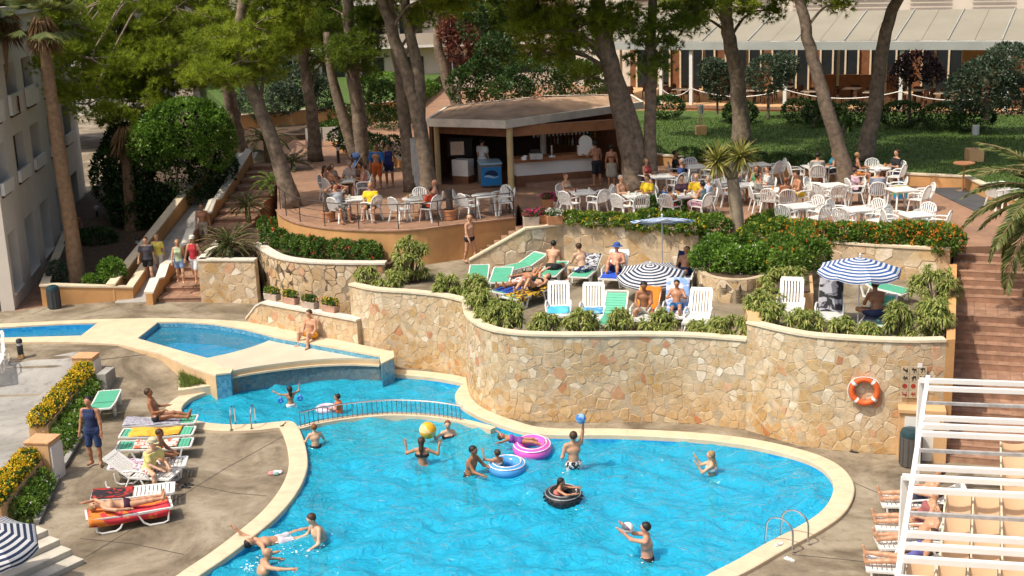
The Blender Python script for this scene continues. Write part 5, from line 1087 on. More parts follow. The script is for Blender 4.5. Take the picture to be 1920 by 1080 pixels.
A_ = [('spiky bush at the left end of the set-back stone wall', 690, 535, Z_PAR - .1, .38, .3, 9), ('spiky bush second along the set-back wall', 738, 540, Z_PAR - .1, .36, .3, 9), ('tall yellowish spiky bush in front of the orange wall', 768, 520, Z_PAR - .3, .62, .75, 24),
      ('spiky bush beside the hidden green lounger ends', 840, 552, Z_PAR - .1, .5, .34, 12), ('spiky bush hanging over the corner of the curved wall', 893, 560, Z_PAR - .1, .44, .40, 12), ('spiky bush just below the corner bush', 905, 590, Z_PAR - .1, .42, .42, 13), ('fullest spiky bush at the bend of the curved wall', 945, 612, Z_PAR - .1, .50, .42, 16), ('low spiky tuft on the curved wall left of the deck chairs', 905, 606, Z_PAR - .15, .3, .2, 6),
      ('spiky bush in front of the left white deck chair', 1022, 620, Z_PAR - .1, .36, .26, 9), ('spiky bush in front of the second white deck chair', 1090, 618, Z_PAR - .1, .40, .28, 10), ('spiky bush below the green reclined lounger', 1163, 618, Z_PAR - .1, .36, .28, 9), ('wide spiky bush in front of the sitting man', 1238, 620, Z_PAR - .1, .46, .30, 12), 
      ('grassy spiky bush left of the higher wall end', 1365, 628, Z_PAR - .1, .52, .26, 12), ('small spiky tuft between the reading boy and the wall end', 1310, 625, Z_PAR - .15, .32, .16, 6),
      ('spiky bush trailing over the plaster end wall', 1425, 588, Z_PAR2 - .1, .36, .34, 10), ('spiky bush in front of the white deck chair on the upper terrace', 1450, 604, Z_PAR2 - .1, .3, .28, 8), ('spiky bush in front of the printed towel chair', 1512, 615, Z_PAR2 - .1, .42, .26, 10), ('small spiky bush at the parasol pole', 1578, 623, Z_PAR2 - .1, .28, .22, 7), ('tiny spiky bush below the sitting back', 1630, 628, Z_PAR2 - .1, .22, .14, 5), ('tall spiky bush right of the man sitting with his back turned', 1682, 620, Z_PAR2 - .1, .36, .38, 10), ('bright green spiky bush at the end of the higher wall', 1748, 622, Z_PAR2 - .1, .46, .48, 15)]
for lb, x, y, z, rx, rz_, n in A_: aloe_bush(lb, P(x, y, z), rx * 1.12, rz_ * 1.25, int(n * 2.6), .26)
aloe_bush('big hanging spiky bush at the corner by the tiled stairs', P(1752, 560, Z_SUN2 + .4), .72, .62, 30); aloe_bush('yellowish spiky bush below the shrub mass left of the parasol', P(1475, 545, Z_SUN2 + .3), .75, .45, 22); aloe_bush('spiky bush trailing along the orange planter box', P(1440, 580, Z_SUN2 + .1), .4, .45, 12)
# ---- yucca with a bare trunk
def yucca(label, px, gz, heads, w, trunk_px, nl=110, L=.6, m=None, name='yucca'):
    b = P(*px, gz); Y = b[1]; root = empty(name, b, 0, label, 'yucca'); k = Y / FPX; T = [D(x, y, Y) - b for x, y in trunk_px]; T = spline(T, 6)
    MB().tube(T, [w * k / 2 * (1.15 - .3 * i / len(T)) * (1 + .04 * (i % 3 == 0)) for i in range(len(T))], 12).build('trunk', mat('yucca_bark', (.30, .24, .17), .9, .2, 5, .5, 20), root, smooth='all')
    H_ = np.array([D(x, y, Y + RG.uniform(-.2, .2)) - b for x, y in heads])
    for h in H_: MB().tube([T[-1], (T[-1] + h) / 2, h], [w * k * .36, w * k * .28, w * k * .2], 8).build('branch', mat('yucca_bark', None) if 'yucca_bark' in MATS else M_BARKP, root, smooth='all')
    V, r = spiky(H_, nl, L, .055, .25, .12); link('leaf_heads', quads_mesh('leaf_heads', V, 4, r, m or leafmat('yucca_leaf', [(0, (.13, .15, .03)), (.5, (.30, .29, .07)), (1, (.48, .43, .14))], .3)), root); return root
yucca('two headed yucca with yellow leaves and a bare ringed trunk', (1383, 455), 2.9, [(1344, 302), (1388, 293)], 25, [(1383, 462), (1381, 400), (1374, 335)], 170, .72)
yucca('small multi stemmed dracaena on the lawn between the leaning pines', (1578, 290), 3.6, [(1585, 215), (1570, 245), (1592, 235)], 8, [(1580, 292), (1578, 265)], 70, .5, G_MID, 'dracaena')
yucca('dark grassy cordyline at the foot of the restaurant hedge', (1525, 238), 3.6, [(1515, 218), (1535, 215), (1550, 220)], 8, [(1525, 240), (1525, 228)], 80, .6, G_DARK, 'cordyline')
# ---- flowering shrubs on the terrace edge
def strip_shrub(label, px, z, rx, rz_, n, size, m, fl, name='flowering_shrub'):
    el = [(*(P(x, y, z) + np.array([0, 0, rz_ * .6])), rx, rx * .8, rz_) for x, y in px]; return shrub(name, label, el, n, size, m, fl, cat='shrub')
strip_shrub('orange flowering shrub row above the stone wall with the parasol', [(1505, 452), (1540, 455), (1580, 456), (1620, 458), (1655, 460)], Z_BAR + .05, .52, .42, 6500, .11, G_SHRUB, [(F_ORANGE, 200, .05, 'flowers')])
strip_shrub('densest orange flowering shrub at the corner above the tiled stairs', [(1690, 460), (1725, 462), (1760, 464), (1775, 470)], Z_BAR + .05, .55, .48, 5500, .11, G_SHRUB, [(F_ORANGE, 330, .05, 'flowers')])
strip_shrub('tall green shrub with yellow flowers beside the yucca trunk', [(1425, 448), (1450, 438), (1465, 452), (1410, 466)], Z_BAR - .2, .55, .5, 5000, .11, G_SHRUB, [(F_YEL, 120, .05, 'flowers')])
strip_shrub('green flowering shrub row behind the pale striped parasol top', [(1215, 426), (1260, 430), (1300, 434), (1340, 436)], Z_BAR + .1, .55, .38, 5500, .11, G_SHRUB, [(F_YEL, 90, .05, 'flowers')])
strip_shrub('yellow and orange flowering shrub row above the tall stone wall', [(1075, 418), (1110, 420), (1150, 421), (1185, 424)], Z_BAR + .1, .48, .26, 4500, .10, G_SHRUB, [(F_YEL, 130, .05, 'flowers')])
strip_shrub('dark leafy shrub beside the shaded tables', [(1230, 405), (1265, 408)], Z_BAR, .5, .45, 2400, .12, G_MID, None)
strip_shrub('large light green shrub cascading over the low rounded planter', [(1330, 503), (1370, 508), (1410, 508), (1345, 485), (1390, 485), (1440, 500)], Z_SUN + .7, .66, .5, 10000, .11, G_BRIGHT, [(F_WHITE, 25, .05, 'flowers')])
strip_shrub('green shrub with orange dots below the flower row', [(1465, 490), (1500, 480), (1480, 510), (1520, 495)], Z_SUN2 + .6, .62, .55, 6500, .11, G_SHRUB, [(F_ORANGE, 60, .05, 'flowers')])
for k, (lb, px, n) in enumerate([('leftmost rose bush on the curved bed', (508, 462), 1900), ('rose bush second from the left with red blooms', (545, 475), 1900), ('tall rose bush in the middle of the curved bed', (585, 480), 1900), ('rose bush near the bend of the bed', (635, 484), 1700), ('rightmost rose bush with pale red blooms', (682, 488), 2000), ('rose bush behind the leftmost one by the wall corner', (500, 440), 1500)]):
    strip_shrub(lb, [px, (px[0] + 18, px[1] + 2)], 2.2, .36, .44, n, .10, G_MID, [(F_RED, 7, .06, 'blooms')], 'rose_bush')
# ---- beds on the left
def groundshrub(label, x, y, z, rx, rz_, n, size, m, fl=None, name='shrub'): 
    p = P(x, y, z); return shrub(name, label, [(p[0], p[1], z + rz_ * .9, rx, rx * .85, rz_)], n, size, m, fl, stem=True)
groundshrub('bright round bush in the planter before the tall palm', 212, 535, .95, .52, .55, 2600, .11, G_BRIGHT); groundshrub('small yellow green bush beside the palm foot', 172, 542, .95, .3, .3, 800, .09, G_BRIGHT); groundshrub('grey green bush in the corner of the planter', 112, 535, .95, .45, .5, 1500, .09, G_GREY)
groundshrub('shady bush beside the second palm', 280, 440, 1.0, .8, .8, 2600, .12, G_MID); groundshrub('dark grassy clump under the tall palm', 180, 470, .95, 1.0, .5, 2600, .12, G_DARK); groundshrub('leafy bush below the big tree', 285, 415, 1.3, .7, .7, 2000, .13, G_DARK)
# grass patch between the copings
ZG_ = .26; gbed = xy(PP([(336, 681), (334, 732), (396, 723), (404, 706), (352, 688)], ZG_)); o = MB().prism(gbed, -.1, ZG_).build('grass_bed', M_CREAM); tag(o, kind='structure')
gp = ccw(xy(PP([(341, 686), (338, 728), (394, 719), (400, 707), (352, 689)], ZG_))); X_ = RG.uniform(min(p[0] for p in gp), max(p[0] for p in gp), 9000); Y_ = RG.uniform(min(p[1] for p in gp), max(p[1] for p in gp), 9000); ok = np.array([inpoly((a, b), gp) for a, b in zip(X_, Y_)])
C = np.stack([X_[ok], Y_[ok], np.full(int(ok.sum()), ZG_)], 1); tag(link('grass_patch', quads_mesh('grass_patch', leaves(C, rdir(len(C), 1.6), RG.uniform(.1, .28, len(C)), .014), 4, RG.uniform(0, 1, len(C)), leafmat('wild_grass', [(0, (.08, .13, .02)), (1, (.26, .33, .08))], .35))), kind='stuff')
# ================================================================ furniture and small things
M_PLAST = mat('white_plastic', (.72, .72, .69), .35, .04, 3, objvar=.05); M_GREENS = mat('green_sling', (.10, .42, .27), .6, .08, 5, objvar=.1); M_PLASTG = mat('grey_plastic_chair', (.42, .43, .43), .4)
def arc3(a, b, n): return [a + (b - a) * i / n for i in range(n + 1)]
# ---- monobloc chair; the sitter looks along +y
def make_chair():
    r = empty('plastic_chair', cat='chair'); m = MB(); m.prism([(-.22, -.2), (.22, -.2), (.245, .22), (.2, .25), (-.2, .25), (-.245, .22)], .40, .43); m.build('seat', M_PLAST, r, bevel=.01)
    b = MB(); top = lambda x: .86 - .9 * x * x
    for i in range(7): x = -.18 + .06 * i; b.bar((x, -.2, .43), (x * 1.12, -.31, top(x * 1.1) - .02), .036, .014, (0, 1, .2))
    b.tube([(x, -.205 - .105 * ((z - .43) / .43), z) for x, z in [(-.235, .44), (-.25, .60), (-.235, .74), (-.16, .83), (0, .865), (.16, .83), (.235, .74), (.25, .60), (.235, .44)]], .022, 6); b.build('backrest', M_PLAST, r, smooth=True)
    for s in (-1, 1):
        a = MB(); a.tube([(s * .245, -.26, .63), (s * .275, -.1, .645), (s * .275, .1, .64), (s * .262, .22, .60), (s * .25, .23, .43)], .023, 6); a.build('armrest', M_PLAST, r, smooth=True)
        for y0, y1 in ((.2, .25), (-.17, -.27)): l = MB(); l.bar((s * .22, y0, .41), (s * .26, y1, 0), .05, .035); l.build('leg', M_PLAST, r)
    return r
CHAIR = make_chair(); CHAIR.scale = (1.07, 1.07, 1.07)
def make_table(round_):
    r = empty('plastic_table', cat='table'); m = MB()
    if round_: m.lathe([(.36, .695), (.45, .70), (.46, .72), (.44, .735)], n=20)
    else: m.prism([(-.42, -.38), (-.38, -.42), (.38, -.42), (.42, -.38), (.42, .38), (.38, .42), (-.38, .42), (-.42, .38)], .70, .735)
    m.build('table_top', M_PLAST, r, smooth=True)
    MB().box((0, 0, .672), (.66, .66, .05)).build('apron', M_PLAST, r)
    for sx in (-1, 1):
        for sy in (-1, 1): MB().bar((sx * .29, sy * .29, .66), (sx * .34, sy * .34, 0), .055).build('leg', M_PLAST, r)
    return r
TABLE, RTABLE = make_table(False), make_table(True)
SIDE = {0: 'right', 45: 'far right', 90: 'far', 135: 'far left', 180: 'left', 225: 'near left', 270: 'near', 315: 'near right'}
SEATS = {}
def set_table(key, px, desc, chairs, rnd=False, rot=0.2, z=Z_BAR, rad=.68):
    c = P(*px, z + .72); t = place(RTABLE if rnd else TABLE, (c[0], c[1], z), rot, desc, 'white tables on the bar terrace')
    for a in chairs:
        aa = a + RG.uniform(-9, 9); rr = rad * RG.uniform(.92, 1.15); x, y = c[0] + rr * math.cos(R_(aa)), c[1] + rr * math.sin(R_(aa)); face = R_(aa + 90) + RG.uniform(-.15, .15)
        place(CHAIR, (x, y, z), face, 'white plastic chair, %s of the %s' % (SIDE[a], desc.replace('white ', '').replace('square plastic ', '').replace('round plastic ', '')), 'white chairs on the bar terrace')
        SEATS[(key, a)] = (x, y, z, face)
set_table('A', (648, 338), 'white round plastic table in the shade behind the leaning pine', [180, 135, 90, 45, 225, 0], True)
set_table('B', (668, 372), 'white square plastic table just behind the terrace railing', [225, 315, 180])
set_table('C', (778, 372), 'white round plastic table near the cabinet and the railing', [225, 90, 0, 315], True)
set_table('D', (908, 366), 'white round plastic table left of the kiosk column', [180, 225, 0, 45], True)
set_table('E', (1092, 360), 'white square plastic table behind the pink flower pots', [135, 225, 315, 0])
set_table('F', (1192, 366), 'white square plastic table in front of the thick leaning pine', [135, 45, 270, 225])
set_table('G', (1285, 366), 'white square plastic table of the family beside the yucca', [180, 225, 90, 0, 315, 45])
set_table('H', (1302, 312), 'white square plastic table farthest left before the lawn', [180, 90, 315])
set_table('I', (1420, 308), 'white square plastic table behind the yucca leaves', [0, 180, 315])
set_table('J', (1345, 340), 'white round plastic table behind the yucca trunk', [135, 0, 45], True)
set_table('K', (1462, 356), 'white square plastic table of the bare backed man', [180, 225, 270, 0])
set_table('L', (1528, 312), 'white square plastic table of the man in grey', [180, 270, 0])
set_table('M', (1562, 347), 'white square plastic table in the middle of the right group', [135, 0, 270, 225])
set_table('N', (1648, 314), 'white round plastic table by the leaning pine on the lawn edge', [180, 90, 0, 315], True)
set_table('O', (1640, 343), 'white square plastic table of the couple with the cap', [180, 270, 0])
set_table('Q', (1500, 386), 'white square plastic table in the sun above the orange flowers', [315, 45, 225])
set_table('R', (1608, 392), 'white square plastic table in the sun second from the stairs', [135, 45, 225, 315])
set_table('S', (1718, 402), 'white square plastic table in the sun nearest the stairs', [135, 45, 315, 180])
set_table('U', (1398, 346), 'white square plastic table right of the yucca trunk', [180, 0, 45])
set_table('V', (1240, 330), 'white square plastic table between the straight pine and the lawn', [135, 0, 315])
set_table('T', (1690, 355), 'white square plastic table behind the couple with the cap', [0, 315])
for i in range(3):
    p = P(1868, 392, Z_BAR); place(CHAIR, (p[0] + .25 * i, p[1] + .1 * i, Z_BAR), -1.2, ['first', 'second', 'third'][i] + ' of the white chairs lined up by the date palm', 'white chairs on the bar terrace')
# ---- loungers: foot at -y, head at +y; the back hinges at y = .2
def lounger(kind, back, head, foot, z, label, group, L=1.85, W=.62, px=True):
    if px: h = P(*head, z + .3); f = P(*foot, z + .3)
    else: h = np.array(head, float); f = np.array(foot, float)
    c = (h + f) / 2; d = h - f; ang = math.atan2(d[1], d[0]) - math.pi / 2
    r = empty('sun_lounger', (c[0], c[1], z), ang, label, 'sun lounger', group); mw = M_PLAST; hz = .33; yh = .15; lb = L / 2 - yh; ca, sa = math.cos(back), math.sin(back)
    bp = lambda t, dz=0: (yh + ca * t - sa * dz, hz + sa * t + ca * dz)
    if kind == 'white':
        m = MB()
        for s in (-1, 1): m.bar((s * W / 2, -L / 2, hz), (s * W / 2, yh, hz), .05, .06)
        m.build('side_rails', mw, r, bevel=.008); m = MB(); n = 11
        for i in range(n): y = -L / 2 + .06 + (L / 2 + yh - .08) * i / n; m.box((0, y, hz + .012), (W - .06, .068, .018))
        m.box((0, -L / 2 + .01, hz + .005), (W, .06, .05)); m.build('seat_slats', mw, r)
        m = MB(); 
        for i in range(7): x = -W / 2 + .07 + i * (W - .14) / 6; a = bp(.03); b = bp(lb - .1); m.bar((x, a[0], a[1]), (x, b[0], b[1]), .05, .018, (0, -sa, ca))
        for t in (.03, lb - .06): a = bp(t); m.bar((-W / 2 + .02, a[0], a[1]), (W / 2 - .02, a[0], a[1]), .11 if t > .1 else .05, .03, (0, -sa, ca))
        for s in (-1, 1): a = bp(.02); b = bp(lb - .06); m.bar((s * (W / 2 - .02), a[0], a[1]), (s * (W / 2 - .02), b[0], b[1]), .05, .03, (0, -sa, ca))
        m.build('backrest', mw, r)
        for s in (-1, 1):
            l = MB(); l.tube([(s * W / 2, -L / 2 + .08, hz), (s * (W / 2 + .02), -L / 2 + .12, .06), (s * (W / 2 + .02), -L / 2 + .22, .02), (s * (W / 2 + .02), -.40, .02), (s * (W / 2 + .02), -.28, .10), (s * W / 2, -.16, hz)], .024, 6); l.build('leg', mw, r, smooth=True)
            l = MB(); l.tube([(s * W / 2, .1, hz), (s * (W / 2 + .02), .22, .08), (s * (W / 2 + .02), .32, .02), (s * (W / 2 + .02), .62, .02), (s * (W / 2 + .02), .72, .08), (s * W / 2, .74, hz - .02 if back < .4 else .2)], .024, 6); l.build('leg', mw, r, smooth=True)
            if back > .15: l = MB(); l.tube([(s * (W / 2 + .03), -.42, hz), (s * (W / 2 + .05), -.32, hz + .17), (s * (W / 2 + .05), .0, hz + .2), (s * (W / 2 + .03), yh + .08, hz + .16)], .026, 6); l.build('armrest', mw, r, smooth=True)
    else:
        m = MB()
        for s in (-1, 1): m.bar((s * W / 2, -L / 2, hz), (s * W / 2, yh, hz), .045, .05); a = bp(0); b = bp(lb); m.bar((s * W / 2, a[0], a[1]), (s * W / 2, b[0], b[1]), .045, .05, (0, -sa, ca))
        m.bar((-W / 2, -L / 2, hz), (W / 2, -L / 2, hz), .05); b = bp(lb); m.bar((-W / 2, b[0], b[1]), (W / 2, b[0], b[1]), .05); m.build('frame', mw, r, bevel=.006)
        m = MB(); n = 12
        for i in range(n): y = -L / 2 + .05 + (L / 2 + yh - .06) * (i + .5) / n; m.box((0, y, hz + .02), (W - .06, .075, .022))
        m.build('seat_sling', M_GREENS, r); m = MB(); n = 8
        for i in range(n): t0 = .03 + (lb - .08) * i / n; t1 = t0 + (lb - .08) / n * .86; a = bp(t0, .02); b = bp(t1, .02); m.add([(-W / 2 + .03, *a), (W / 2 - .03, *a), (W / 2 - .03, *b), (-W / 2 + .03, *b), (-W / 2 + .03, a[0], a[1] - .02), (W / 2 - .03, a[0], a[1] - .02), (W / 2 - .03, b[0], b[1] - .02), (-W / 2 + .03, b[0], b[1] - .02)], [(0, 1, 2, 3), (7, 6, 5, 4), (0, 4, 5, 1), (2, 6, 7, 3), (1, 5, 6, 2), (3, 7, 4, 0)])
        m.build('back_sling', M_GREENS, r)
        for s in (-1, 1):
            for y0, y1, y2 in ((-.72, -.58, -.44), (.2, .36, .52)): l = MB(); l.bar((s * W / 2, y0, hz - .02), (s * W / 2, y1 - .05, .03), .045); l.bar((s * W / 2, y1 - .07, .03), (s * W / 2, y1 + .07, .03), .05, .04); l.bar((s * W / 2, y2, hz - .02), (s * W / 2, y1 + .05, .03), .045); l.build('leg', mw, r)
    return r, c, ang
def towel(label, base, ang, L, W, z, col, col2=None, y0=0.0, drape=0.0, sc=3.0, back=0.0, yh=.15, print_=None):
    """a cloth lying on a lounger, with soft folds; it bends up the backrest and hangs over the sides"""
    key = 'towel_%s' % label[:24]; nx, ny = 9, 22; m = MB(); vs = []; ph = RG.uniform(0, 6, 4)
    for j in range(ny + 1):
        for i in range(nx + 1):
            u = i / nx - .5; y = y0 - L / 2 + L * j / ny; x = u * W; zz = .36 + .010 * math.sin(u * 9 + ph[0] + y * 3) + .012 * math.sin(y * 7 + ph[1])
            if abs(x) > .31 and drape: zz -= min(drape, (abs(x) - .31) * 1.2); x = math.copysign(.315 + .02 * math.sin(y * 9 + ph[2]) * .5 + .012, x)
            yy = y
            if y > yh: t = y - yh; yy = yh + math.cos(back) * t; zz += math.sin(back) * t
            vs.append((x, yy, zz + .008))
    fs = [(j * (nx + 1) + i, j * (nx + 1) + i + 1, (j + 1) * (nx + 1) + i + 1, (j + 1) * (nx + 1) + i) for j in range(ny) for i in range(nx)]; m.add(vs, fs)
    o = m.build('towel', print_ or cloth(key, col, col2, sc), None, (base[0], base[1], z), ang, smooth='all'); sm = o.modifiers.new('s', 'SOLIDIFY'); sm.thickness = .012; sm.offset = 1; tag(o, label, 'towel'); return o
def cloth(key, col, col2=None, sc=3.0, stripes=False):
    if key in MATS: return MATS[key]
    if not col2: return mat(key, col, .9, .12, 8)
    m, nt, b = new_mat(key); L = nt.links.new; tc = N(nt, 'ShaderNodeTexCoord')
    if stripes: t = N(nt, 'ShaderNodeTexWave', Scale=sc); t.bands_direction = 'X' if stripes == 'X' else 'Y'; o = t.outputs['Fac']
    else: t = N(nt, 'ShaderNodeTexNoise', Scale=sc, Detail=2, Distortion=1.0); o = t.outputs['Fac']
    L(tc.outputs['Object'], t.inputs['Vector']); rp = ramp(nt, [(.47, col), (.53, col2)]); L(o, rp.inputs[0]); L(rp.outputs[0], b.inputs['Base Color']); b.inputs['Roughness'].default_value = .9; MATS[key] = m; return m
GL = 'loungers by the left poolside'
LG = {}
def lg(key, *a, **k): LG[key] = lounger(*a, **k)
lg('red', 'white', .06, (163, 972), (318, 945), 0, 'white lounger with the red and orange towel, nearest the camera', GL)
lg('dark', 'white', .06, (172, 935), (326, 917), 0, 'white lounger with the crumpled dark red towel', GL)
lg('yell', 'white', .62, (190, 885), (336, 893), 0, 'white lounger with raised back under the man in yellow', GL)
lg('purp', 'white', .10, (205, 880), (348, 868), 0, 'white lounger with the purple striped towel behind the man in yellow', GL)
lg('g1', 'green', .06, (218, 842), (362, 832), 0, 'green lounger with orange and white towels, third from the shallow basin', GL)
lg('g2', 'green', .06, (226, 818), (366, 810), 0, 'green lounger with the orange towel, second from the shallow basin', GL)
lg('g3', 'green', .06, (232, 797), (372, 788), 0, 'green lounger with the grey towel nearest the shallow basin', GL)
lg('g4', 'green', .12, (188, 772), (205, 738), 0, 'lone green lounger behind the standing man in navy', GL)
lg('edge', 'white', 1.1, (0, 650), (-25, 695), zground(*P(0, 690, .3)[:2]), 'white lounger with upright back at the left edge', GL)
def tw(key, label, col, col2=None, L=1.6, W=.66, y0=0, drape=0, sc=3, back=None, z=None, pm=None):
    r, c, a = LG[key]; return towel(label, c, a, L, W, r.location.z if z is None else z, col, col2, y0, drape, sc, .06 if back is None else back, print_=pm)
tw('red', 'red and orange towel hanging over the nearest white lounger', (.62, .04, .06), (.75, .22, .03), 1.75, .95, 0, .22, 2.5)
tw('dark', 'crumpled dark red and black towel on the second white lounger', (.40, .025, .02), (.02, .015, .02), .9, .6, .45, 0, 4)
tw('purp', 'purple and white striped towel on a lounger behind the man in yellow', (.32, .16, .30), (.6, .55, .58), 1.0, .6, .35, 0, 9, .10)
tw('g1', 'orange and white patterned towel on a green lounger', (.65, .62, .55), (.55, .12, .06), 1.1, .6, -.05, 0, 6)
tw('g2', 'plain orange towel on a green lounger', (.72, .30, .02), (.80, .42, .05), 1.3, .64, .05, 0, 3)
tw('g3', 'grey patterned towel under the man nearest the shallow basin', (.22, .22, .28), (.40, .40, .46), 1.5, .64, .2, .06, 14)
GS = 'loungers on the sun terrace'
lg('s1', 'green', .35, (1028, 488), (925, 512), Z_SUN, 'green lounger standing alone below the sloping coping', GS)
lg('s2', 'green', .05, (1052, 492), (1022, 522), Z_SUN, 'green lounger under the left of two bare backed men', GS)
lg('s3', 'green', .45, (1118, 492), (1078, 527), Z_SUN, 'green lounger with the floral towel under the right bare backed man', GS)
lg('s4', 'white', .9, (1172, 495), (1135, 532), Z_SUN, 'white lounger with raised back under the man in a blue hat', GS)
lg('s5', 'green', .05, (900, 500), (895, 528), Z_SUN, 'green lounger half hidden by bushes at the left end', GS)
lg('s6', 'green', .05, (945, 505), (935, 533), Z_SUN, 'green lounger half hidden by bushes, second from the left', GS)
lg('s7', 'green', .25, (1040, 537), (950, 563), Z_SUN, 'green lounger with the zigzag towel under the sunbathing woman', GS)
lg('s8', 'green', .25, (1010, 530), (938, 550), Z_SUN, 'green lounger with the blue towel under the sunbathing man', GS)
lg('s9', 'white', 1.05, (1049, 560), (1046, 600), Z_SUN, 'white deck chair with a light blue towel, left of the pair', GS)
lg('s10', 'white', 1.05, (1116, 563), (1108, 603), Z_SUN, 'white deck chair with a blue towel, right of the pair', GS)
lg('s11', 'green', .75, (1160, 578), (1140, 612), Z_SUN, 'green lounger with raised back beside the white deck chairs', GS)
lg('s12', 'white', .8, (1225, 570), (1195, 605), Z_SUN, 'white lounger under the man sitting below the navy parasol', GS)
lg('s13', 'white', 1.0, (1275, 560), (1262, 605), Z_SUN, 'white lounger with the light blue ball print towel', GS)
lg('s14', 'white', 1.0, (1320, 575), (1300, 612), Z_SUN, 'grey white deck chair right of the reading boy', GS)
lg('s15', 'white', .85, (1300, 500), (1262, 540), Z_SUN, 'white lounger with navy towels behind the navy parasol', GS)
lg('u1', 'white', 1.05, (1487, 555), (1478, 597), Z_SUN2, 'white deck chair left of the printed towel chair', GS)
lg('u2', 'white', 1.05, (1560, 565), (1552, 607), Z_SUN2, 'white deck chair under the black and grey printed towel', GS)
lg('u3', 'green', .35, (1608, 528), (1705, 552), Z_SUN2, 'green lounger behind the blue parasol pole', GS)
lg('u4', 'green', .5, (1660, 578), (1634, 612), Z_SUN2, 'green lounger under the man sitting with his back turned', GS)
tw('s9', 'light blue towel on the seat of the left white deck chair', (.06, .42, .60), (.10, .52, .70), .75, .62, -.3, 0, 3, 1.05); tw('s10', 'blue towel on the seat of the right white deck chair', (.05, .25, .50), (.2, .45, .62), .6, .6, -.25, 0, 4, 1.05)
tw('s7', 'yellow and black zigzag towel under the sunbathing woman', (.65, .38, .02), (.02, .02, .02), 1.7, .8, 0, .12, 9, .25); tw('s8', 'deep blue towel under the sunbathing man', (.02, .06, .32), None, 1.3, .66, -.2, .05, 3, .25)
tw('s4', 'bright blue towel under the man in a blue hat', (.02, .08, .50), None, .9, .62, -.4, 0, 3, .9); tw('s3', 'navy and white floral towel on the right green lounger', (.02, .03, .07), (.5, .5, .5), 1.0, .6, .4, 0, 9, .45)
tw('s13', 'light blue towel with white ball prints on a lounger back', (.22, .36, .68), (.6, .6, .65), 1.5, .66, .25, 0, 3.2, 1.0); tw('s12', 'orange towel on the lounger below the navy parasol', (.75, .20, .02), None, .9, .7, .45, .1, 3, .8); tw('s15', 'navy towel on the lounger behind the navy parasol', (.015, .03, .12), None, .9, .62, .5, 0, 3, .85)
tw('u2', 'black and grey printed towel over a white deck chair', (.02, .02, .025), (.34, .34, .38), 1.15, .62, .45, 0, 3.4, 1.05); tw('u4', 'dark towel under the man sitting with his back turned', (.03, .04, .06), None, .9, .6, -.4, 0, 3, .5)
# ---- parasols
def stripe_mat(key, a, b, n):
    if key in MATS: return MATS[key]
    m, nt, bs = new_mat(key); L = nt.links.new; uv = N(nt, 'ShaderNodeUVMap'); sp = N(nt, 'ShaderNodeSeparateXYZ'); L(uv.outputs[0], sp.inputs[0]); mu = N(nt, 'ShaderNodeMath', _operation='MULTIPLY'); mu.inputs[1].default_value = n; L(sp.outputs[1], mu.inputs[0]); fr = N(nt, 'ShaderNodeMath', _operation='FRACT'); L(mu.outputs[0], fr.inputs[0])
    rp = ramp(nt, [(0, a), (.5, b)], 'CONSTANT'); L(fr.outputs[0], rp.inputs[0]); L(rp.outputs[0], bs.inputs['Base Color']); bs.inputs['Roughness'].default_value = .85
    tr = N(nt, 'ShaderNodeBsdfTranslucent'); mx = N(nt, 'ShaderNodeMixShader'); mx.inputs[0].default_value = .25; L(rp.outputs[0], tr.inputs[0]); L(bs.outputs[0], mx.inputs[1]); L(tr.outputs[0], mx.inputs[2]); L(mx.outputs[0], nt.nodes['Material Output'].inputs[0]); MATS[key] = m; return m
def parasol(label, base, ztop, R, mt, tilt=0.0, tdir=0.0, rise=.38, val=.16, base_z=0.0, pole_from=None):
    r = empty('parasol', base, 0, label, 'parasol'); h = ztop - base[2]; ax = np.array([math.sin(tilt) * math.cos(tdir), math.sin(tilt) * math.sin(tdir), math.cos(tilt)]); rot = Vector((0, 0, 1)).rotation_difference(Vector(ax)).to_matrix(); n = 8; top = np.array([0, 0, h])
    def tp(v): return np.array(rot @ Vector(v)) + top
    for k in range(n):
        a0, a1 = 2 * math.pi * k / n, 2 * math.pi * (k + 1) / n; vs = []; uv = []; S, T = 5, 8
        for j in range(T + 1):
            t = j / T
            for i in range(S + 1):
                s = i / S; p0 = np.array([math.cos(a0), math.sin(a0)]); p1 = np.array([math.cos(a1), math.sin(a1)]); p = (p0 * (1 - s) + p1 * s) * R * t; sag = .05 * math.sin(math.pi * s) * t * t; vs.append(tp((p[0], p[1], -rise * t ** 1.25 - sag))); uv.append((s, t * .9))
        o = len(vs)
        for i in range(S + 1):
            s = i / S; p = (np.array([math.cos(a0), math.sin(a0)]) * (1 - s) + np.array([math.cos(a1), math.sin(a1)]) * s) * R * 1.005; vs.append(tp((p[0], p[1], -rise - val * (.8 + .25 * math.sin(math.pi * s)) - .05 * math.sin(math.pi * s)))); uv.append((s, 1.08))
        fs = [(j * (S + 1) + i, j * (S + 1) + i + 1, (j + 1) * (S + 1) + i + 1, (j + 1) * (S + 1) + i) for j in range(T + 1) for i in range(S)]
        m = MB(); m.add(vs, fs); me = m.mesh('canopy_panel', mt, 'all'); ul = me.uv_layers.new(name='UVMap'); ul.data.foreach_set('uv', [c for f in fs for v in f for c in uv[v]]); link('canopy_panel', me, r)
        MB().bar(tp((0, 0, -.06)), tp((math.cos(a0) * R * .97, math.sin(a0) * R * .97, -rise - .04)), .014).build('rib', M_WHITE, r)
    MB().tube([(0, 0, base_z), tuple(top + ax * .06)], .02, 8).build('pole', M_WHITE, r); MB().sphere(tuple(top + ax * .08), .035, 8, 6).build('finial', M_WHITE, r)
    MB().cyl((0, 0, 0), .2, .06, 12, .16).build('foot', mat('parasol_foot', (.25, .24, .22), .8), r); return r
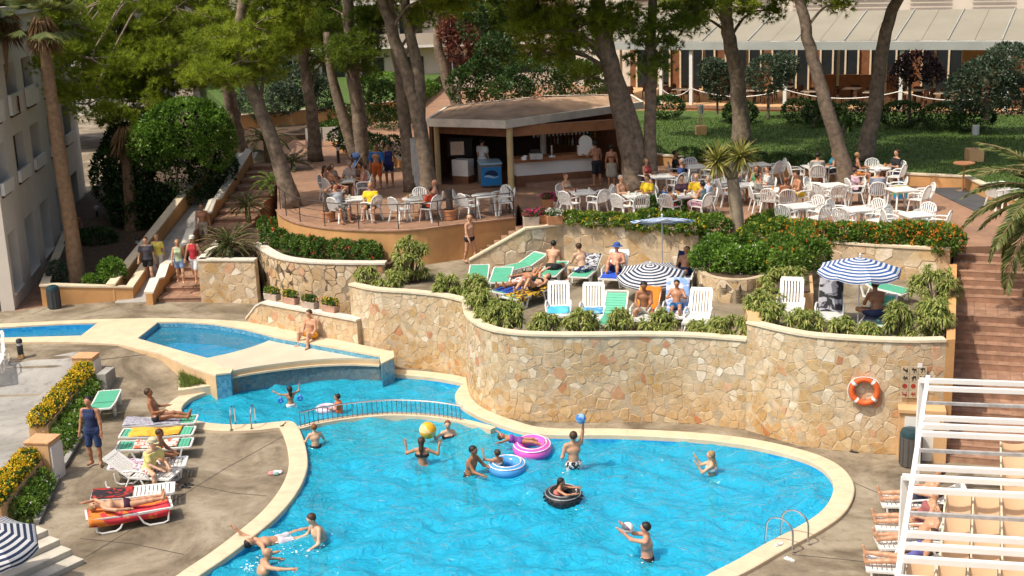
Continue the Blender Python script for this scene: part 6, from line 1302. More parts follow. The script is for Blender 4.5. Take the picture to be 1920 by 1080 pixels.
S_BLUE = stripe_mat('blue_stripe', (.03, .11, .34), (.74, .76, .80), 9); S_NAVY = stripe_mat('navy_stripe', (.025, .045, .10), (.74, .74, .76), 9)
parasol('blue and white striped parasol on the upper sun terrace', P(1608, 614, Z_SUN2), 4.22, 1.08, S_BLUE, .02, 0, rise=.30, val=.12)
parasol('navy and white striped parasol low over the loungers', P(1220, 562, Z_SUN), 3.02, 1.02, S_NAVY, .16, 4.4, rise=.28, val=.12)
parasol('blue and white parasol seen edge on before the stone wall', P(1242, 535, Z_SUN), float(D(1228, 408, P(1242, 535, Z_SUN)[1])[2]), .98, stripe_mat('pale_blue_stripe', (.05, .20, .48), (.74, .78, .84), 5), .26, 1.5, rise=.10, val=.03)
pb_ = P(-8, 1130, 0); parasol('navy and white striped parasol at the bottom left corner', pb_, float(D(5, 984, pb_[1])[2]) , 1.0, S_NAVY, .12, 5.2)
# ---- terrace railing with posts
M_RAIL = mat('dark_rail', (.06, .045, .04), .5)
ri = offset(OR, .12) if np.mean(offset(OR, .12), 0)[1] > np.mean(OR, 0)[1] else offset(OR, -.12)
rr0 = np.array([ri[0][0], ri[0][1], Z_BAR]); root = empty('terrace_railing', rr0, 0, 'thin dark metal railing round the edge of the bar terrace', 'railing')
for h in (.86, .56, .28): MB().tube([(p[0] - rr0[0], p[1] - rr0[1], h) for p in ri], .017 if h > .8 else .010, 6).build('rail', M_RAIL, root)
cum = np.r_[0, np.cumsum([np.linalg.norm(np.array(a) - np.array(b)) for a, b in zip(ri[1:], ri[:-1])])]; pm = MB().cyl((0, 0, 0), .018, .88, 6).mesh('post', M_RAIL)
for s in np.linspace(0, cum[-1], 9): link('post', pm, root, (np.interp(s, cum, [p[0] for p in ri]) - rr0[0], np.interp(s, cum, [p[1] for p in ri]) - rr0[1], 0))
root = empty('terrace_railing', (OR[-1][0], OR[-1][1], Z_BAR), 0, 'short dark railing at the top of the small stair by the kiosk', 'railing')
for h in (.86, .5, .2): MB().tube([(-.05, .1, h), (-.3, 1.6, h)], .015, 6).build('rail', M_RAIL, root)
for y in (.1, .85, 1.6): MB().cyl((-.05 - .25 * (y - .1) / 1.5, y, 0), .018, .88, 6).build('post', M_RAIL, root)
# ---- pots and flower boxes
M_POT = mat('terracotta_pot', (.45, .21, .10), .85, .15, 6); M_BOX = mat('stone_box', (.42, .34, .28), .9, .15, 5)
def flower_box(label, p, ang, dims, mt, leaf, petals, n, pn=None, name='flower_box'):
    r = empty(name, p, ang, label, 'flower box'); L, W, H_ = dims; m = MB(); m.box((0, 0, H_ / 2), (L, W, H_), taper=1.08); m.build('box', mt, r, bevel=.015); MB().box((0, 0, H_ + .004), (L * .96, W * .9, .02)).build('soil', M_SOIL, r)
    ell = [((x, 0, H_ + .08), (L * .26, W * .6, .13)) for x in (-L * .3, 0, L * .3)]; V, q = leafcloud(ell, n, .07, shell=.4); link('foliage', quads_mesh('foliage', V, 4, q, leaf), r)
    for mt_, k, s in petals: V, q = flowers(ell, k, s); tag(link('flowers', quads_mesh('flowers', V, 4, q, mt_), r), kind='stuff')
w3d = W3_b - W3_a; w3a = math.atan2(w3d[1], w3d[0]); w3n = np.array([-w3d[1], w3d[0]]) / np.linalg.norm(w3d)
for i, (px, lb, mt_, fk) in enumerate([((511, 562), 'pale stone flower box with yellow flowers, leftmost on the low wall', M_BOX, F_YEL), ((546, 569), 'pinkish flower box with few yellow flowers, second on the low wall', mat('pink_box', (.45, .27, .20), .9), F_YEL), ((582, 577), 'flower box with sparse leaves, third on the low wall', M_BOX, F_RED), ((620, 584), 'pinkish flower box with yellow flowers, rightmost on the low wall', mat('pink_box', None) if 'pink_box' in MATS else M_BOX, F_YEL)]):
    p = P(*px, ZU + .78); flower_box(lb, p, w3a, (.55, .24, .22), mt_, G_MID, [(fk, 26 if i != 2 else 4, .045)], 500)
for px, z, lb, fk, mt_ in [((996, 422), Z_BAR + .11, 'box of pink flowers at the top of the sloping coping', F_PINK, M_BOX), ((1040, 420), Z_BAR + .11, 'box of white flowers on the short stone wall', F_WHITE, M_POT), ((1020, 418), Z_BAR + .11, 'box of reddish pink flowers beside the white flowers', F_PINK, M_POT), ((1030, 388), Z_BAR, 'pot of bright pink flowers left of the family tables', F_PINK, M_POT), ((1052, 392), Z_BAR, 'pot of magenta flowers beside the bright pink pot', F_PINK, M_BOX)]:
    flower_box(lb, P(*px, z), .1, (.5, .32, .3), mt_, G_MID, [(fk, 60, .05)], 500)
for px, lb in [((617, 415), 'round terracotta pot behind the left railing'), ((844, 412), 'round terracotta pot behind the right railing')]:
    r = empty('terracotta_pot', P(*px, Z_BAR), 0, lb, 'pot'); MB().lathe([(.17, 0), (.22, .02), (.24, .3), (.26, .31), (.26, .37), (.21, .37), (.2, .3)], n=18).build('pot', M_POT, r, smooth=True); MB().cyl((0, 0, .30), .19, .03, 14).build('soil', M_SOIL, r); MB().cyl((0, 0, .33), .12, .75, 10).build('dark_post', M_RAIL, r)
# ---- bollard lamps
M_BLK = mat('lamp_black', (.03, .03, .035), .45); M_LENS = mat('lamp_lens', (.45, .47, .48), .2)
def bollard(label, p, cube=None, h=.7, r_=.09, metal=False, globe=False):
    r = empty('bollard_lamp', p, 0, label, 'lamp'); z = 0
    if cube: MB().box((0, 0, cube / 2), (cube * 1.15, cube * 1.15, cube)).build('plinth', M_PLASTER2, r, bevel=.01); z = cube
    if globe: MB().cyl((0, 0, z), .05, h, 10).build('post', M_BLK, r); MB().sphere((0, 0, z + h + .12), .14, 12, 8).build('globe', M_LENS, r, smooth='all'); return r
    m = M_CHROME if metal else M_BLK
    if metal:
        for a in range(4): MB().cyl((r_ * .8 * math.cos(a * 1.57), r_ * .8 * math.sin(a * 1.57), z), .015, h * .6, 6).build('rod', M_CHROME, r)
        MB().lathe([(r_ * 1.1, 0), (r_ * 1.2, .05), (r_ * 1.2, h * .4), (r_ * .9, h * .42)], (0, 0, z + h * .6), 14).build('head', M_LENS, r, smooth=True)
    else: MB().cyl((0, 0, z), r_, h * .68, 14).build('post', m, r, smooth=True); MB().cyl((0, 0, z + h * .68), r_ * .88, h * .2, 14).build('lens', M_LENS, r, smooth=True); MB().lathe([(r_ * 1.05, 0), (r_ * 1.05, .08), (r_ * .7, .12)], (0, 0, z + h * .88), 14).build('cap', m, r, smooth=True)
bollard('silver lamp on an orange cube on the lawn near the broad pine', P(1314, 252, 3.6), .42, .95, .1, True); bollard('silver lamp on an orange cube on the lawn at the right', P(1826, 302, 3.6), .5, .9, .12, True)
bollard('dark lamp post on an orange plinth beside the ramp', P(262, 495, .95), .4, .62, .08); bollard('globe lamp on an orange plinth by the apartment block', P(186, 433, .98), .38, .5, .06, globe=True); bollard('black post behind the left terrace tables', P(635, 306, Z_BAR), None, .85, .07)
bollard('short black bollard lamp on a low orange plinth at the far left', Pg(40, 672), .14, .42, .09)
# ---- bins
def bin_(label, p, col, h=.85, w=.3):
    r = empty('litter_bin', p, 0, label, 'bin'); m = mat('bin_%s' % label[:6], col, .5, .12, 4); MB().tube([(0, 0, 0), (0, 0, .03), (0, 0, h * .82)], [w * .85, w, w], 16).build('body', m, r, smooth=True)
    MB().lathe([(w * 1.04, 0), (w * 1.04, .05), (w * .9, .14), (w * .5, .18)], (0, 0, h * .82), 16).build('lid', mat('bin_lid', (.02, .05, .06), .4), r, smooth=True)
    for a in np.linspace(0, 6.28, 13)[:-1]: MB().bar((w * math.cos(a), w * math.sin(a), .05), (w * math.cos(a), w * math.sin(a), h * .78), .03, .02).build('slat', m, r)
    return r
bin_('dark grey litter bin with a rounded lid beside the white cupboard door', P(1706, 872, 0), (.09, .085, .08), .92, .25); bin_('dark slatted litter bin at the corner of the orange planter', P(103, 578, Z_PLAZA), (.05, .055, .06), .8, .22)
# ---- life ring on the stone wall
wc = np.array(W2C_plan); 
def wall_point(px, py):      # where the ray meets the higher stone wall
    best = None
    for a, b in zip(wc[:-1], wc[1:]):
        d = ray(px, py); M2 = np.array([[d[0], -(b - a)[0]], [d[1], -(b - a)[1]]]); t = np.linalg.solve(M2, a - CC[:2])
        if -.05 <= t[1] <= 1.05: n = np.array([(b - a)[1], -(b - a)[0]]); n /= np.linalg.norm(n); n = n if n[1] < 0 else -n; best = (CC + d * t[0], n)
    return best
p, n = wall_point(1621, 731); p = p + np.array([n[0], n[1], 0]) * .09; ang = math.atan2(n[1], n[0]) + math.pi / 2
r = empty('life_ring', p, ang, 'orange life ring with white bands hanging on the stone wall', 'life ring'); M_ORG = mat('ring_orange', (.72, .13, .03), .5, .08, 4)
def torus_seg(a0, a1, R, rr, m=10, n=10):
    mb = MB(); mb.tube([(R * math.cos(a), 0, R * math.sin(a)) for a in np.linspace(a0, a1, m)], rr, n); return mb
for k in range(4):
    c = math.pi / 4 + k * math.pi / 2 + .12; torus_seg(c - .11, c + .11, .30, .078, 4).build('white_band', M_WHITE, r, smooth=True); torus_seg(c + .112, c + math.pi / 2 - .112, .30, .074, 12).build('ring_segment', M_ORG, r, smooth=True)
MB().tube([(.39 * math.cos(a), -.05, .39 * math.sin(a) + .02 * math.sin(3 * a)) for a in np.linspace(.6, 3.6, 24)], .010, 5).build('rope', M_WHITE, r)
# ---- dark metal lettering panel of pool symbols on the wall
p, n = wall_point(1712, 715); p = p + np.array([n[0], n[1], 0]) * .05; ang = math.atan2(n[1], n[0]) + math.pi / 2
r = empty('rules_sign', p, ang, 'weathered tile panel of small pool rule pictograms beside the life ring', 'sign')
M_TSIGN = mat('sign_tile', (.50, .40, .27), .5, .15, 4); M_SB = mat('sign_black', (.03, .02, .02), .5); M_SR = mat('sign_red', (.35, .04, .02), .5)
for i in range(3):
    for j in range(4):
        x, z = (i - 1) * .2, (1.5 - j) * .2; t = MB().box((x, 0, z), (.19, .02, .19)).build('tile', M_TSIGN, r)
        m = MB(); k = (i * 4 + j); mt_ = M_SR if j >= 2 else M_SB
        if j == 2: m.lathe([(.06, 0), (.06, .01)], (0, 0, 0), 10); vs = [(x + v[0], -.012 - v[2] * .3, z + v[1]) for v in m.v]; m.v = vs
        else:
            m.sphere((x - .04 + .02 * (k % 3), -.014, z + .045), (.016, .006, .016), 6, 4); m.bar((x - .05, -.014, z + .02 - .02 * (k % 2)), (x + .05, -.014, z - .02 + .03 * (k % 3)), .03, .008, (0, 1, 0)); m.bar((x, -.014, z), (x + .03 - .03 * (k % 3), -.014, z - .06), .018, .008, (0, 1, 0)); m.bar((x + .04, -.014, z + .05), (x + .05, -.014, z - .05), .014, .008, (0, 1, 0))
        m.build('pictogram', mt_, t)
MB().box((.13, -.015, .42), (.11, .01, .11)).build('paper_notice', M_WHITE, r)
# ---- orange pilaster with a white cupboard door at the end of the stone wall
p = P(1683, 862, 0); r = empty('meter_cupboard', p, -.25, 'orange plaster cupboard with a white door at the end of the stone wall', 'cupboard')
bx(MB(), 0, 1.0, 0, .45, 0, 1.2).build('plaster_body', M_PLASTER2, r); bx(MB(), -.03, 1.05, -.06, .48, 1.202, 1.3).build('cap', M_PLASTER2, r, bevel=.01); bx(MB(), .12, .92, -.03, -.003, .02, 1.12).build('door', M_PANEL, r); bx(MB(), .84, .87, -.05, -.031, .5, .6).build('handle', M_CHROME, r)
p = P(1748, 868, 0); r = empty('stair_post', p, -.25, 'orange plaster post with a white cap at the foot of the tiled stairs', 'post'); bx(MB(), 0, .3, 0, .4, 0, .85).build('plaster_body', M_PLASTER2, r); bx(MB(), -.04, .34, -.04, .44, .852, .93).build('cap', M_WHITECOPE, r)
# ---- pergola on the right
ZP = 2.6
pa = P(1740, 711, ZP); pbb = P(1684, 1085, ZP); pd = (pbb - pa)[:2]; PLn = np.linalg.norm(pd); pd /= PLn; q1 = P(1722, 711, ZP); q2 = P(1920, 718, ZP); pr_ = (q2 - q1)[:2]; pr_ /= np.linalg.norm(pr_)
r = empty('pergola', (pa[0], pa[1], 0), 0, 'white beamed pergola with sagging peach fabric at the lower right', 'pergola'); o2 = np.array([pa[0], pa[1]])
def PG(x, y, z=ZP): p = P(x, y, z); return np.array([p[0] - o2[0], p[1] - o2[1], z])
MB().bar(PG(1740, 708, ZP), PG(1676, 1130, ZP), .09, .12).build('side_rail', M_WHITE, r)
M_GALV = mat('galvanised', (.38, .37, .36), .5, .3, 6)
for y, kind in ((713, 'b'), (728, 'b'), (755, 'g'), (783, 'b'), (798, 'b'), (813, 'b'), (844, 'g'), (876, 'b'), (894, 'b'), (918, 'b'), (962, 'g'), (1001, 'b'), (1023, 'b'), (1048, 'b'), (1085, 'b')):
    x0 = {713: 1724, 894: 1692}.get(y, 1740 - (y - 711) * .15 + 3); a = PG(x0, y, ZP + .09); b = a + np.array([pr_[0], pr_[1], 0]) * 6
    MB().bar(a, b, .07 if kind == 'g' else .10, .06 if kind == 'g' else .095).build('cross_beam' if kind == 'b' else 'metal_tube', M_WHITE if kind == 'b' else M_GALV, r)
for x, y in ((1727, 713), (1696, 894), (1700, 1085)): a = PG(x, y, ZP + .05); MB().bar((a[0], a[1], 0), tuple(a), .11, .09).build('post', M_WHITE, r); b = a + np.array([pr_[0], pr_[1], 0]) * 5.5; MB().bar((b[0], b[1], 0), tuple(b), .11, .09).build('post', M_WHITE, r)
M_PEACH = mat('peach_fabric', (.68, .46, .28), .9, .06, 1.5, trans=.3)
rows = [(822, 848, 3), (848, 885, 3), (893, 922, 3), (922, 962, 1), (962, 1003, 1), (1003, 1042, 1), (1046, 1085, 0), (1085, 1130, 0)]; c0_ = PG(1690, 1060, ZP - .18)
t_w = .47
def rowpt(y, t): 
    a = PG(1740 - (y - 711) * .15, y, ZP - .14); return a + np.array([pr_[0], pr_[1], 0]) * t
for ri_, (ya, yb, k0_) in enumerate(rows):
    for c in range(9):
        t0 = .12 + (c + k0_) * t_w if ya < 1046 else .08 + c * t_w
        if t0 > 4.2: continue
        m = MB(); S = 6; vs = []
        for j in range(S + 1):
            for i in range(S + 1):
                u, v = i / S, j / S; y = ya + (yb - ya) * v; p = rowpt(y, t0 + .02 + (t_w - .05) * u); sag = .20 * math.sin(math.pi * v) * (1 - .25 * (2 * u - 1) ** 2) + .03 * (4 * u * (1 - u)); vs.append((p[0], p[1], p[2] - sag))
        m.add(vs, [(j * (S + 1) + i, j * (S + 1) + i + 1, (j + 1) * (S + 1) + i + 1, (j + 1) * (S + 1) + i) for j in range(S) for i in range(S)]); m.build('fabric_panel', M_PEACH, r, smooth='all')
        MB().bar(rowpt(ya, t0), rowpt(yb, t0), .03, .03).build('fabric_rail', M_CREAM, r)
# ---- planters with yellow flowers on the left
def block(label, px, w, d, h, ang):
    r = empty('plaster_pillar', Pg(*px), ang, label, 'pillar'); bx(MB(), -w / 2, w / 2, 0, d, -.1, h).build('body', M_PLASTER2, r, bevel=.012); bx(MB(), -w / 2 - .02, w / 2 + .02, -.02, d + .02, h + .002, h + .035).build('cap', mat('cap_orange', (.58, .31, .16), .8), r); bx(MB(), w / 2 + .002, w / 2 + .05, .03, d - .03, 0, h - .1).build('grey_door', M_PANEL, r)
block('orange plaster pillar at the far end of the yellow flowers', (158, 716), .62, .55, .72, -.1); block('orange plaster pillar between the two yellow flower troughs', (77, 905), .62, .6, 1.0, -.15)
def trough(label, a, b, h, fl_n):
    A = Pg(*a); B = Pg(*b); d = (B - A)[:2]; L = float(np.linalg.norm(d)); ang = math.atan2(d[1], d[0]); r = empty('flower_trough', A, ang, label, 'planter'); bx(MB(), 0, L, -.05, .45, -.1, h).build('plaster_body', M_PLASTER2, r); bx(MB(), 0, L, -.02, .42, h - .05, h + .012).build('soil', M_SOIL, r)
    ell = [((L * (i + .5) / 5, .18 + RG.uniform(-.05, .05), h + .12), (L * .15, .30, .22)) for i in range(5)]; V, q = leafcloud(ell, 3000, .08, shell=.4); link('foliage', quads_mesh('foliage', V, 4, q, G_MID), r); V, q = flowers(ell, fl_n, .05, 5); tag(link('flowers', quads_mesh('flowers', V, 4, q, F_YEL), r), kind='stuff')
trough('orange trough of yellow flowers between the two pillars', (152, 722), (62, 835), .45, 800); trough('orange trough of yellow flowers left of the near pillar', (52, 905), (-30, 1000), .6, 620)
def bed(label, px, n):
    pts = [Pg(*q) for q in px]; el = []
    for a, b in zip(pts[:-1], pts[1:]):
        k = max(2, int(np.linalg.norm(b - a) / .5))
        for i in range(k): q = a + (b - a) * (i + .5) / k; el.append((q[0], q[1], q[2] + .22, .42, .36, .32))
    shrub('leafy_bed', label, el, n, .09, G_SHRUB, [(F_WHITE, 20, .04, 'flowers')], cat='shrub', stem=False)
bed('leafy green bed beside the far pillar and trough', [(172, 728), (140, 790), (112, 858)], 6000); bed('leafy green bed beside the near pillar', [(78, 912), (40, 985)], 3500)
kerb_wall([Pg(196, 728)[:2], Pg(165, 800)[:2], Pg(118, 880)[:2]], 0, .07, 'thin concrete kerb beside the leafy green bed', M_GREY, M_GREY, .08, 'bed_kerb'); kerb_wall([Pg(108, 900)[:2], Pg(70, 985)[:2]], 0, .07, 'thin concrete kerb beside the near leafy bed', M_GREY, M_GREY, .08, 'bed_kerb')

r = empty('concrete_block', Pg(192, 735), -.1, 'grey concrete box beside the far orange pillar', 'block'); bx(MB(), -.12, .16, 0, .7, 0, .55).build('body', M_GREY, r, bevel=.01)
bollard('black bollard lamp among the yellow flowers near the far pillar', Pg(103, 797), None, .62, .1); bollard('tall black bollard lamp at the foot of the near pillar', Pg(19, 965), None, .75, .1)
# concrete steps and a red bag at the bottom left
st = P(35, 1085, 0); r = empty('concrete_steps', st, -.62, 'low pale concrete steps at the bottom left corner', 'steps')
for k in range(4): bx(MB(), -.9 + .38 * k, -.9 + .38 * (k + 1) - .003, -2, 1.15, -.1, .5 - .13 * k).build('step', mat('pale_step', (.50, .46, .38), .85, .15, 3), r, bevel=.01)
# ---- things on the ground
def slipper_pair(label, px, col, z=None, ang=0.0, single=False):
    p = Pg(*px) if z is None else P(*px, z); r = empty('slippers', p, ang, label, 'slippers'); m_ = mat('slip_%d' % int(px[0]), col, .8)
    for s in ((-1, 1) if not single else (0,)):
        b = MB(); b.prism([(s * .08 + .045 * math.cos(a), .13 * math.sin(a)) for a in np.linspace(0, 6.28, 11)[:-1]], 0, .025); b.build('sole', m_, r); t = MB(); t.tube([(s * .08 - .045, -.02, .02), (s * .08 - .01, .06, .06), (s * .08 + .045, -.02, .02)], .014, 5); t.build('strap', m_, r)
slipper_pair('dark slippers at the foot of the stone wall', (1603, 846), (.03, .028, .028), None, .9); slipper_pair('black slippers beside the sunbather under the pergola', (1648, 972), (.015, .015, .015), None, 1.2); slipper_pair('white flip flop with a dark strap near the right ladder', (1480, 1050), (.7, .7, .68), None, .8, True); slipper_pair('white slipper lying on the coping at the right ladder', (1460, 1022), (.7, .7, .68), ZC + .002, 2.2, True); slipper_pair('dark sandals on the deck right of the man in yellow', (352, 912), (.03, .03, .03), None, 1.3)
p = Pg(520, 888); r = empty('dropped_towel', p, .3, 'small crumpled white and pink towel on the pool edge', 'towel')
for k, (c, mt_) in enumerate([((0, 0), (.7, .68, .66)), ((-.12, .0), (.6, .25, .25)), ((-.04, -.09), (.25, .4, .38))]):
    m = MB(); m.sphere((c[0], c[1], .03), (.14 - .03 * k, .1 - .02 * k, .05), 10, 6); m.v = [(v[0] + .015 * math.sin(v[1] * 60 + k), v[1], max(.004, v[2] + .018 * math.sin(v[0] * 70 + v[1] * 40))) for v in m.v]; m.build('fold', mat('tw_fold%d' % k, mt_, .9), r, smooth='all')
# outdoor table and dark mat at the right of the terrace
mp_ = ccw(xy(PP([(1738, 354), (1830, 352), (1880, 385), (1835, 400)], Z_BAR))); o = MB().prism(mp_, Z_BAR + .004, Z_BAR + .03).build('floor_mat', mat('dark_mat', (.07, .07, .075), .9, .2, 3)); tag(o, 'dark grey mat under the tall bistro table', 'mat')
r = empty('bistro_table', P(1805, 358, Z_BAR + .03), 0, 'tall brown bistro table standing on the dark mat', 'table'); MB().lathe([(.25, 0), (.25, .02), (.05, .06)], n=16).build('foot', M_CHROME, r, smooth=True); MB().cyl((0, 0, .05), .04, .95, 10).build('column', M_WOODL, r); MB().cyl((0, 0, 1.0), .38, .04, 20).build('table_top', M_WOODL, r)
# ---- restaurant tables and chairs in the shade
def make_rtable():
    t = empty('restaurant_table', cat='table'); MB().box((0, 0, .74), (.9, .9, .03)).build('table_top', mat('table_cream', (.55, .46, .36), .6), t); MB().cyl((0, 0, 0), .04, .73, 8).build('column', M_BLK, t); MB().cyl((0, 0, 0), .25, .03, 12).build('foot', M_BLK, t); return t
def make_rchair():
    t = empty('wicker_chair', cat='chair'); mw = mat('wicker', (.13, .06, .035), .8, .3, 12); MB().box((0, 0, .42), (.5, .48, .06)).build('seat', mw, t); m = MB(); m.tube([(.27 * math.cos(a), -.02 - .24 * math.sin(a), .66) for a in np.linspace(0, math.pi, 9)], .05, 6); m.add([(.26 * math.cos(a), -.02 - .24 * math.sin(a), z) for z in (.42, .84) for a in np.linspace(0, math.pi, 9)], [(i, i + 1, i + 10, i + 9) for i in range(8)]); m.build('backrest', mw, t)
    for sx in (-1, 1):
        for sy in (-1, 1): MB().bar((sx * .2, sy * .2, .4), (sx * .22, sy * .22, 0), .04).build('leg', mw, t)
    return t
RT_, RC_ = make_rtable(), make_rchair(); cr, sr = math.cos(res.rotation_euler.z), math.sin(res.rotation_euler.z); spots = [(-5, 1.3), (-3.0, 3.0), (-1.0, 1.2), (1.2, 2.6), (3.2, 1.2), (4.4, 3.2), (6.3, 1.2), (8.2, 2.8), (9.6, 1.2), (11.6, 2.4), (13.2, 1.2), (15.2, 2.2), (17.2, 1.3)]
nth = ['leftmost', 'second', 'third', 'fourth', 'fifth', 'sixth', 'seventh', 'eighth', 'ninth', 'tenth', 'eleventh', 'twelfth', 'rightmost']
for i, (x, y) in enumerate(spots):
    w = lambda a, b: (res.location.x + a * cr - b * sr, res.location.y + a * sr + b * cr, ZR); tb_ = 'restaurant table counted from the left under the awning' if 0 < i < 12 else 'restaurant table under the awning'
    place(RT_, w(x, y), res.rotation_euler.z, nth[i] + ' square ' + tb_, 'tables under the awning')
    for dx, dy, a, sd in ((-.75, 0, -1.57, 'left'), (.75, 0, 1.57, 'right'), (0, .75, 3.14, 'far')): place(RC_, w(x + dx, y + dy), res.rotation_euler.z + a, 'brown wicker chair on the %s side of the %s restaurant table' % (sd, nth[i]), 'chairs under the awning')
for p_ in (CHAIR, TABLE, RTABLE, RT_, RC_):
    pass
# ---- pool toys
def ring_toy(name, label, p, R, rr, mt_, tilt=0.0, mt2=None, tread=False, yaw=0.0):
    r = empty(name, p, yaw, label, 'swim ring'); m = MB(); n, k = 28, 12; vs = []
    for i in range(n):
        a = 6.28319 * i / n
        for j in range(k): b = 6.28319 * j / k; q = (R + rr * math.cos(b)); vs.append((q * math.cos(a), q * math.sin(a), rr * math.sin(b) + q * math.sin(a) * tilt))
    fs = [(i * k + j, ((i + 1) % n) * k + j, ((i + 1) % n) * k + (j + 1) % k, i * k + (j + 1) % k) for i in range(n) for j in range(k)]; m.add(vs, fs); m.build('tube', mt_, r, smooth='all')
    if mt2:
        for b in (.75, 1.45): MB().tube([((R + (rr + .004) * math.cos(b)) * math.cos(a), (R + (rr + .004) * math.cos(b)) * math.sin(a), (rr + .004) * math.sin(b) + R * math.sin(a) * tilt) for a in np.linspace(0, 6.28, 29)[:-1]], .014, 4, closed=True).build('printed_band', mt2, r)
    if tread:
        kb = MB().box((0, 0, 0), (.05, .035, .03)).mesh('tread_block', mt_)
        for i in range(36): 
            a = 6.283 * i / 36; z = .05 if i % 2 else -.01; q = R + math.sqrt(max(0, rr * rr - z * z)); link('tread_block', kb, r, (q * math.cos(a), q * math.sin(a), z + q * math.sin(a) * tilt), a)
    MB().cyl((R, 0, rr - .01), .018, .03, 8).build('valve', M_WHITE, r); return r
def vinyl(key, col, a=.65): 
    m = mat(key, col, .12, .05, 2, spec=.6); nt = m.node_tree
    b = nt.nodes['Principled BSDF']; b.inputs['Alpha'].default_value = a; return m
pw = lambda x, y, dz=0: P(x, y, ZW) + np.array([0, 0, dz])
ring_toy('swim_ring', 'translucent pink swim ring with a child lying on it', pw(998, 846, .10), .35, .15, vinyl('pink_vinyl', (.80, .12, .55), .82), .16, mat('ring_white', (.75, .7, .75), .3)); ring_toy('swim_ring', 'translucent blue swim ring held by the dark haired man', pw(951, 882, .10), .33, .14, vinyl('blue_vinyl', (.10, .38, .78), .8), .06, mat('ring_white', None) if 'ring_white' in MATS else M_WHITE)
ring_toy('inner_tube', 'black inner tube shaped like a tyre', pw(1056, 938, .10), .30, .14, mat('tyre_black', (.02, .022, .026), .35, .2, 8), .10, mat('tyre_grey', (.25, .26, .27), .4), True); ring_toy('swim_ring', 'pale pink swim ring in the shallow basin', pw(612, 770, .06), .22, .085, vinyl('palepink_vinyl', (.72, .62, .72), .85))
def ball(label, c, R, cols, name='beach_ball'):
    r = empty(name, c, .4, label, 'ball'); n = 12; per = n // 6
    for k in range(6):
        m = MB(); vs = []; q = 10
        for j in range(q + 1):
            t = math.pi * j / q
            for i in range(per * 2 + 1): a = 6.28319 * (k / 6 + i / (6 * per * 2)); vs.append((R * math.sin(t) * math.cos(a), R * math.cos(t), R * math.sin(t) * math.sin(a)))
        w_ = per * 2 + 1; m.add(vs, [(j * w_ + i, j * w_ + i + 1, (j + 1) * w_ + i + 1, (j + 1) * w_ + i) for j in range(q) for i in range(w_ - 1)]); m.build('panel', cols[k % len(cols)], r, smooth='all')
YB = P(802, 830, ZW)[1]; ball('yellow beach ball in the air before the girl', D(802, 807, YB), .225, [mat('ball_yellow', (.78, .38, .02), .25), mat('ball_yellow', None) if 'ball_yellow' in MATS else M_WHITE, mat('ball_clear', (.72, .55, .25), .2)])
YB = P(1078, 880, ZW)[1]; ball('blue ball above the hand of the leaping man', D(1089, 785, YB - .05), .125, [mat('ball_blue', (.05, .20, .55), .3), mat('ball_lblue', (.25, .45, .72), .3)]); YB = P(1200, 1035, ZW)[1]; ball('white ball in the hands of the man at the front', D(1177, 990, YB - .1), .125, [mat('ball_white', (.75, .75, .73), .4), mat('ball_white', None) if 'ball_white' in MATS else M_WHITE, mat('ball_dark', (.10, .10, .12), .4), mat('ball_white2', (.74, .74, .72), .4)])

# bits and pieces on the terrace
p = P(1688, 372, Z_BAR); r = empty('beach_bag', p, .3, 'blue, green and yellow beach bag beside the couple with the cap', 'bag')
for k, c in enumerate([(.03, .30, .62), (.04, .48, .22), (.70, .60, .08)]): MB().box((0, 0, .08 + .15 * k), (.42 + .04 * k, .22, .148), taper=1.05).build('colour_band', mat('bag_%d' % k, c, .6), r)
for s_ in (-1, 1): MB().tube([(-.12, s_ * .08, .46), (-.1, s_ * .06, .62), (.1, s_ * .06, .62), (.12, s_ * .08, .46)], .012, 5).build('handle', mat('bag_0', None) if 'bag_0' in MATS else M_WHITE, r)
p = P(663, 332, Z_BAR); r = empty('pushchair', p, 1.9, 'dark blue folding pushchair beside the shaded table', 'pushchair'); mdb = mat('pushchair_blue', (.03, .07, .18), .8)
for s_ in (-1, 1):
    MB().tube([(s_ * .2, .35, .1), (s_ * .22, -.05, .5), (s_ * .22, -.4, 1.0), (s_ * .22, -.5, .98)], .016, 6).build('frame_tube', M_CHROME, r); MB().tube([(s_ * .2, -.3, .1), (s_ * .22, .0, .45), (s_ * .22, .15, .75)], .016, 6).build('frame_tube', M_CHROME, r)
    for y in (.35, -.3): w_ = MB(); w_.tube([(s_ * .2 - .02, y, .09), (s_ * .2 + .02, y, .09)], .09, 12); w_.build('wheel', M_BLK, r)
m = MB(); m.strip([(x_, .3, .38) for x_ in (-.18, 0, .18)], [(x_, -.02, .36) for x_ in (-.18, 0, .18)]); m.strip([(x_, -.02, .36) for x_ in (-.18, 0, .18)], [(x_, -.25, .85) for x_ in (-.18, 0, .18)]); o = m.build('fabric_seat', mdb, r); o.modifiers.new('s', 'SOLIDIFY').thickness = .03
m = MB(); m.strip([(.2 * math.cos(a), -.25, .85 + .18 * math.sin(a)) for a in np.linspace(0, 3.14, 9)], [(.2 * math.cos(a), .02, .82 + .16 * math.sin(a)) for a in np.linspace(0, 3.14, 9)]); o = m.build('hood', mdb, r); o.modifiers.new('s', 'SOLIDIFY').thickness = .02
r = empty('menu_board', P(605, 275, Z_BAR), .2, 'white double panel board standing on the upper path', 'board')
for x_ in (-.42, .42): bx(MB(), x_ - .38, x_ + .38, -.02, .02, .25, .95).build('panel', M_PANEL, r)
for x_ in (-.8, 0, .8): MB().cyl((x_, 0, 0), .02, 1.0, 6).build('post', M_CHROME, r)
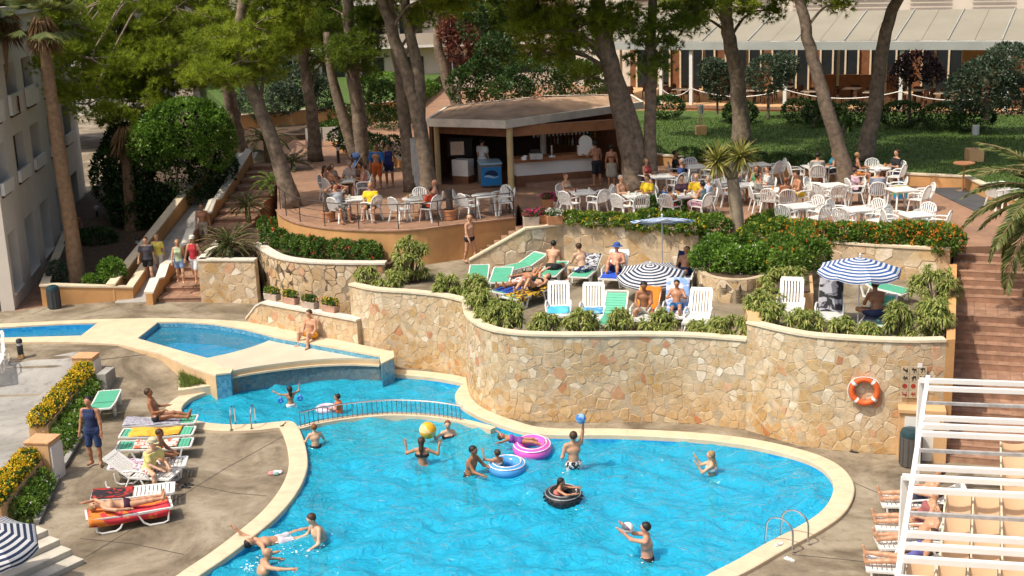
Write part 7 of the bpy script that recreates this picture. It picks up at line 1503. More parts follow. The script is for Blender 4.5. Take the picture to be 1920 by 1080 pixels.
# ================================================================ people
def surfnet(Dg, org, h):
    """naive surface nets: signed distance grid -> smooth quad mesh"""
    ng = Dg < 0; c = np.zeros(tuple(s - 1 for s in ng.shape), np.int8)
    for a in (0, 1):
        for b in (0, 1):
            for d in (0, 1): c += ng[a:a + c.shape[0], b:b + c.shape[1], d:d + c.shape[2]]
    act = (c > 0) & (c < 8); idx = -np.ones(act.shape, np.int64); idx[act] = np.arange(act.sum()); I = np.argwhere(act); p = I + .5
    sh = np.array(Dg.shape) - 1.001
    def tri(q):
        q = np.clip(q, 0, sh); i = q.astype(int); f = q - i; r = 0
        for a in (0, 1):
            for b in (0, 1):
                for d in (0, 1): r = r + Dg[i[:, 0] + a, i[:, 1] + b, i[:, 2] + d] * np.where(a, f[:, 0], 1 - f[:, 0]) * np.where(b, f[:, 1], 1 - f[:, 1]) * np.where(d, f[:, 2], 1 - f[:, 2])
        return r
    for _ in range(3):
        d0 = tri(p); g = np.stack([(tri(p + e) - tri(p - e)) / .5 for e in np.eye(3) * .25], 1); p = np.clip(p - (d0 / np.maximum((g * g).sum(1), (h * .3) ** 2))[:, None] * g * .9, I - .3, I + 1.3)
    Q = []
    for ax in range(3):
        s0 = [slice(None)] * 3; s1 = [slice(None)] * 3; s0[ax] = slice(0, -1); s1[ax] = slice(1, None); a, b = ng[tuple(s0)], ng[tuple(s1)]; E_ = np.argwhere(a != b); u, v = (ax + 1) % 3, (ax + 2) % 3
        E_ = E_[(E_[:, u] > 0) & (E_[:, v] > 0) & (E_[:, u] < ng.shape[u] - 1) & (E_[:, v] < ng.shape[v] - 1)]; du = np.zeros(3, int); du[u] = 1; dv = np.zeros(3, int); dv[v] = 1
        q = np.stack([idx[tuple((E_ - du - dv).T)], idx[tuple((E_ - dv).T)], idx[tuple(E_.T)], idx[tuple((E_ - du).T)]], 1); fl = ~a[tuple(E_.T)]; q[fl] = q[fl][:, ::-1]; Q.append(q)
    Q = np.concatenate(Q); Q = Q[(Q >= 0).all(1)]; return org + p * h, Q
class Field:
    def __init__(s, lo, hi, h): s.h = h; s.lo = np.array(lo); n = np.ceil((np.array(hi) - lo) / h).astype(int) + 1; s.D = np.full(n, .5); s.ax = [lo[i] + h * np.arange(n[i]) for i in range(3)]
    def sub(s, lo, hi):
        sl = tuple(slice(max(0, int((lo[i] - s.lo[i]) / s.h)), int((hi[i] - s.lo[i]) / s.h) + 2) for i in range(3)); return sl, s.ax[0][sl[0]][:, None, None], s.ax[1][sl[1]][None, :, None], s.ax[2][sl[2]][None, None, :]
    def cap(s, a, b, ra, rb, k=.035):
        m = max(ra, rb) + .09; sl, X, Y, Z = s.sub(np.minimum(a, b) - m, np.maximum(a, b) + m); ab = b - a; L = ab @ ab + 1e-9; t = np.clip(((X - a[0]) * ab[0] + (Y - a[1]) * ab[1] + (Z - a[2]) * ab[2]) / L, 0, 1)
        d = np.sqrt((X - a[0] - t * ab[0]) ** 2 + (Y - a[1] - t * ab[1]) ** 2 + (Z - a[2] - t * ab[2]) ** 2) - (ra + (rb - ra) * t); o = s.D[sl]; hh = np.maximum(k - np.abs(o - d), 0) / k; s.D[sl] = np.minimum(o, d) - hh * hh * k * .25
    def cut(s, p, n):      # keep the side where (x - p) . n < 0
        s.D = np.maximum(s.D, (s.ax[0][:, None, None] - p[0]) * n[0] + (s.ax[1][None, :, None] - p[1]) * n[1] + (s.ax[2][None, None, :] - p[2]) * n[2])
    def mesh(s): return surfnet(s.D, s.lo, s.h)
def np_mesh(name, V, Q, m, extra=None):
    me = bpy.data.meshes.new(name); v = V.tolist(); q = Q.tolist()
    if extra: o = len(v); v += extra.v; q += [tuple(i + o for i in f) for f in extra.f]
    me.from_pydata(v, [], q); me.materials.append(m); me.polygons.foreach_set('use_smooth', [True] * len(q)); return me
SKIN = [mat('skin_%d' % i, c, .42, .12, 9, spec=.4, hue=.12) for i, c in enumerate([(.60, .37, .26), (.52, .28, .18), (.43, .205, .12), (.31, .135, .07), (.60, .29, .20)])]
HAIR = {k: mat('hair_' + k, c, .55, .3, 40) for k, c in {'black': (.012, .010, .009), 'brown': (.05, .025, .012), 'blond': (.32, .20, .09), 'grey': (.30, .28, .26), 'red': (.18, .06, .02)}.items()}
def cmat(c):
    k = 'cloth_%02d%02d%02d' % tuple(int(v * 99) for v in c); return mat(k, c, .85, .10, 10)
EYE = MB().sphere((0, 0, 0), .013, 8, 6).mesh('eye', mat('eye_dark', (.015, .012, .01), .2)); MOUTH = MB().sphere((0, 0, 0), (.026, .008, .007), 8, 6).mesh('mouth', mat('lips', (.28, .08, .06), .5))
def V3(*a): return np.array(a, float)
POSE = {
    'stand': dict(sp=(0, .02, 1), tL=(-.07, .03, -1), tR=(.07, 0, -1), sL=(-.02, -.04, -1), sR=(.02, -.03, -1), aL=(-.22, .02, -1), aR=(.22, .02, -1), fL=(-.08, .25, -1), fR=(.08, .25, -1)),
    'walk': dict(sp=(0, .06, 1), tL=(-.05, .34, -1), tR=(.05, -.16, -1), sL=(0, .02, -1), sR=(0, -.42, -1), aL=(-.2, -.25, -1), aR=(.2, .25, -1), fL=(-.1, .05, -1), fR=(.05, .6, -1)),
    'sit': dict(sp=(0, -.10, 1), tL=(-.16, 1, -.06), tR=(.16, 1, -.06), sL=(-.03, .1, -1), sR=(.03, .12, -1), aL=(-.2, .35, -1), aR=(.2, .35, -1), fL=(.22, .9, .12), fR=(-.22, .9, .12), seat=.43),
    'wade': dict(sp=(0, .04, 1), tL=(-.12, .06, -1), tR=(.12, 0, -1), sL=(-.02, -.05, -1), sR=(.02, -.05, -1), aL=(-.45, .3, -.9), aR=(.45, .3, -.9), fL=(-.1, .9, -.3), fR=(.1, .9, -.3)),
    'lie': dict(sp=(0, -1, .10), tL=(-.08, 1, .02), tR=(.08, 1, .02), sL=(-.03, 1, -.02), sR=(.03, 1, -.02), aL=(-.5, .85, -.05), aR=(.5, .85, -.05), fL=(-.1, 1, 0), fR=(.1, 1, 0), seat=.36, foot=(0, .3, 1), hu='sp'),
    'longsit': dict(sp=(0, -.25, 1), tL=(-.10, 1, .22), tR=(.10, 1, .10), sL=(-.02, 1, -.30), sR=(.03, 1, -.12), aL=(-.25, .35, -.9), aR=(.25, .35, -.9), fL=(.1, 1, .1), fR=(-.1, 1, .1), seat=.36, foot=(0, .35, 1)),
    'hunch': dict(sp=(0, .38, 1), tL=(-.35, 1, .0), tR=(.35, 1, .0), sL=(-.05, .05, -1), sR=(.05, .05, -1), aL=(-.12, .55, -1), aR=(.12, .55, -1), fL=(.35, .8, -.35), fR=(-.35, .8, -.35), seat=.36),
    'cross': dict(sp=(0, .30, 1), tL=(-.75, .75, .12), tR=(.75, .75, .12), sL=(.9, .35, -.2), sR=(-.9, .35, -.2), aL=(-.2, .5, -1), aR=(.2, .5, -1), fL=(.3, .8, -.1), fR=(-.3, .8, -.1), seat=.36)}
NP = [0]
def person(label, loc, face, kind='stand', H=1.74, sex='m', skin=1, hair=('short', 'brown'), wear=(('shorts', (.1, .1, .3)),), yaw=0.0, nod=0.0, fat=1.0, h=.024, hold=None, hat=None, glasses=False, **ov):
    q = dict(POSE[kind]); q.update(ov); k = H / 1.75; NP[0] += 1; rg = np.random.default_rng(NP[0] * 13 + 5)
    def dr(n): v = V3(*q[n]) + rg.normal(0, .035, 3); return v / np.linalg.norm(v)
    s = V3(*q['sp']); s /= np.linalg.norm(s); x = V3(1, 0, 0); f = np.cross(s, x); f = -f if f[1] < 0 and abs(s[1]) < .9 else f
    if abs(s[1]) >= .9: f = V3(0, 0, 1) if not q.get('prone') else V3(0, 0, -1)
    f = f - s * (f @ s); f /= np.linalg.norm(f); fem = sex == 'f'; shw = (.165 if fem else .188) * k
    pel = V3(0, 0, 0); hips = {c: pel + x * sg * .09 * k - V3(0, 0, .02 * k) * (abs(s[2]) > .5) for c, sg in (('L', -1), ('R', 1))}
    bel = pel + s * .15 * k; che = pel + s * .34 * k; nb = pel + s * .515 * k; sho = {c: pel + s * .47 * k + x * sg * shw + (f * q.get('shrug', 0)) for c, sg in (('L', -1), ('R', 1))}
    hu = s if q.get('hu') == 'sp' else (s * .45 + V3(0, 0, .55)); hu = hu + f * nod; hu /= np.linalg.norm(hu); hf = f - hu * (f @ hu); hf /= np.linalg.norm(hf); hx = np.cross(hf, hu); hf, hx = hf * math.cos(yaw) + hx * math.sin(yaw), hx * math.cos(yaw) - hf * math.sin(yaw)
    hc = nb + hu * .185 * k + hf * .012; J = {}
    for c, sg in (('L', -1), ('R', 1)):
        kn = hips[c] + dr('t' + c) * .43 * k; an = kn + dr('s' + c) * .42 * k; J['k' + c], J['n' + c] = kn, an; el = sho[c] + dr('a' + c) * .285 * k; fd = dr('f' + c); wr = el + fd * .25 * k; J['e' + c], J['w' + c], J['d' + c] = el, wr, fd
        ft = V3(*q['foot']) if 'foot' in q else V3(sg * .25, 1, -.05); J['f' + c] = an + ft / np.linalg.norm(ft) * .15 * k
    fw = fat
    T = [('pelvis', hips['L'], hips['R'], .108 * k * fw, .108 * k * fw), ('waist', pel, bel, (.13 if not fem else .125) * k * fw, (.118 if not fem else .098) * k * fw), ('rib', bel, che, (.118 if not fem else .10) * k * fw, .122 * k * fw), ('chest', che - x * .07 * k, che + x * .07 * k, .108 * k * fw, .108 * k * fw), ('girdle', sho['L'] * .85 + sho['R'] * .15, sho['R'] * .85 + sho['L'] * .15, .066 * k, .066 * k)]
    if fem: T += [('bust', che + f * .075 * k - x * .07 * k, che + f * .085 * k - x * .075 * k, .06 * k, .055 * k), ('bust', che + f * .075 * k + x * .07 * k, che + f * .085 * k + x * .075 * k, .06 * k, .055 * k)]
    A = []; Lg = []
    for c in 'LR': A += [('ua', sho[c], J['e' + c], .052 * k, .041 * k), ('fa', J['e' + c], J['w' + c], .041 * k, .029 * k), ('palm', J['w' + c], J['w' + c] + J['d' + c] * .075 * k, .03 * k, .027 * k)]; cm = J['k' + c] * .62 + J['n' + c] * .38; Lg += [('th', hips[c], J['k' + c], .088 * k * min(fw, 1.1), .056 * k), ('ca', J['k' + c], cm, .053 * k, .053 * k), ('ca', cm, J['n' + c], .053 * k, .036 * k), ('ft', J['n' + c] + (J['n' + c] - J['f' + c]) * .2, J['f' + c], .042 * k, .030 * k)]
    hk = max(k, .82)
    Hd = [('neck', nb - s * .03, hc - hu * .03, .056 * k, .052 * k), ('skull', hc + hu * .028 * hk - hf * .018 * hk, hc + hu * .022 * hk + hf * .012 * hk, .088 * hk, .086 * hk), ('jaw', hc - hu * .055 * hk + hf * .03 * hk, hc - hu * .02 * hk + hf * .025 * hk, .058 * hk, .068 * hk), ('nose', hc + hf * .092 * hk - hu * .012 * hk, hc + hf * .105 * hk - hu * .028 * hk, .013, .017), ('ear', hc + hx * .088 * hk, hc + hx * .094 * hk - hu * .02, .016, .014), ('ear', hc - hx * .088 * hk, hc - hx * .094 * hk - hu * .02, .016, .014)]
    allp = T + A + Lg + Hd; lo = np.min([np.minimum(p[1], p[2]) - max(p[3:5]) for p in allp], 0) - .06; hi = np.max([np.maximum(p[1], p[2]) + max(p[3:5]) for p in allp], 0) + .06
    low = min(J['nL'][2], J['nR'][2]) - .075 * k
    dz = -low if 'seat' not in q else q['seat'] + (.115 * k if kind != 'lie' else .12 * k)
    root = empty('person', (loc[0], loc[1], loc[2] + dz), face, label, 'person')
    F_ = Field(lo, hi, h)
    for p in allp: F_.cap(p[1], p[2], p[3], p[4], .012 if p[0] in ('nose', 'ear') else .035)
    Vv, Q = F_.mesh(); ex = MB()
    for c, sg in (('L', -1), ('R', 1)):       # fingers, a little curled, and a thumb on the inner side
        d = J['d' + c]; w0 = J['w' + c] + d * .078 * k; sd = np.cross(d, f if abs(d @ f) < .9 else V3(0, 0, 1)); sd /= np.linalg.norm(sd); pn = np.cross(sd, d)
        for i, (o_, l_) in enumerate(((-.026, .058), (-.009, .072), (.009, .076), (.026, .066))): b0 = w0 + sd * o_ * k; m1 = b0 + (d + sd * o_ * 4) * l_ * .55 * k; ex.tube([b0, m1, m1 + (d * .8 - pn * .45 * sg) * l_ * .5 * k], [.0095 * k, .0085 * k, .006 * k], 5)
        t0 = J['w' + c] + d * .03 * k + sd * -sg * .028 * k; ex.tube([t0, t0 + (d * .6 - sd * sg * .7) * .035 * k, t0 + (d * 1.0 - sd * sg * .8) * .062 * k], [.011 * k, .010 * k, .007 * k], 5)
    link('body', np_mesh('body', Vv, Q, SKIN[skin], ex), root)
    def garment(name, prims, col, off, cuts=(), kk=.04):
        g = Field(lo - .05, hi + .05, h)
        for a, b, ra, rb in prims: g.cap(a, b, ra + off, rb + off, kk)
        for p, n in cuts: g.cut(p, n)
        V_, Q_ = g.mesh()
        if len(Q_): link(name, np_mesh(name, V_, Q_, col if not isinstance(col, tuple) else cmat(col)), root)
    tor = [p[1:] for p in T]; hipm = pel
    for w in wear:
        kd, col = w[0], w[1]
        if kd in ('shorts', 'longshorts', 'trousers'):
            fr_ = {'shorts': .52, 'longshorts': .86, 'trousers': 1.0}[kd]; pr = [T[0][1:], (pel, pel + s * .07 * k, .128 * k * fw, .122 * k * fw)]
            for c in 'LR': e = hips[c] + (J['k' + c] - hips[c]) * fr_; pr.append((hips[c], e, .092 * k, (.092 - .024 * fr_) * k))
            garment(kd if kd != 'longshorts' else 'shorts', pr, col, .014, [(pel + s * .085 * k, s)])
        elif kd == 'briefs': pr = [T[0][1:], (pel, pel + s * .05 * k, .128 * k * fw, .122 * k * fw)] + [(hips[c], hips[c] + (J['k' + c] - hips[c]) * .10, .09 * k, .088 * k) for c in 'LR']; garment('swim_briefs', pr, col, .009, [(pel + s * .055 * k, s)])
        elif kd in ('tee', 'tank', 'vest', 'dress'):
            pr = list(tor) + [(nb - s * .035 * k, sho[c] * .9 + nb * .1, .062 * k, .05 * k) for c in 'LR']
            if kd == 'tee':
                for c in 'LR': pr.append((sho[c], sho[c] + (J['e' + c] - sho[c]) * .6, .058 * k, .055 * k))
            cu = [(nb - s * .012 * k, s), (pel - s * .03 * k, -s)]
            if kd == 'tank': cu = [(nb + s * .005 * k, s), (pel - s * .02 * k, -s), (pel + x * shw * .80, x), (pel - x * shw * .80, -x)]
            if kd == 'dress': pr += [(hips[c], hips[c] + (J['k' + c] - hips[c]) * .8, .10 * k, .10 * k) for c in 'LR'] + [((hips['L'] + hips['R']) / 2, (J['kL'] + J['kR']) / 2 * .8, .11 * k, .12 * k)]; cu = cu[:1]
            garment({'tee': 't_shirt', 'tank': 'tank_top', 'vest': 'swim_vest', 'dress': 'dress'}[kd], pr, col, .020 if kd != 'vest' else .03, cu)
        elif kd == 'bra': garment('bikini_top', [p[1:] for p in T[2:]], col, .010, [(che + s * .045 * k, s), (che - s * .045 * k, -s)])
        elif kd == 'swimsuit': garment('swimsuit', [p[1:] for p in T[:4] + T[5:]], col, .009, [(che + s * .07 * k, s)])
        elif kd == 'skirt': garment('skirt', [T[0][1:], (pel, pel + s * .06 * k, .13 * k, .115 * k)] + [(hips[c], hips[c] + (J['k' + c] - hips[c]) * .85, .11 * k, .13 * k) for c in 'LR'] + [(pel, (J['kL'] + J['kR']) / 2 * .9, .12 * k, .13 * k)], col, .012, [(pel + s * .08 * k, s)])
        elif kd == 'cape': garment('towel_cape', [T[4][1:], (sho['L'] - f * .03, J['eL'] - f * .04, .075 * k, .07 * k), (sho['R'] - f * .03, J['eR'] - f * .04, .075 * k, .07 * k), (che - f * .06, pel - f * .1, .12 * k, .14 * k)], col, .02, [(pel + f * .07, f), (nb + s * .0, s)])
    hs, hcn = hair
    sk = hc + hu * .030 * hk - hf * .018 * hk; hm = HAIR[hcn]
    if hs != 'bald':
        pr = [(sk - hf * .004, sk + hf * .018, .098 * hk, .095 * hk)]; cu = [(hc + hf * .028 * hk + hu * .02 * hk, hf * .80 - hu * .60)]
        if hs in ('long', 'pony'): pr += [(hc - hf * .06 * hk, nb - hf * .10 * k + s * .02, (.07 if hs == 'long' else .035) * hk, (.055 if hs == 'long' else .028) * hk), (nb - hf * .10 * k, nb - hf * .13 * k - s * .12 * k, (.06 if hs == 'long' else .028) * hk, .03 * hk)]
        g = Field(lo - .08, hi + .08, .018)
        for a in pr[:1]: g.cap(*a, .03)
        for p_, n_ in cu: g.cut(p_, n_ / np.linalg.norm(n_))
        for a in pr[1:]: g.cap(*a, .04)
        V_, Q_ = g.mesh(); link('hair', np_mesh('hair', V_, Q_, hm), root)
    if hat:
        kd, col = hat; m_ = cmat(col); Mh = np.stack([hx, hf, hu], 1); top = hc + hu * .045 * hk - hf * .012
        m = MB(); pf = [(.106, -.01), (.108, .03), (.096, .075), (.06, .10), (.01, .108)]; m.lathe([(r_ * hk, z_ * hk) for r_, z_ in pf], n=16); 
        if kd == 'brim': m.lathe([(.10 * hk, -.004), (.19 * hk, -.022), (.19 * hk, -.016), (.10 * hk, .01)], n=18)
        else: m.prism([(.075 * math.cos(a) * hk, (.085 + .10 * max(0, math.sin(a))) * hk) for a in np.linspace(0, math.pi, 9)], -.006, .006)
        m.v = [tuple(Mh @ np.array(v) + top) for v in m.v]; m.build('hat', m_, root, smooth=True)
    rt = Matrix(np.stack([hx, hf, hu], 1).tolist()).to_quaternion()
    for sg in (-1, 1): e = link('eye', EYE, root, hc + hf * .088 * hk + hx * sg * .034 * hk + hu * .012 * hk); e.rotation_mode = 'QUATERNION'; e.rotation_quaternion = rt; e.scale = (1.9, .8, 1.5) if glasses else (1, 1, .8)
    e = link('mouth', MOUTH, root, hc + hf * .088 * hk - hu * .055 * hk); e.rotation_mode = 'QUATERNION'; e.rotation_quaternion = rt
    return root
CAMF, AWAY, LEFT, RIGHT = math.pi, 0.0, math.pi / 2, -math.pi / 2
def wade(label, px, face, sub=1.0, **kw): p = P(*px, ZW); return person(label, (p[0], p[1], ZW - sub), face, 'wade', **kw)
BLK, NAV, GRY, WHT, RED, YEL, ORG, TUR = (.02, .02, .025), (.02, .035, .10), (.22, .22, .24), (.68, .68, .68), (.42, .03, .04), (.72, .52, .05), (.65, .16, .03), (.05, .30, .42)
# ---- in the water
wade('small child with blue armbands wading in the shallow basin', (546, 764), .4, .52, H=1.12, sex='f', skin=2, hair=('long', 'black'), wear=[('briefs', WHT)], aL=(-1, .2, .1), aR=(1, .3, .35), fL=(-.6, .4, .3), fR=(.2, .3, 1))
for sx, lb in ((-.26, 'left'), (.26, 'right')):
    p = P(546, 764, ZW); pp = V3(p[0] + sx * 1.05, p[1] - .05, ZW + .24 + .05 * (sx > 0)); r = empty('armband', pp, 0, 'inflated blue armband on the %s arm of the wading child' % lb, 'armband'); MB().tube([(.055 * math.cos(a), 0, .055 * math.sin(a)) for a in np.linspace(0, 6.28, 13)[:-1]], .035, 7, closed=True).build('inflated_cuff', mat('armband_blue', (.05, .2, .6), .25), r, smooth='all'); MB().cyl((0, 0, .085), .012, .02, 6).build('valve', M_WHITE, r)
wade('small child in an orange vest holding the pale pink ring', (636, 771), LEFT, .62, H=1.1, skin=2, hair=('short', 'black'), wear=[('vest', (.72, .16, .05))], fL=(.2, 1, .1), fR=(-.1, 1, .1))
wade('fair boy standing at the pool edge with his back turned', (592, 838), .3, .72, H=1.32, skin=0, hair=('short', 'red'), wear=[('shorts', BLK)])
wade('woman with raised hands waiting for the yellow ball', (792, 868), -.15, 1.0, H=1.66, sex='f', skin=2, hair=('long', 'brown'), wear=[('bra', BLK), ('briefs', RED)], aL=(-.75, .15, -.4), aR=(.75, .15, -.4), fL=(-.15, .25, 1), fR=(.15, .25, 1))
wade('girl in a dark bikini behind the yellow ball', (840, 820), CAMF + .4, 1.12, H=1.58, sex='f', skin=0, hair=('long', 'red'), wear=[('bra', (.05, .01, .02)), ('briefs', BLK)], aR=(.7, .2, -.3), fR=(.3, .3, 1), yaw=.4)
wade('dark haired man pulling the blue swim ring', (880, 888), RIGHT - .5, 1.0, H=1.74, skin=3, hair=('short', 'black'), wear=[('shorts', BLK)], sp=(0, .22, 1), aL=(-.15, .7, -.7), aR=(.2, .6, -.8), fL=(.1, 1, -.25), fR=(.1, 1, -.1))
person('girl sitting in the blue swim ring', pw(930, 880, -.30), .5, 'sit', H=1.3, sex='f', skin=2, hair=('short', 'brown'), wear=[('bra', WHT), ('briefs', WHT)], sp=(0, -.25, 1), aL=(-.6, .4, .1), fL=(.2, .5, 1), fR=(.4, .6, .6), seat=.16)
person('child lying across the pink swim ring', pw(976, 844, .05), RIGHT, 'lie', H=1.22, sex='f', skin=2, hair=('short', 'brown'), wear=[('swimsuit', (.2, .05, .3))], seat=.12, sp=(0, -1, .25), fL=(-.8, -.6, .2), fR=(.8, -.6, .2), aL=(-.7, -.7, 0), aR=(.7, -.7, 0), sL=(-.1, 1, -.5), sR=(.2, 1, -.3))
wade('man leaping for the blue ball in patterned trunks', (1076, 880), .25, .82, H=1.80, skin=1, hair=('short', 'brown'), wear=[('shorts', cloth('trunks_bw', BLK, WHT, 14))], aL=(-.3, -.1, -.9), aR=(.12, .05, 1), fL=(.2, .8, -.3), fR=(.05, .02, 1), yaw=.4, nod=-.25)
person('girl with a red hair band leaning into the inner tube', pw(1040, 939, .0), RIGHT - .2, 'sit', H=1.32, sex='f', skin=2, hair=('pony', 'black'), wear=[('swimsuit', (.55, .15, .15))], seat=-.12, sp=(0, .35, 1), aR=(.4, .8, -.3), aL=(-.4, .8, -.3), fL=(.1, 1, .1), fR=(-.1, 1, .1))
wade('blond woman in a white top taking aim at the far side', (1335, 888), LEFT - .15, 1.05, H=1.62, sex='f', skin=0, hair=('pony', 'blond'), wear=[('bra', WHT), ('briefs', WHT)], aL=(-.1, .8, -.5), aR=(.1, .8, -.4), fL=(.1, .7, .9), fR=(-.1, .6, 1))
wade('man holding the white ball at the front of the pool', (1214, 1044), LEFT - .25, 1.02, H=1.78, skin=4, hair=('short', 'black'), wear=[('shorts', BLK)], aL=(.05, .9, .05), aR=(-.05, .9, .05), fL=(.05, .8, .65), fR=(-.1, .8, .65))
wade('broad man standing chest deep near the left edge', (604, 1012), LEFT + .5, 1.10, H=1.78, skin=0, hair=('short', 'brown'), wear=[('shorts', NAV)], sp=(0, .25, 1), nod=.25, fat=1.15)
person('man floating on his back holding the pool edge', pw(524, 1012, -.22), LEFT + .55 + math.pi, 'lie', H=1.74, skin=1, hair=('short', 'black'), wear=[('shorts', (.5, .5, .55))], seat=.06, sp=(0, -1, .22), aL=(-.7, -.8, .35), fL=(-.3, -.6, .75), aR=(.8, -.2, -.2), tL=(-.15, 1, .1), tR=(.15, 1, .05))
person('bald man swimming with one arm stretched out', pw(482, 1078, -.62), RIGHT + .5, 'wade', H=1.76, skin=1, hair=('bald', 'brown'), wear=[('shorts', BLK)], sp=(0, .45, 1), aR=(.8, .5, .05), fR=(.6, .8, .1), aL=(-.6, .6, -.2), seat=.26)
# ---- left poolside
person('standing man in a navy tank top and blue shorts', Pg(181, 874), CAMF - .15, 'stand', H=1.84, skin=2, hair=('short', 'black'), wear=[('tank', NAV), ('longshorts', (.03, .06, .16))])
def on(key, dy=0.0, dx=0.0):
    r, c, a = LG[key]; return V3(c[0] - math.sin(a) * dy + math.cos(a) * dx, c[1] + math.cos(a) * dy + math.sin(a) * dx, r.location.z), a + math.pi
p, a = on('g3', .1); person('tanned man sitting on the grey towel with legs stretched', p, a, 'longsit', H=1.76, skin=3, hair=('short', 'brown'), wear=[('briefs', BLK)], nod=-.05)
p, a = on('purp', -.15, .1); person('woman in a bikini sitting between two loungers', p, a - .2, 'hunch', H=1.66, sex='f', skin=3, hair=('short', 'brown'), wear=[('bra', ORG), ('briefs', ORG)], glasses=True)
p, a = on('yell', -.25, 0); person('man in a yellow shirt and cap bending over the lounger', p, a - .3, 'hunch', H=1.76, skin=0, hair=('short', 'grey'), wear=[('tee', (.68, .60, .22)), ('shorts', cloth('trunks_red', (.35, .03, .04), WHT, 10))], hat=('cap', (.55, .50, .32)))
p, a = on('red', .05); person('woman lying on the red and orange towel', p, a, 'lie', H=1.68, sex='f', skin=1, hair=('short', 'blond'), wear=[('briefs', (.04, .01, .03))], aL=(-.7, -.6, .1), fL=(.5, -.8, .1), glasses=True)
person('man in yellow shorts sitting on the upper pool coping', P(586, 634, ZU), LEFT + .95, 'sit', H=1.74, skin=1, hair=('short', 'brown'), wear=[('shorts', (.72, .34, .03))], seat=.02, fL=(.2, .6, -.7), fR=(-.3, .7, -.6), tL=(-.3, 1, .35), tR=(.25, 1, .3), sL=(-.1, .25, -1), sR=(.1, .1, -1), sp=(0, .05, 1), nod=.15)
# ---- left stairs
def st_pt(px, py, z): return P(px, py, z)
person('man in a grey t-shirt and dark shorts on the ramp', P(281, 530, .80), CAMF + .1, 'walk', H=1.74, skin=0, hair=('short', 'red'), wear=[('tee', (.07, .07, .085)), ('shorts', BLK)])
person('woman in a yellow shirt and pale shorts on the ramp', P(301, 517, .95), CAMF - .1, 'walk', H=1.60, sex='f', skin=1, hair=('short', 'blond'), wear=[('tee', (.66, .58, .12)), ('longshorts', (.58, .56, .50))], fR=(-.2, .8, .2))
person('woman in a green top and denim shorts on the first steps', P(340, 532, .58 + .5), CAMF + .1, 'walk', H=1.64, sex='f', skin=1, hair=('long', 'blond'), wear=[('tank', (.40, .48, .30)), ('shorts', (.20, .30, .50))], glasses=True)
person('man in a red tank top, white shorts and white cap', P(369, 530, .58 + .5), CAMF - .25, 'walk', H=1.74, skin=1, hair=('short', 'brown'), wear=[('tank', RED), ('longshorts', (.60, .62, .66))], hat=('cap', (.6, .6, .5)))
person('shirtless man in beige shorts higher on the stairs', P(384, 462, 1.35), CAMF + .2, 'walk', H=1.74, skin=2, hair=('short', 'brown'), wear=[('longshorts', (.38, .33, .26))])
person('person in dark swimwear in the shade by the apartment wall', P(148, 470, .6), CAMF, 'stand', H=1.7, skin=3, hair=('short', 'black'), wear=[('shorts', BLK)])
person('older man in black briefs by the sloping coping', P(882, 494, Z_SUN), CAMF + .9, 'walk', H=1.72, skin=1, hair=('bald', 'grey'), wear=[('briefs', BLK)], fat=1.15)
# ---- bar and terrace, standing
person('man in orange shorts with a blue towel round his shoulders', P(709, 354, Z_BAR), CAMF - .2, 'stand', H=1.78, skin=2, hair=('short', 'brown'), wear=[('longshorts', (.55, .12, .03)), ('cape', (.02, .16, .48))], glasses=True)
person('person in a blue top just behind the man with the towel', P(731, 350, Z_BAR), CAMF + .3, 'stand', H=1.74, skin=2, hair=('short', 'black'), wear=[('tank', (.03, .05, .22)), ('shorts', NAV)])
person('shirtless customer in black shorts leaning on the bar', P(1119, 350, Z_BAR), .5, 'stand', H=1.78, skin=2, hair=('short', 'black'), wear=[('longshorts', BLK)], fL=(-.1, 1, .1), aL=(-.2, .6, -.8), sp=(0, .12, 1))
person('bare backed woman in a pale skirt at the bar', P(1147, 352, Z_BAR), -.2, 'stand', H=1.66, sex='f', skin=2, hair=('short', 'black'), wear=[('skirt', (.36, .34, .28)), ('bra', (.25, .1, .06))])
person('barman in a white shirt inside the kiosk', V3(ko[0] - 1.1, ko[1] + 2.3, Z_BAR), -.6, 'stand', H=1.76, skin=1, hair=('short', 'black'), wear=[('tee', WHT), ('trousers', BLK)])
# ---- terrace, seated
def seated(label, key, ang, **kw):
    x, y, z, fc = SEATS[(key, ang)]; return person(label, (x, y, z), fc, 'sit', **kw)
seated('shirtless man with his back to the camera at the shaded table', 'A', 225, skin=2, hair=('short', 'brown'), wear=[('shorts', RED)])
seated('dark haired woman at the left of the shaded table', 'A', 180, sex='f', H=1.64, skin=2, hair=('long', 'brown'), wear=[('tank', (.3, .12, .1)), ('shorts', BLK)])
seated('woman at the far left of the shaded table', 'A', 135, sex='f', H=1.64, skin=1, hair=('long', 'red'), wear=[('tank', (.4, .3, .25)), ('skirt', GRY)])
seated('grey haired guest at the far side of the shaded table', 'A', 90, H=1.68, skin=1, hair=('short', 'grey'), wear=[('tee', (.45, .35, .3)), ('shorts', GRY)])
seated('woman in a pink top at the right of the shaded table', 'A', 0, sex='f', H=1.62, skin=2, hair=('short', 'brown'), wear=[('tank', (.5, .25, .25)), ('shorts', GRY)])
seated('woman in a brown top at the far right of the shaded table', 'A', 45, sex='f', H=1.62, skin=2, hair=('long', 'black'), wear=[('tank', (.16, .08, .05)), ('shorts', BLK)])
seated('person in a black top behind the railing', 'B', 180, skin=1, hair=('short', 'black'), wear=[('tee', BLK), ('shorts', BLK)])
x, y, z, fc = SEATS[('B', 225)]; person('man in a grey t-shirt with hands behind his head', (x, y, z), CAMF + .6, 'sit', H=1.76, skin=2, hair=('short', 'brown'), wear=[('tee', (.40, .41, .44)), ('longshorts', (.10, .09, .08))], aL=(-.8, .1, .55), aR=(.8, .1, .55), fL=(.8, -.3, .35), fR=(-.8, -.3, .35), sp=(0, -.3, 1))
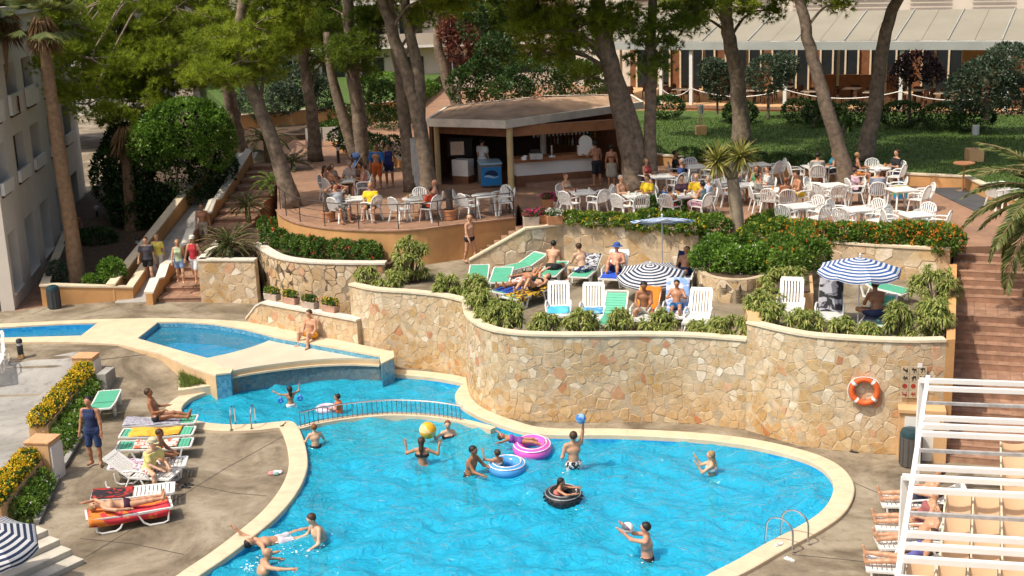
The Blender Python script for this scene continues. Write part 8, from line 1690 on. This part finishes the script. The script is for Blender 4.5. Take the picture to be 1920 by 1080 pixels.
x, y, z, fc = SEATS[('B', 315)]; person('man in a bright yellow shirt facing the pool', (x, y, z), CAMF - .1, 'sit', H=1.72, skin=2, hair=('short', 'blond'), wear=[('tee', (.75, .55, .02)), ('shorts', BLK)], fL=(.2, .7, -.5), fR=(-.2, .7, -.5))
seated('child in a red shirt sitting sideways by the railing', 'C', 315, H=1.45, skin=1, hair=('short', 'brown'), wear=[('tee', (.60, .07, .03)), ('shorts', BLK)])
seated('bald shirtless man beside the child in red', 'C', 0, skin=4, hair=('bald', 'grey'), wear=[('shorts', GRY)], fat=1.1)
seated('woman in a bikini at the table behind the pink pots', 'E', 135, sex='f', H=1.64, skin=1, hair=('short', 'red'), wear=[('bra', (.45, .42, .32)), ('briefs', BLK)])
seated('shirtless older man at the table before the thick pine', 'F', 135, skin=1, hair=('short', 'grey'), wear=[('shorts', WHT)], fL=(.5, .4, .9))
seated('man in a yellow shirt at the table before the thick pine', 'F', 45, skin=1, hair=('short', 'brown'), wear=[('tee', (.70, .48, .02)), ('shorts', NAV)], nod=.2)
seated('child in a blue top at the family table', 'G', 180, H=1.3, skin=1, hair=('short', 'brown'), wear=[('tee', (.03, .16, .45)), ('shorts', NAV)])
seated('bare shouldered child at the near left of the family table', 'G', 225, H=1.25, skin=1, hair=('short', 'brown'), wear=[('shorts', RED)])
seated('woman with a pink and black top at the far side of the family table', 'G', 90, sex='f', H=1.62, skin=1, hair=('short', 'brown'), wear=[('tee', (.08, .04, .06)), ('shorts', BLK)])
seated('woman with a pink skirt at the near right of the family table', 'G', 315, sex='f', H=1.62, skin=1, hair=('short', 'black'), wear=[('tank', (.12, .22, .25)), ('skirt', (.50, .28, .36))])
seated('man in a light blue shirt at the right of the family table', 'G', 0, skin=1, hair=('short', 'grey'), wear=[('tee', (.42, .48, .60)), ('shorts', GRY)], fat=1.1)
seated('man in a yellow shirt between the family and the lawn', 'G', 45, skin=1, hair=('short', 'blond'), wear=[('tee', (.65, .42, .02)), ('shorts', (.2, .3, .45))])
seated('man in black sitting farthest left before the lawn', 'H', 180, skin=3, hair=('short', 'black'), wear=[('tee', BLK), ('longshorts', (.03, .02, .02))])
seated('man in a patterned shirt at the left of the bare back table', 'K', 180, skin=2, hair=('short', 'brown'), wear=[('tee', (.28, .27, .24)), ('shorts', GRY)])
seated('sunglassed woman in the sun at the bare back table', 'K', 270, sex='f', H=1.62, skin=3, hair=('short', 'red'), wear=[('bra', (.2, .05, .03)), ('shorts', BLK)], glasses=True)
seated('bare backed man with yellow shorts at the right table side', 'K', 0, skin=2, hair=('short', 'black'), wear=[('shorts', (.65, .42, .03))], sp=(0, .25, 1))
seated('boy in a grey top behind the yucca trunk', 'J', 0, H=1.45, skin=1, hair=('short', 'brown'), wear=[('tank', (.2, .25, .33)), ('shorts', (.1, .4, .1))])
seated('man in a pale grey shirt with his back turned before the lawn', 'L', 270, skin=1, hair=('short', 'black'), wear=[('tee', (.36, .36, .34)), ('shorts', GRY)])
seated('person in a turquoise top half hidden by the slender pine', 'L', 0, sex='f', H=1.62, skin=1, hair=('short', 'brown'), wear=[('tank', TUR), ('shorts', BLK)])
seated('blond woman in a black top and orange shorts by the lawn', 'N', 180, sex='f', H=1.66, skin=2, hair=('short', 'blond'), wear=[('tank', BLK), ('shorts', (.60, .22, .05))])
seated('man in a black t-shirt at the right edge of the tables', 'N', 0, skin=1, hair=('short', 'brown'), wear=[('tee', BLK), ('shorts', NAV)])
seated('woman in a pink shirt beside the man with the cap', 'O', 180, sex='f', H=1.6, skin=1, hair=('short', 'brown'), wear=[('tee', (.58, .40, .48)), ('shorts', BLK)])
seated('man in a blue grey shirt and white cap with his back turned', 'O', 270, skin=1, hair=('short', 'grey'), wear=[('tee', (.22, .25, .31)), ('shorts', GRY)], hat=('cap', (.6, .6, .6)), fat=1.15)
seated('guest in a white shirt right of the yucca trunk', 'U', 0, skin=1, hair=('short', 'brown'), wear=[('tee', (.55, .55, .52)), ('shorts', GRY)])
seated('woman in a green top right of the yucca trunk', 'U', 45, sex='f', H=1.62, skin=2, hair=('long', 'brown'), wear=[('tank', (.1, .28, .12)), ('shorts', BLK)])
seated('man in a dark blue shirt near the straight pine', 'V', 0, skin=2, hair=('short', 'grey'), wear=[('tee', (.04, .07, .2)), ('shorts', GRY)])
seated('woman in a red top near the straight pine', 'V', 135, sex='f', H=1.62, skin=1, hair=('short', 'blond'), wear=[('tank', (.4, .06, .06)), ('shorts', BLK)])
# ---- sun terrace
p, a = on('s2', -.15); person('bare backed man in black shorts, left of the talking pair', p, AWAY - .35, 'hunch', H=1.76, skin=1, hair=('short', 'black'), wear=[('shorts', BLK)])
p, a = on('s3', -.35); person('bare backed man in floral shorts, right of the talking pair', p, AWAY + .5, 'hunch', H=1.76, skin=0, hair=('short', 'brown'), wear=[('shorts', cloth('trunks_floral', NAV, WHT, 9))])
p, a = on('s4', .0); person('man in a wide blue hat reading on the white lounger', p, a, 'longsit', H=1.74, skin=4, hair=('short', 'brown'), wear=[('shorts', (.05, .05, .07))], tL=(-.1, .75, .65), tR=(.1, .75, .65), sL=(0, .35, -1), sR=(0, .35, -1), hat=('brim', (.04, .09, .30)), sp=(0, -.5, 1), nod=.2)
p, a = on('s7', .1); person('woman in a dark bikini lying on the zigzag towel', p, a, 'lie', H=1.66, sex='f', skin=1, hair=('long', 'brown'), wear=[('bra', BLK), ('briefs', BLK)], tL=(-.1, .7, .75), tR=(.1, .8, .6), sL=(0, .65, -.75), sR=(0, .7, -.6), aR=(.5, -.6, .5), fR=(-.3, -.5, .3), sp=(0, -1, .3))
p, a = on('s8', .05); person('man in striped shorts lying on the blue towel', p, a, 'lie', H=1.76, skin=2, hair=('short', 'brown'), wear=[('shorts', cloth('trunks_str', WHT, (.5, .15, .1), 12))], sp=(0, -1, .3), aL=(-.4, -.2, .6), fL=(.5, -.7, .1))
p, a = on('s12', -.15); person('tanned man sitting on the lounger below the navy parasol', p, CAMF - .15, 'hunch', H=1.76, skin=3, hair=('short', 'black'), wear=[('shorts', (.45, .48, .42))], sp=(0, .1, 1), nod=.3)
p, a = on('s13', -.05); person('boy reading on the light blue towel', p, a, 'longsit', H=1.55, skin=2, hair=('short', 'black'), wear=[('shorts', (.02, .12, .3))], sp=(0, -.3, 1), nod=.25, fL=(.4, .8, .3), fR=(-.4, .8, .3), aL=(-.3, .6, -.6), aR=(.3, .6, -.6))
p, a = on('s15', .1); person('sunbather in the shade behind the navy parasol', p, a, 'longsit', H=1.72, skin=2, hair=('short', 'brown'), wear=[('shorts', NAV)], sp=(0, -.75, 1))
p, a = on('u4', -.2); person('man sitting cross legged with his tanned back turned', p, AWAY + .15, 'cross', H=1.78, skin=3, hair=('short', 'brown'), wear=[('shorts', (.02, .03, .08))])
# ---- sunbathers under the pergola
lg('p1', 'white', .5, (1790, 945), (1680, 942), 0, 'white lounger farthest back under the pergola', 'loungers under the pergola', px=True); lg('p2', 'white', .5, (1785, 990), (1672, 985), 0, 'white lounger in the middle under the pergola', 'loungers under the pergola'); lg('p3', 'white', .5, (1775, 1070), (1660, 1062), 0, 'white lounger at the front under the pergola', 'loungers under the pergola'); lg('p4', 'white', .5, (1785, 1020), (1680, 1020), 0, 'white lounger third from the back under the pergola', 'loungers under the pergola')
for key, lb, sx, wr in (('p1', 'sunbather in dark shorts farthest back under the pergola', 'm', [('longshorts', (.04, .05, .09))]), ('p2', 'sunbather with bare legs in the middle under the pergola', 'f', [('swimsuit', (.3, .1, .1))]), ('p3', 'sunbather at the front under the pergola', 'f', [('swimsuit', (.1, .1, .3))]), ('p4', 'sunbather third from the back under the pergola', 'm', [('shorts', GRY)])):
    p, a = on(key, -.1); person(lb, p, a, 'longsit', H=1.74, sex=sx, skin=1, hair=('short', 'brown'), wear=wr, sp=(0, -.85, 1), tL=(-.1, 1, .08), sL=(-.02, 1, -.1), tR=(.1, 1, .04), sR=(.02, 1, -.04))
# the chair kit is only a pattern to copy from: every pattern is itself placed above

# ---- splashes round the swimmers: droplets and foam flecks nobody could count
sv = MB(); rs = np.random.default_rng(5)
for (x, y, n, rr) in ((480, 1066, 60, .45), (560, 1034, 30, .5), (600, 1005, 40, .4), (1075, 880, 30, .3), (520, 1012, 30, .4), (1215, 1045, 10, .3), (880, 888, 10, .3), (546, 764, 16, .2), (470, 718, 60, .55)):
    c = P(x, y, ZW)
    for _ in range(n):
        q = c + np.array([rs.normal(0, rr * .5), rs.normal(0, rr * .4), 0]); s_ = rs.uniform(.004, .016); up = abs(rs.normal(0, .07)) if rs.random() < .4 else .012
        sv.sphere((q[0], q[1], ZW + up + .01), (s_ * (2.2 if up < .02 else 1), s_ * (1.4 if up < .02 else 1), s_ * .6), 5, 4)
tag(sv.build('splash', mat('foam', (.80, .85, .88), .3, .03)), kind='stuff')
# ---- glasses and cups on the terrace tables
cups = {'A': 4, 'B': 2, 'C': 2, 'E': 2, 'F': 3, 'G': 4, 'K': 3, 'L': 2, 'N': 2, 'O': 2}; words = ['near the left edge', 'near the right edge', 'in the middle', 'near the far edge']
for key, n in cups.items():
    cs = [v for k_, v in SEATS.items() if k_[0] == key]; cx = np.mean([c[0] for c in cs]); cy = np.mean([c[1] for c in cs])
    t = min((o for o in bpy.data.objects if o.name.startswith('plastic_table')), key=lambda o: (o.location.x - cx) ** 2 + (o.location.y - cy) ** 2)
    for i in range(n):
        dx, dy = ((-.24, .0), (.24, .05), (0, -.05), (.02, .24))[i]; col = [(.55, .25, .05), (.6, .6, .58), (.30, .05, .04), (.7, .68, .5)][(i + len(key) + ord(key)) % 4]
        g_ = MB().lathe([(.03, 0), (.04, .13), (.036, .13), (.027, .012)], n=10).build('drinking_glass', mat('drink_%d' % ((i + len(key) + ord(key)) % 4), col, .15, .05), None, (t.location.x + dx, t.location.y + dy, Z_BAR + .737), smooth=True)
        tag(g_, ('glass %s of the %s' % (words[i], t['label'].replace('white ', '').replace('square plastic ', '').replace('round plastic ', ''))), 'glass', 'drinks on the terrace tables')
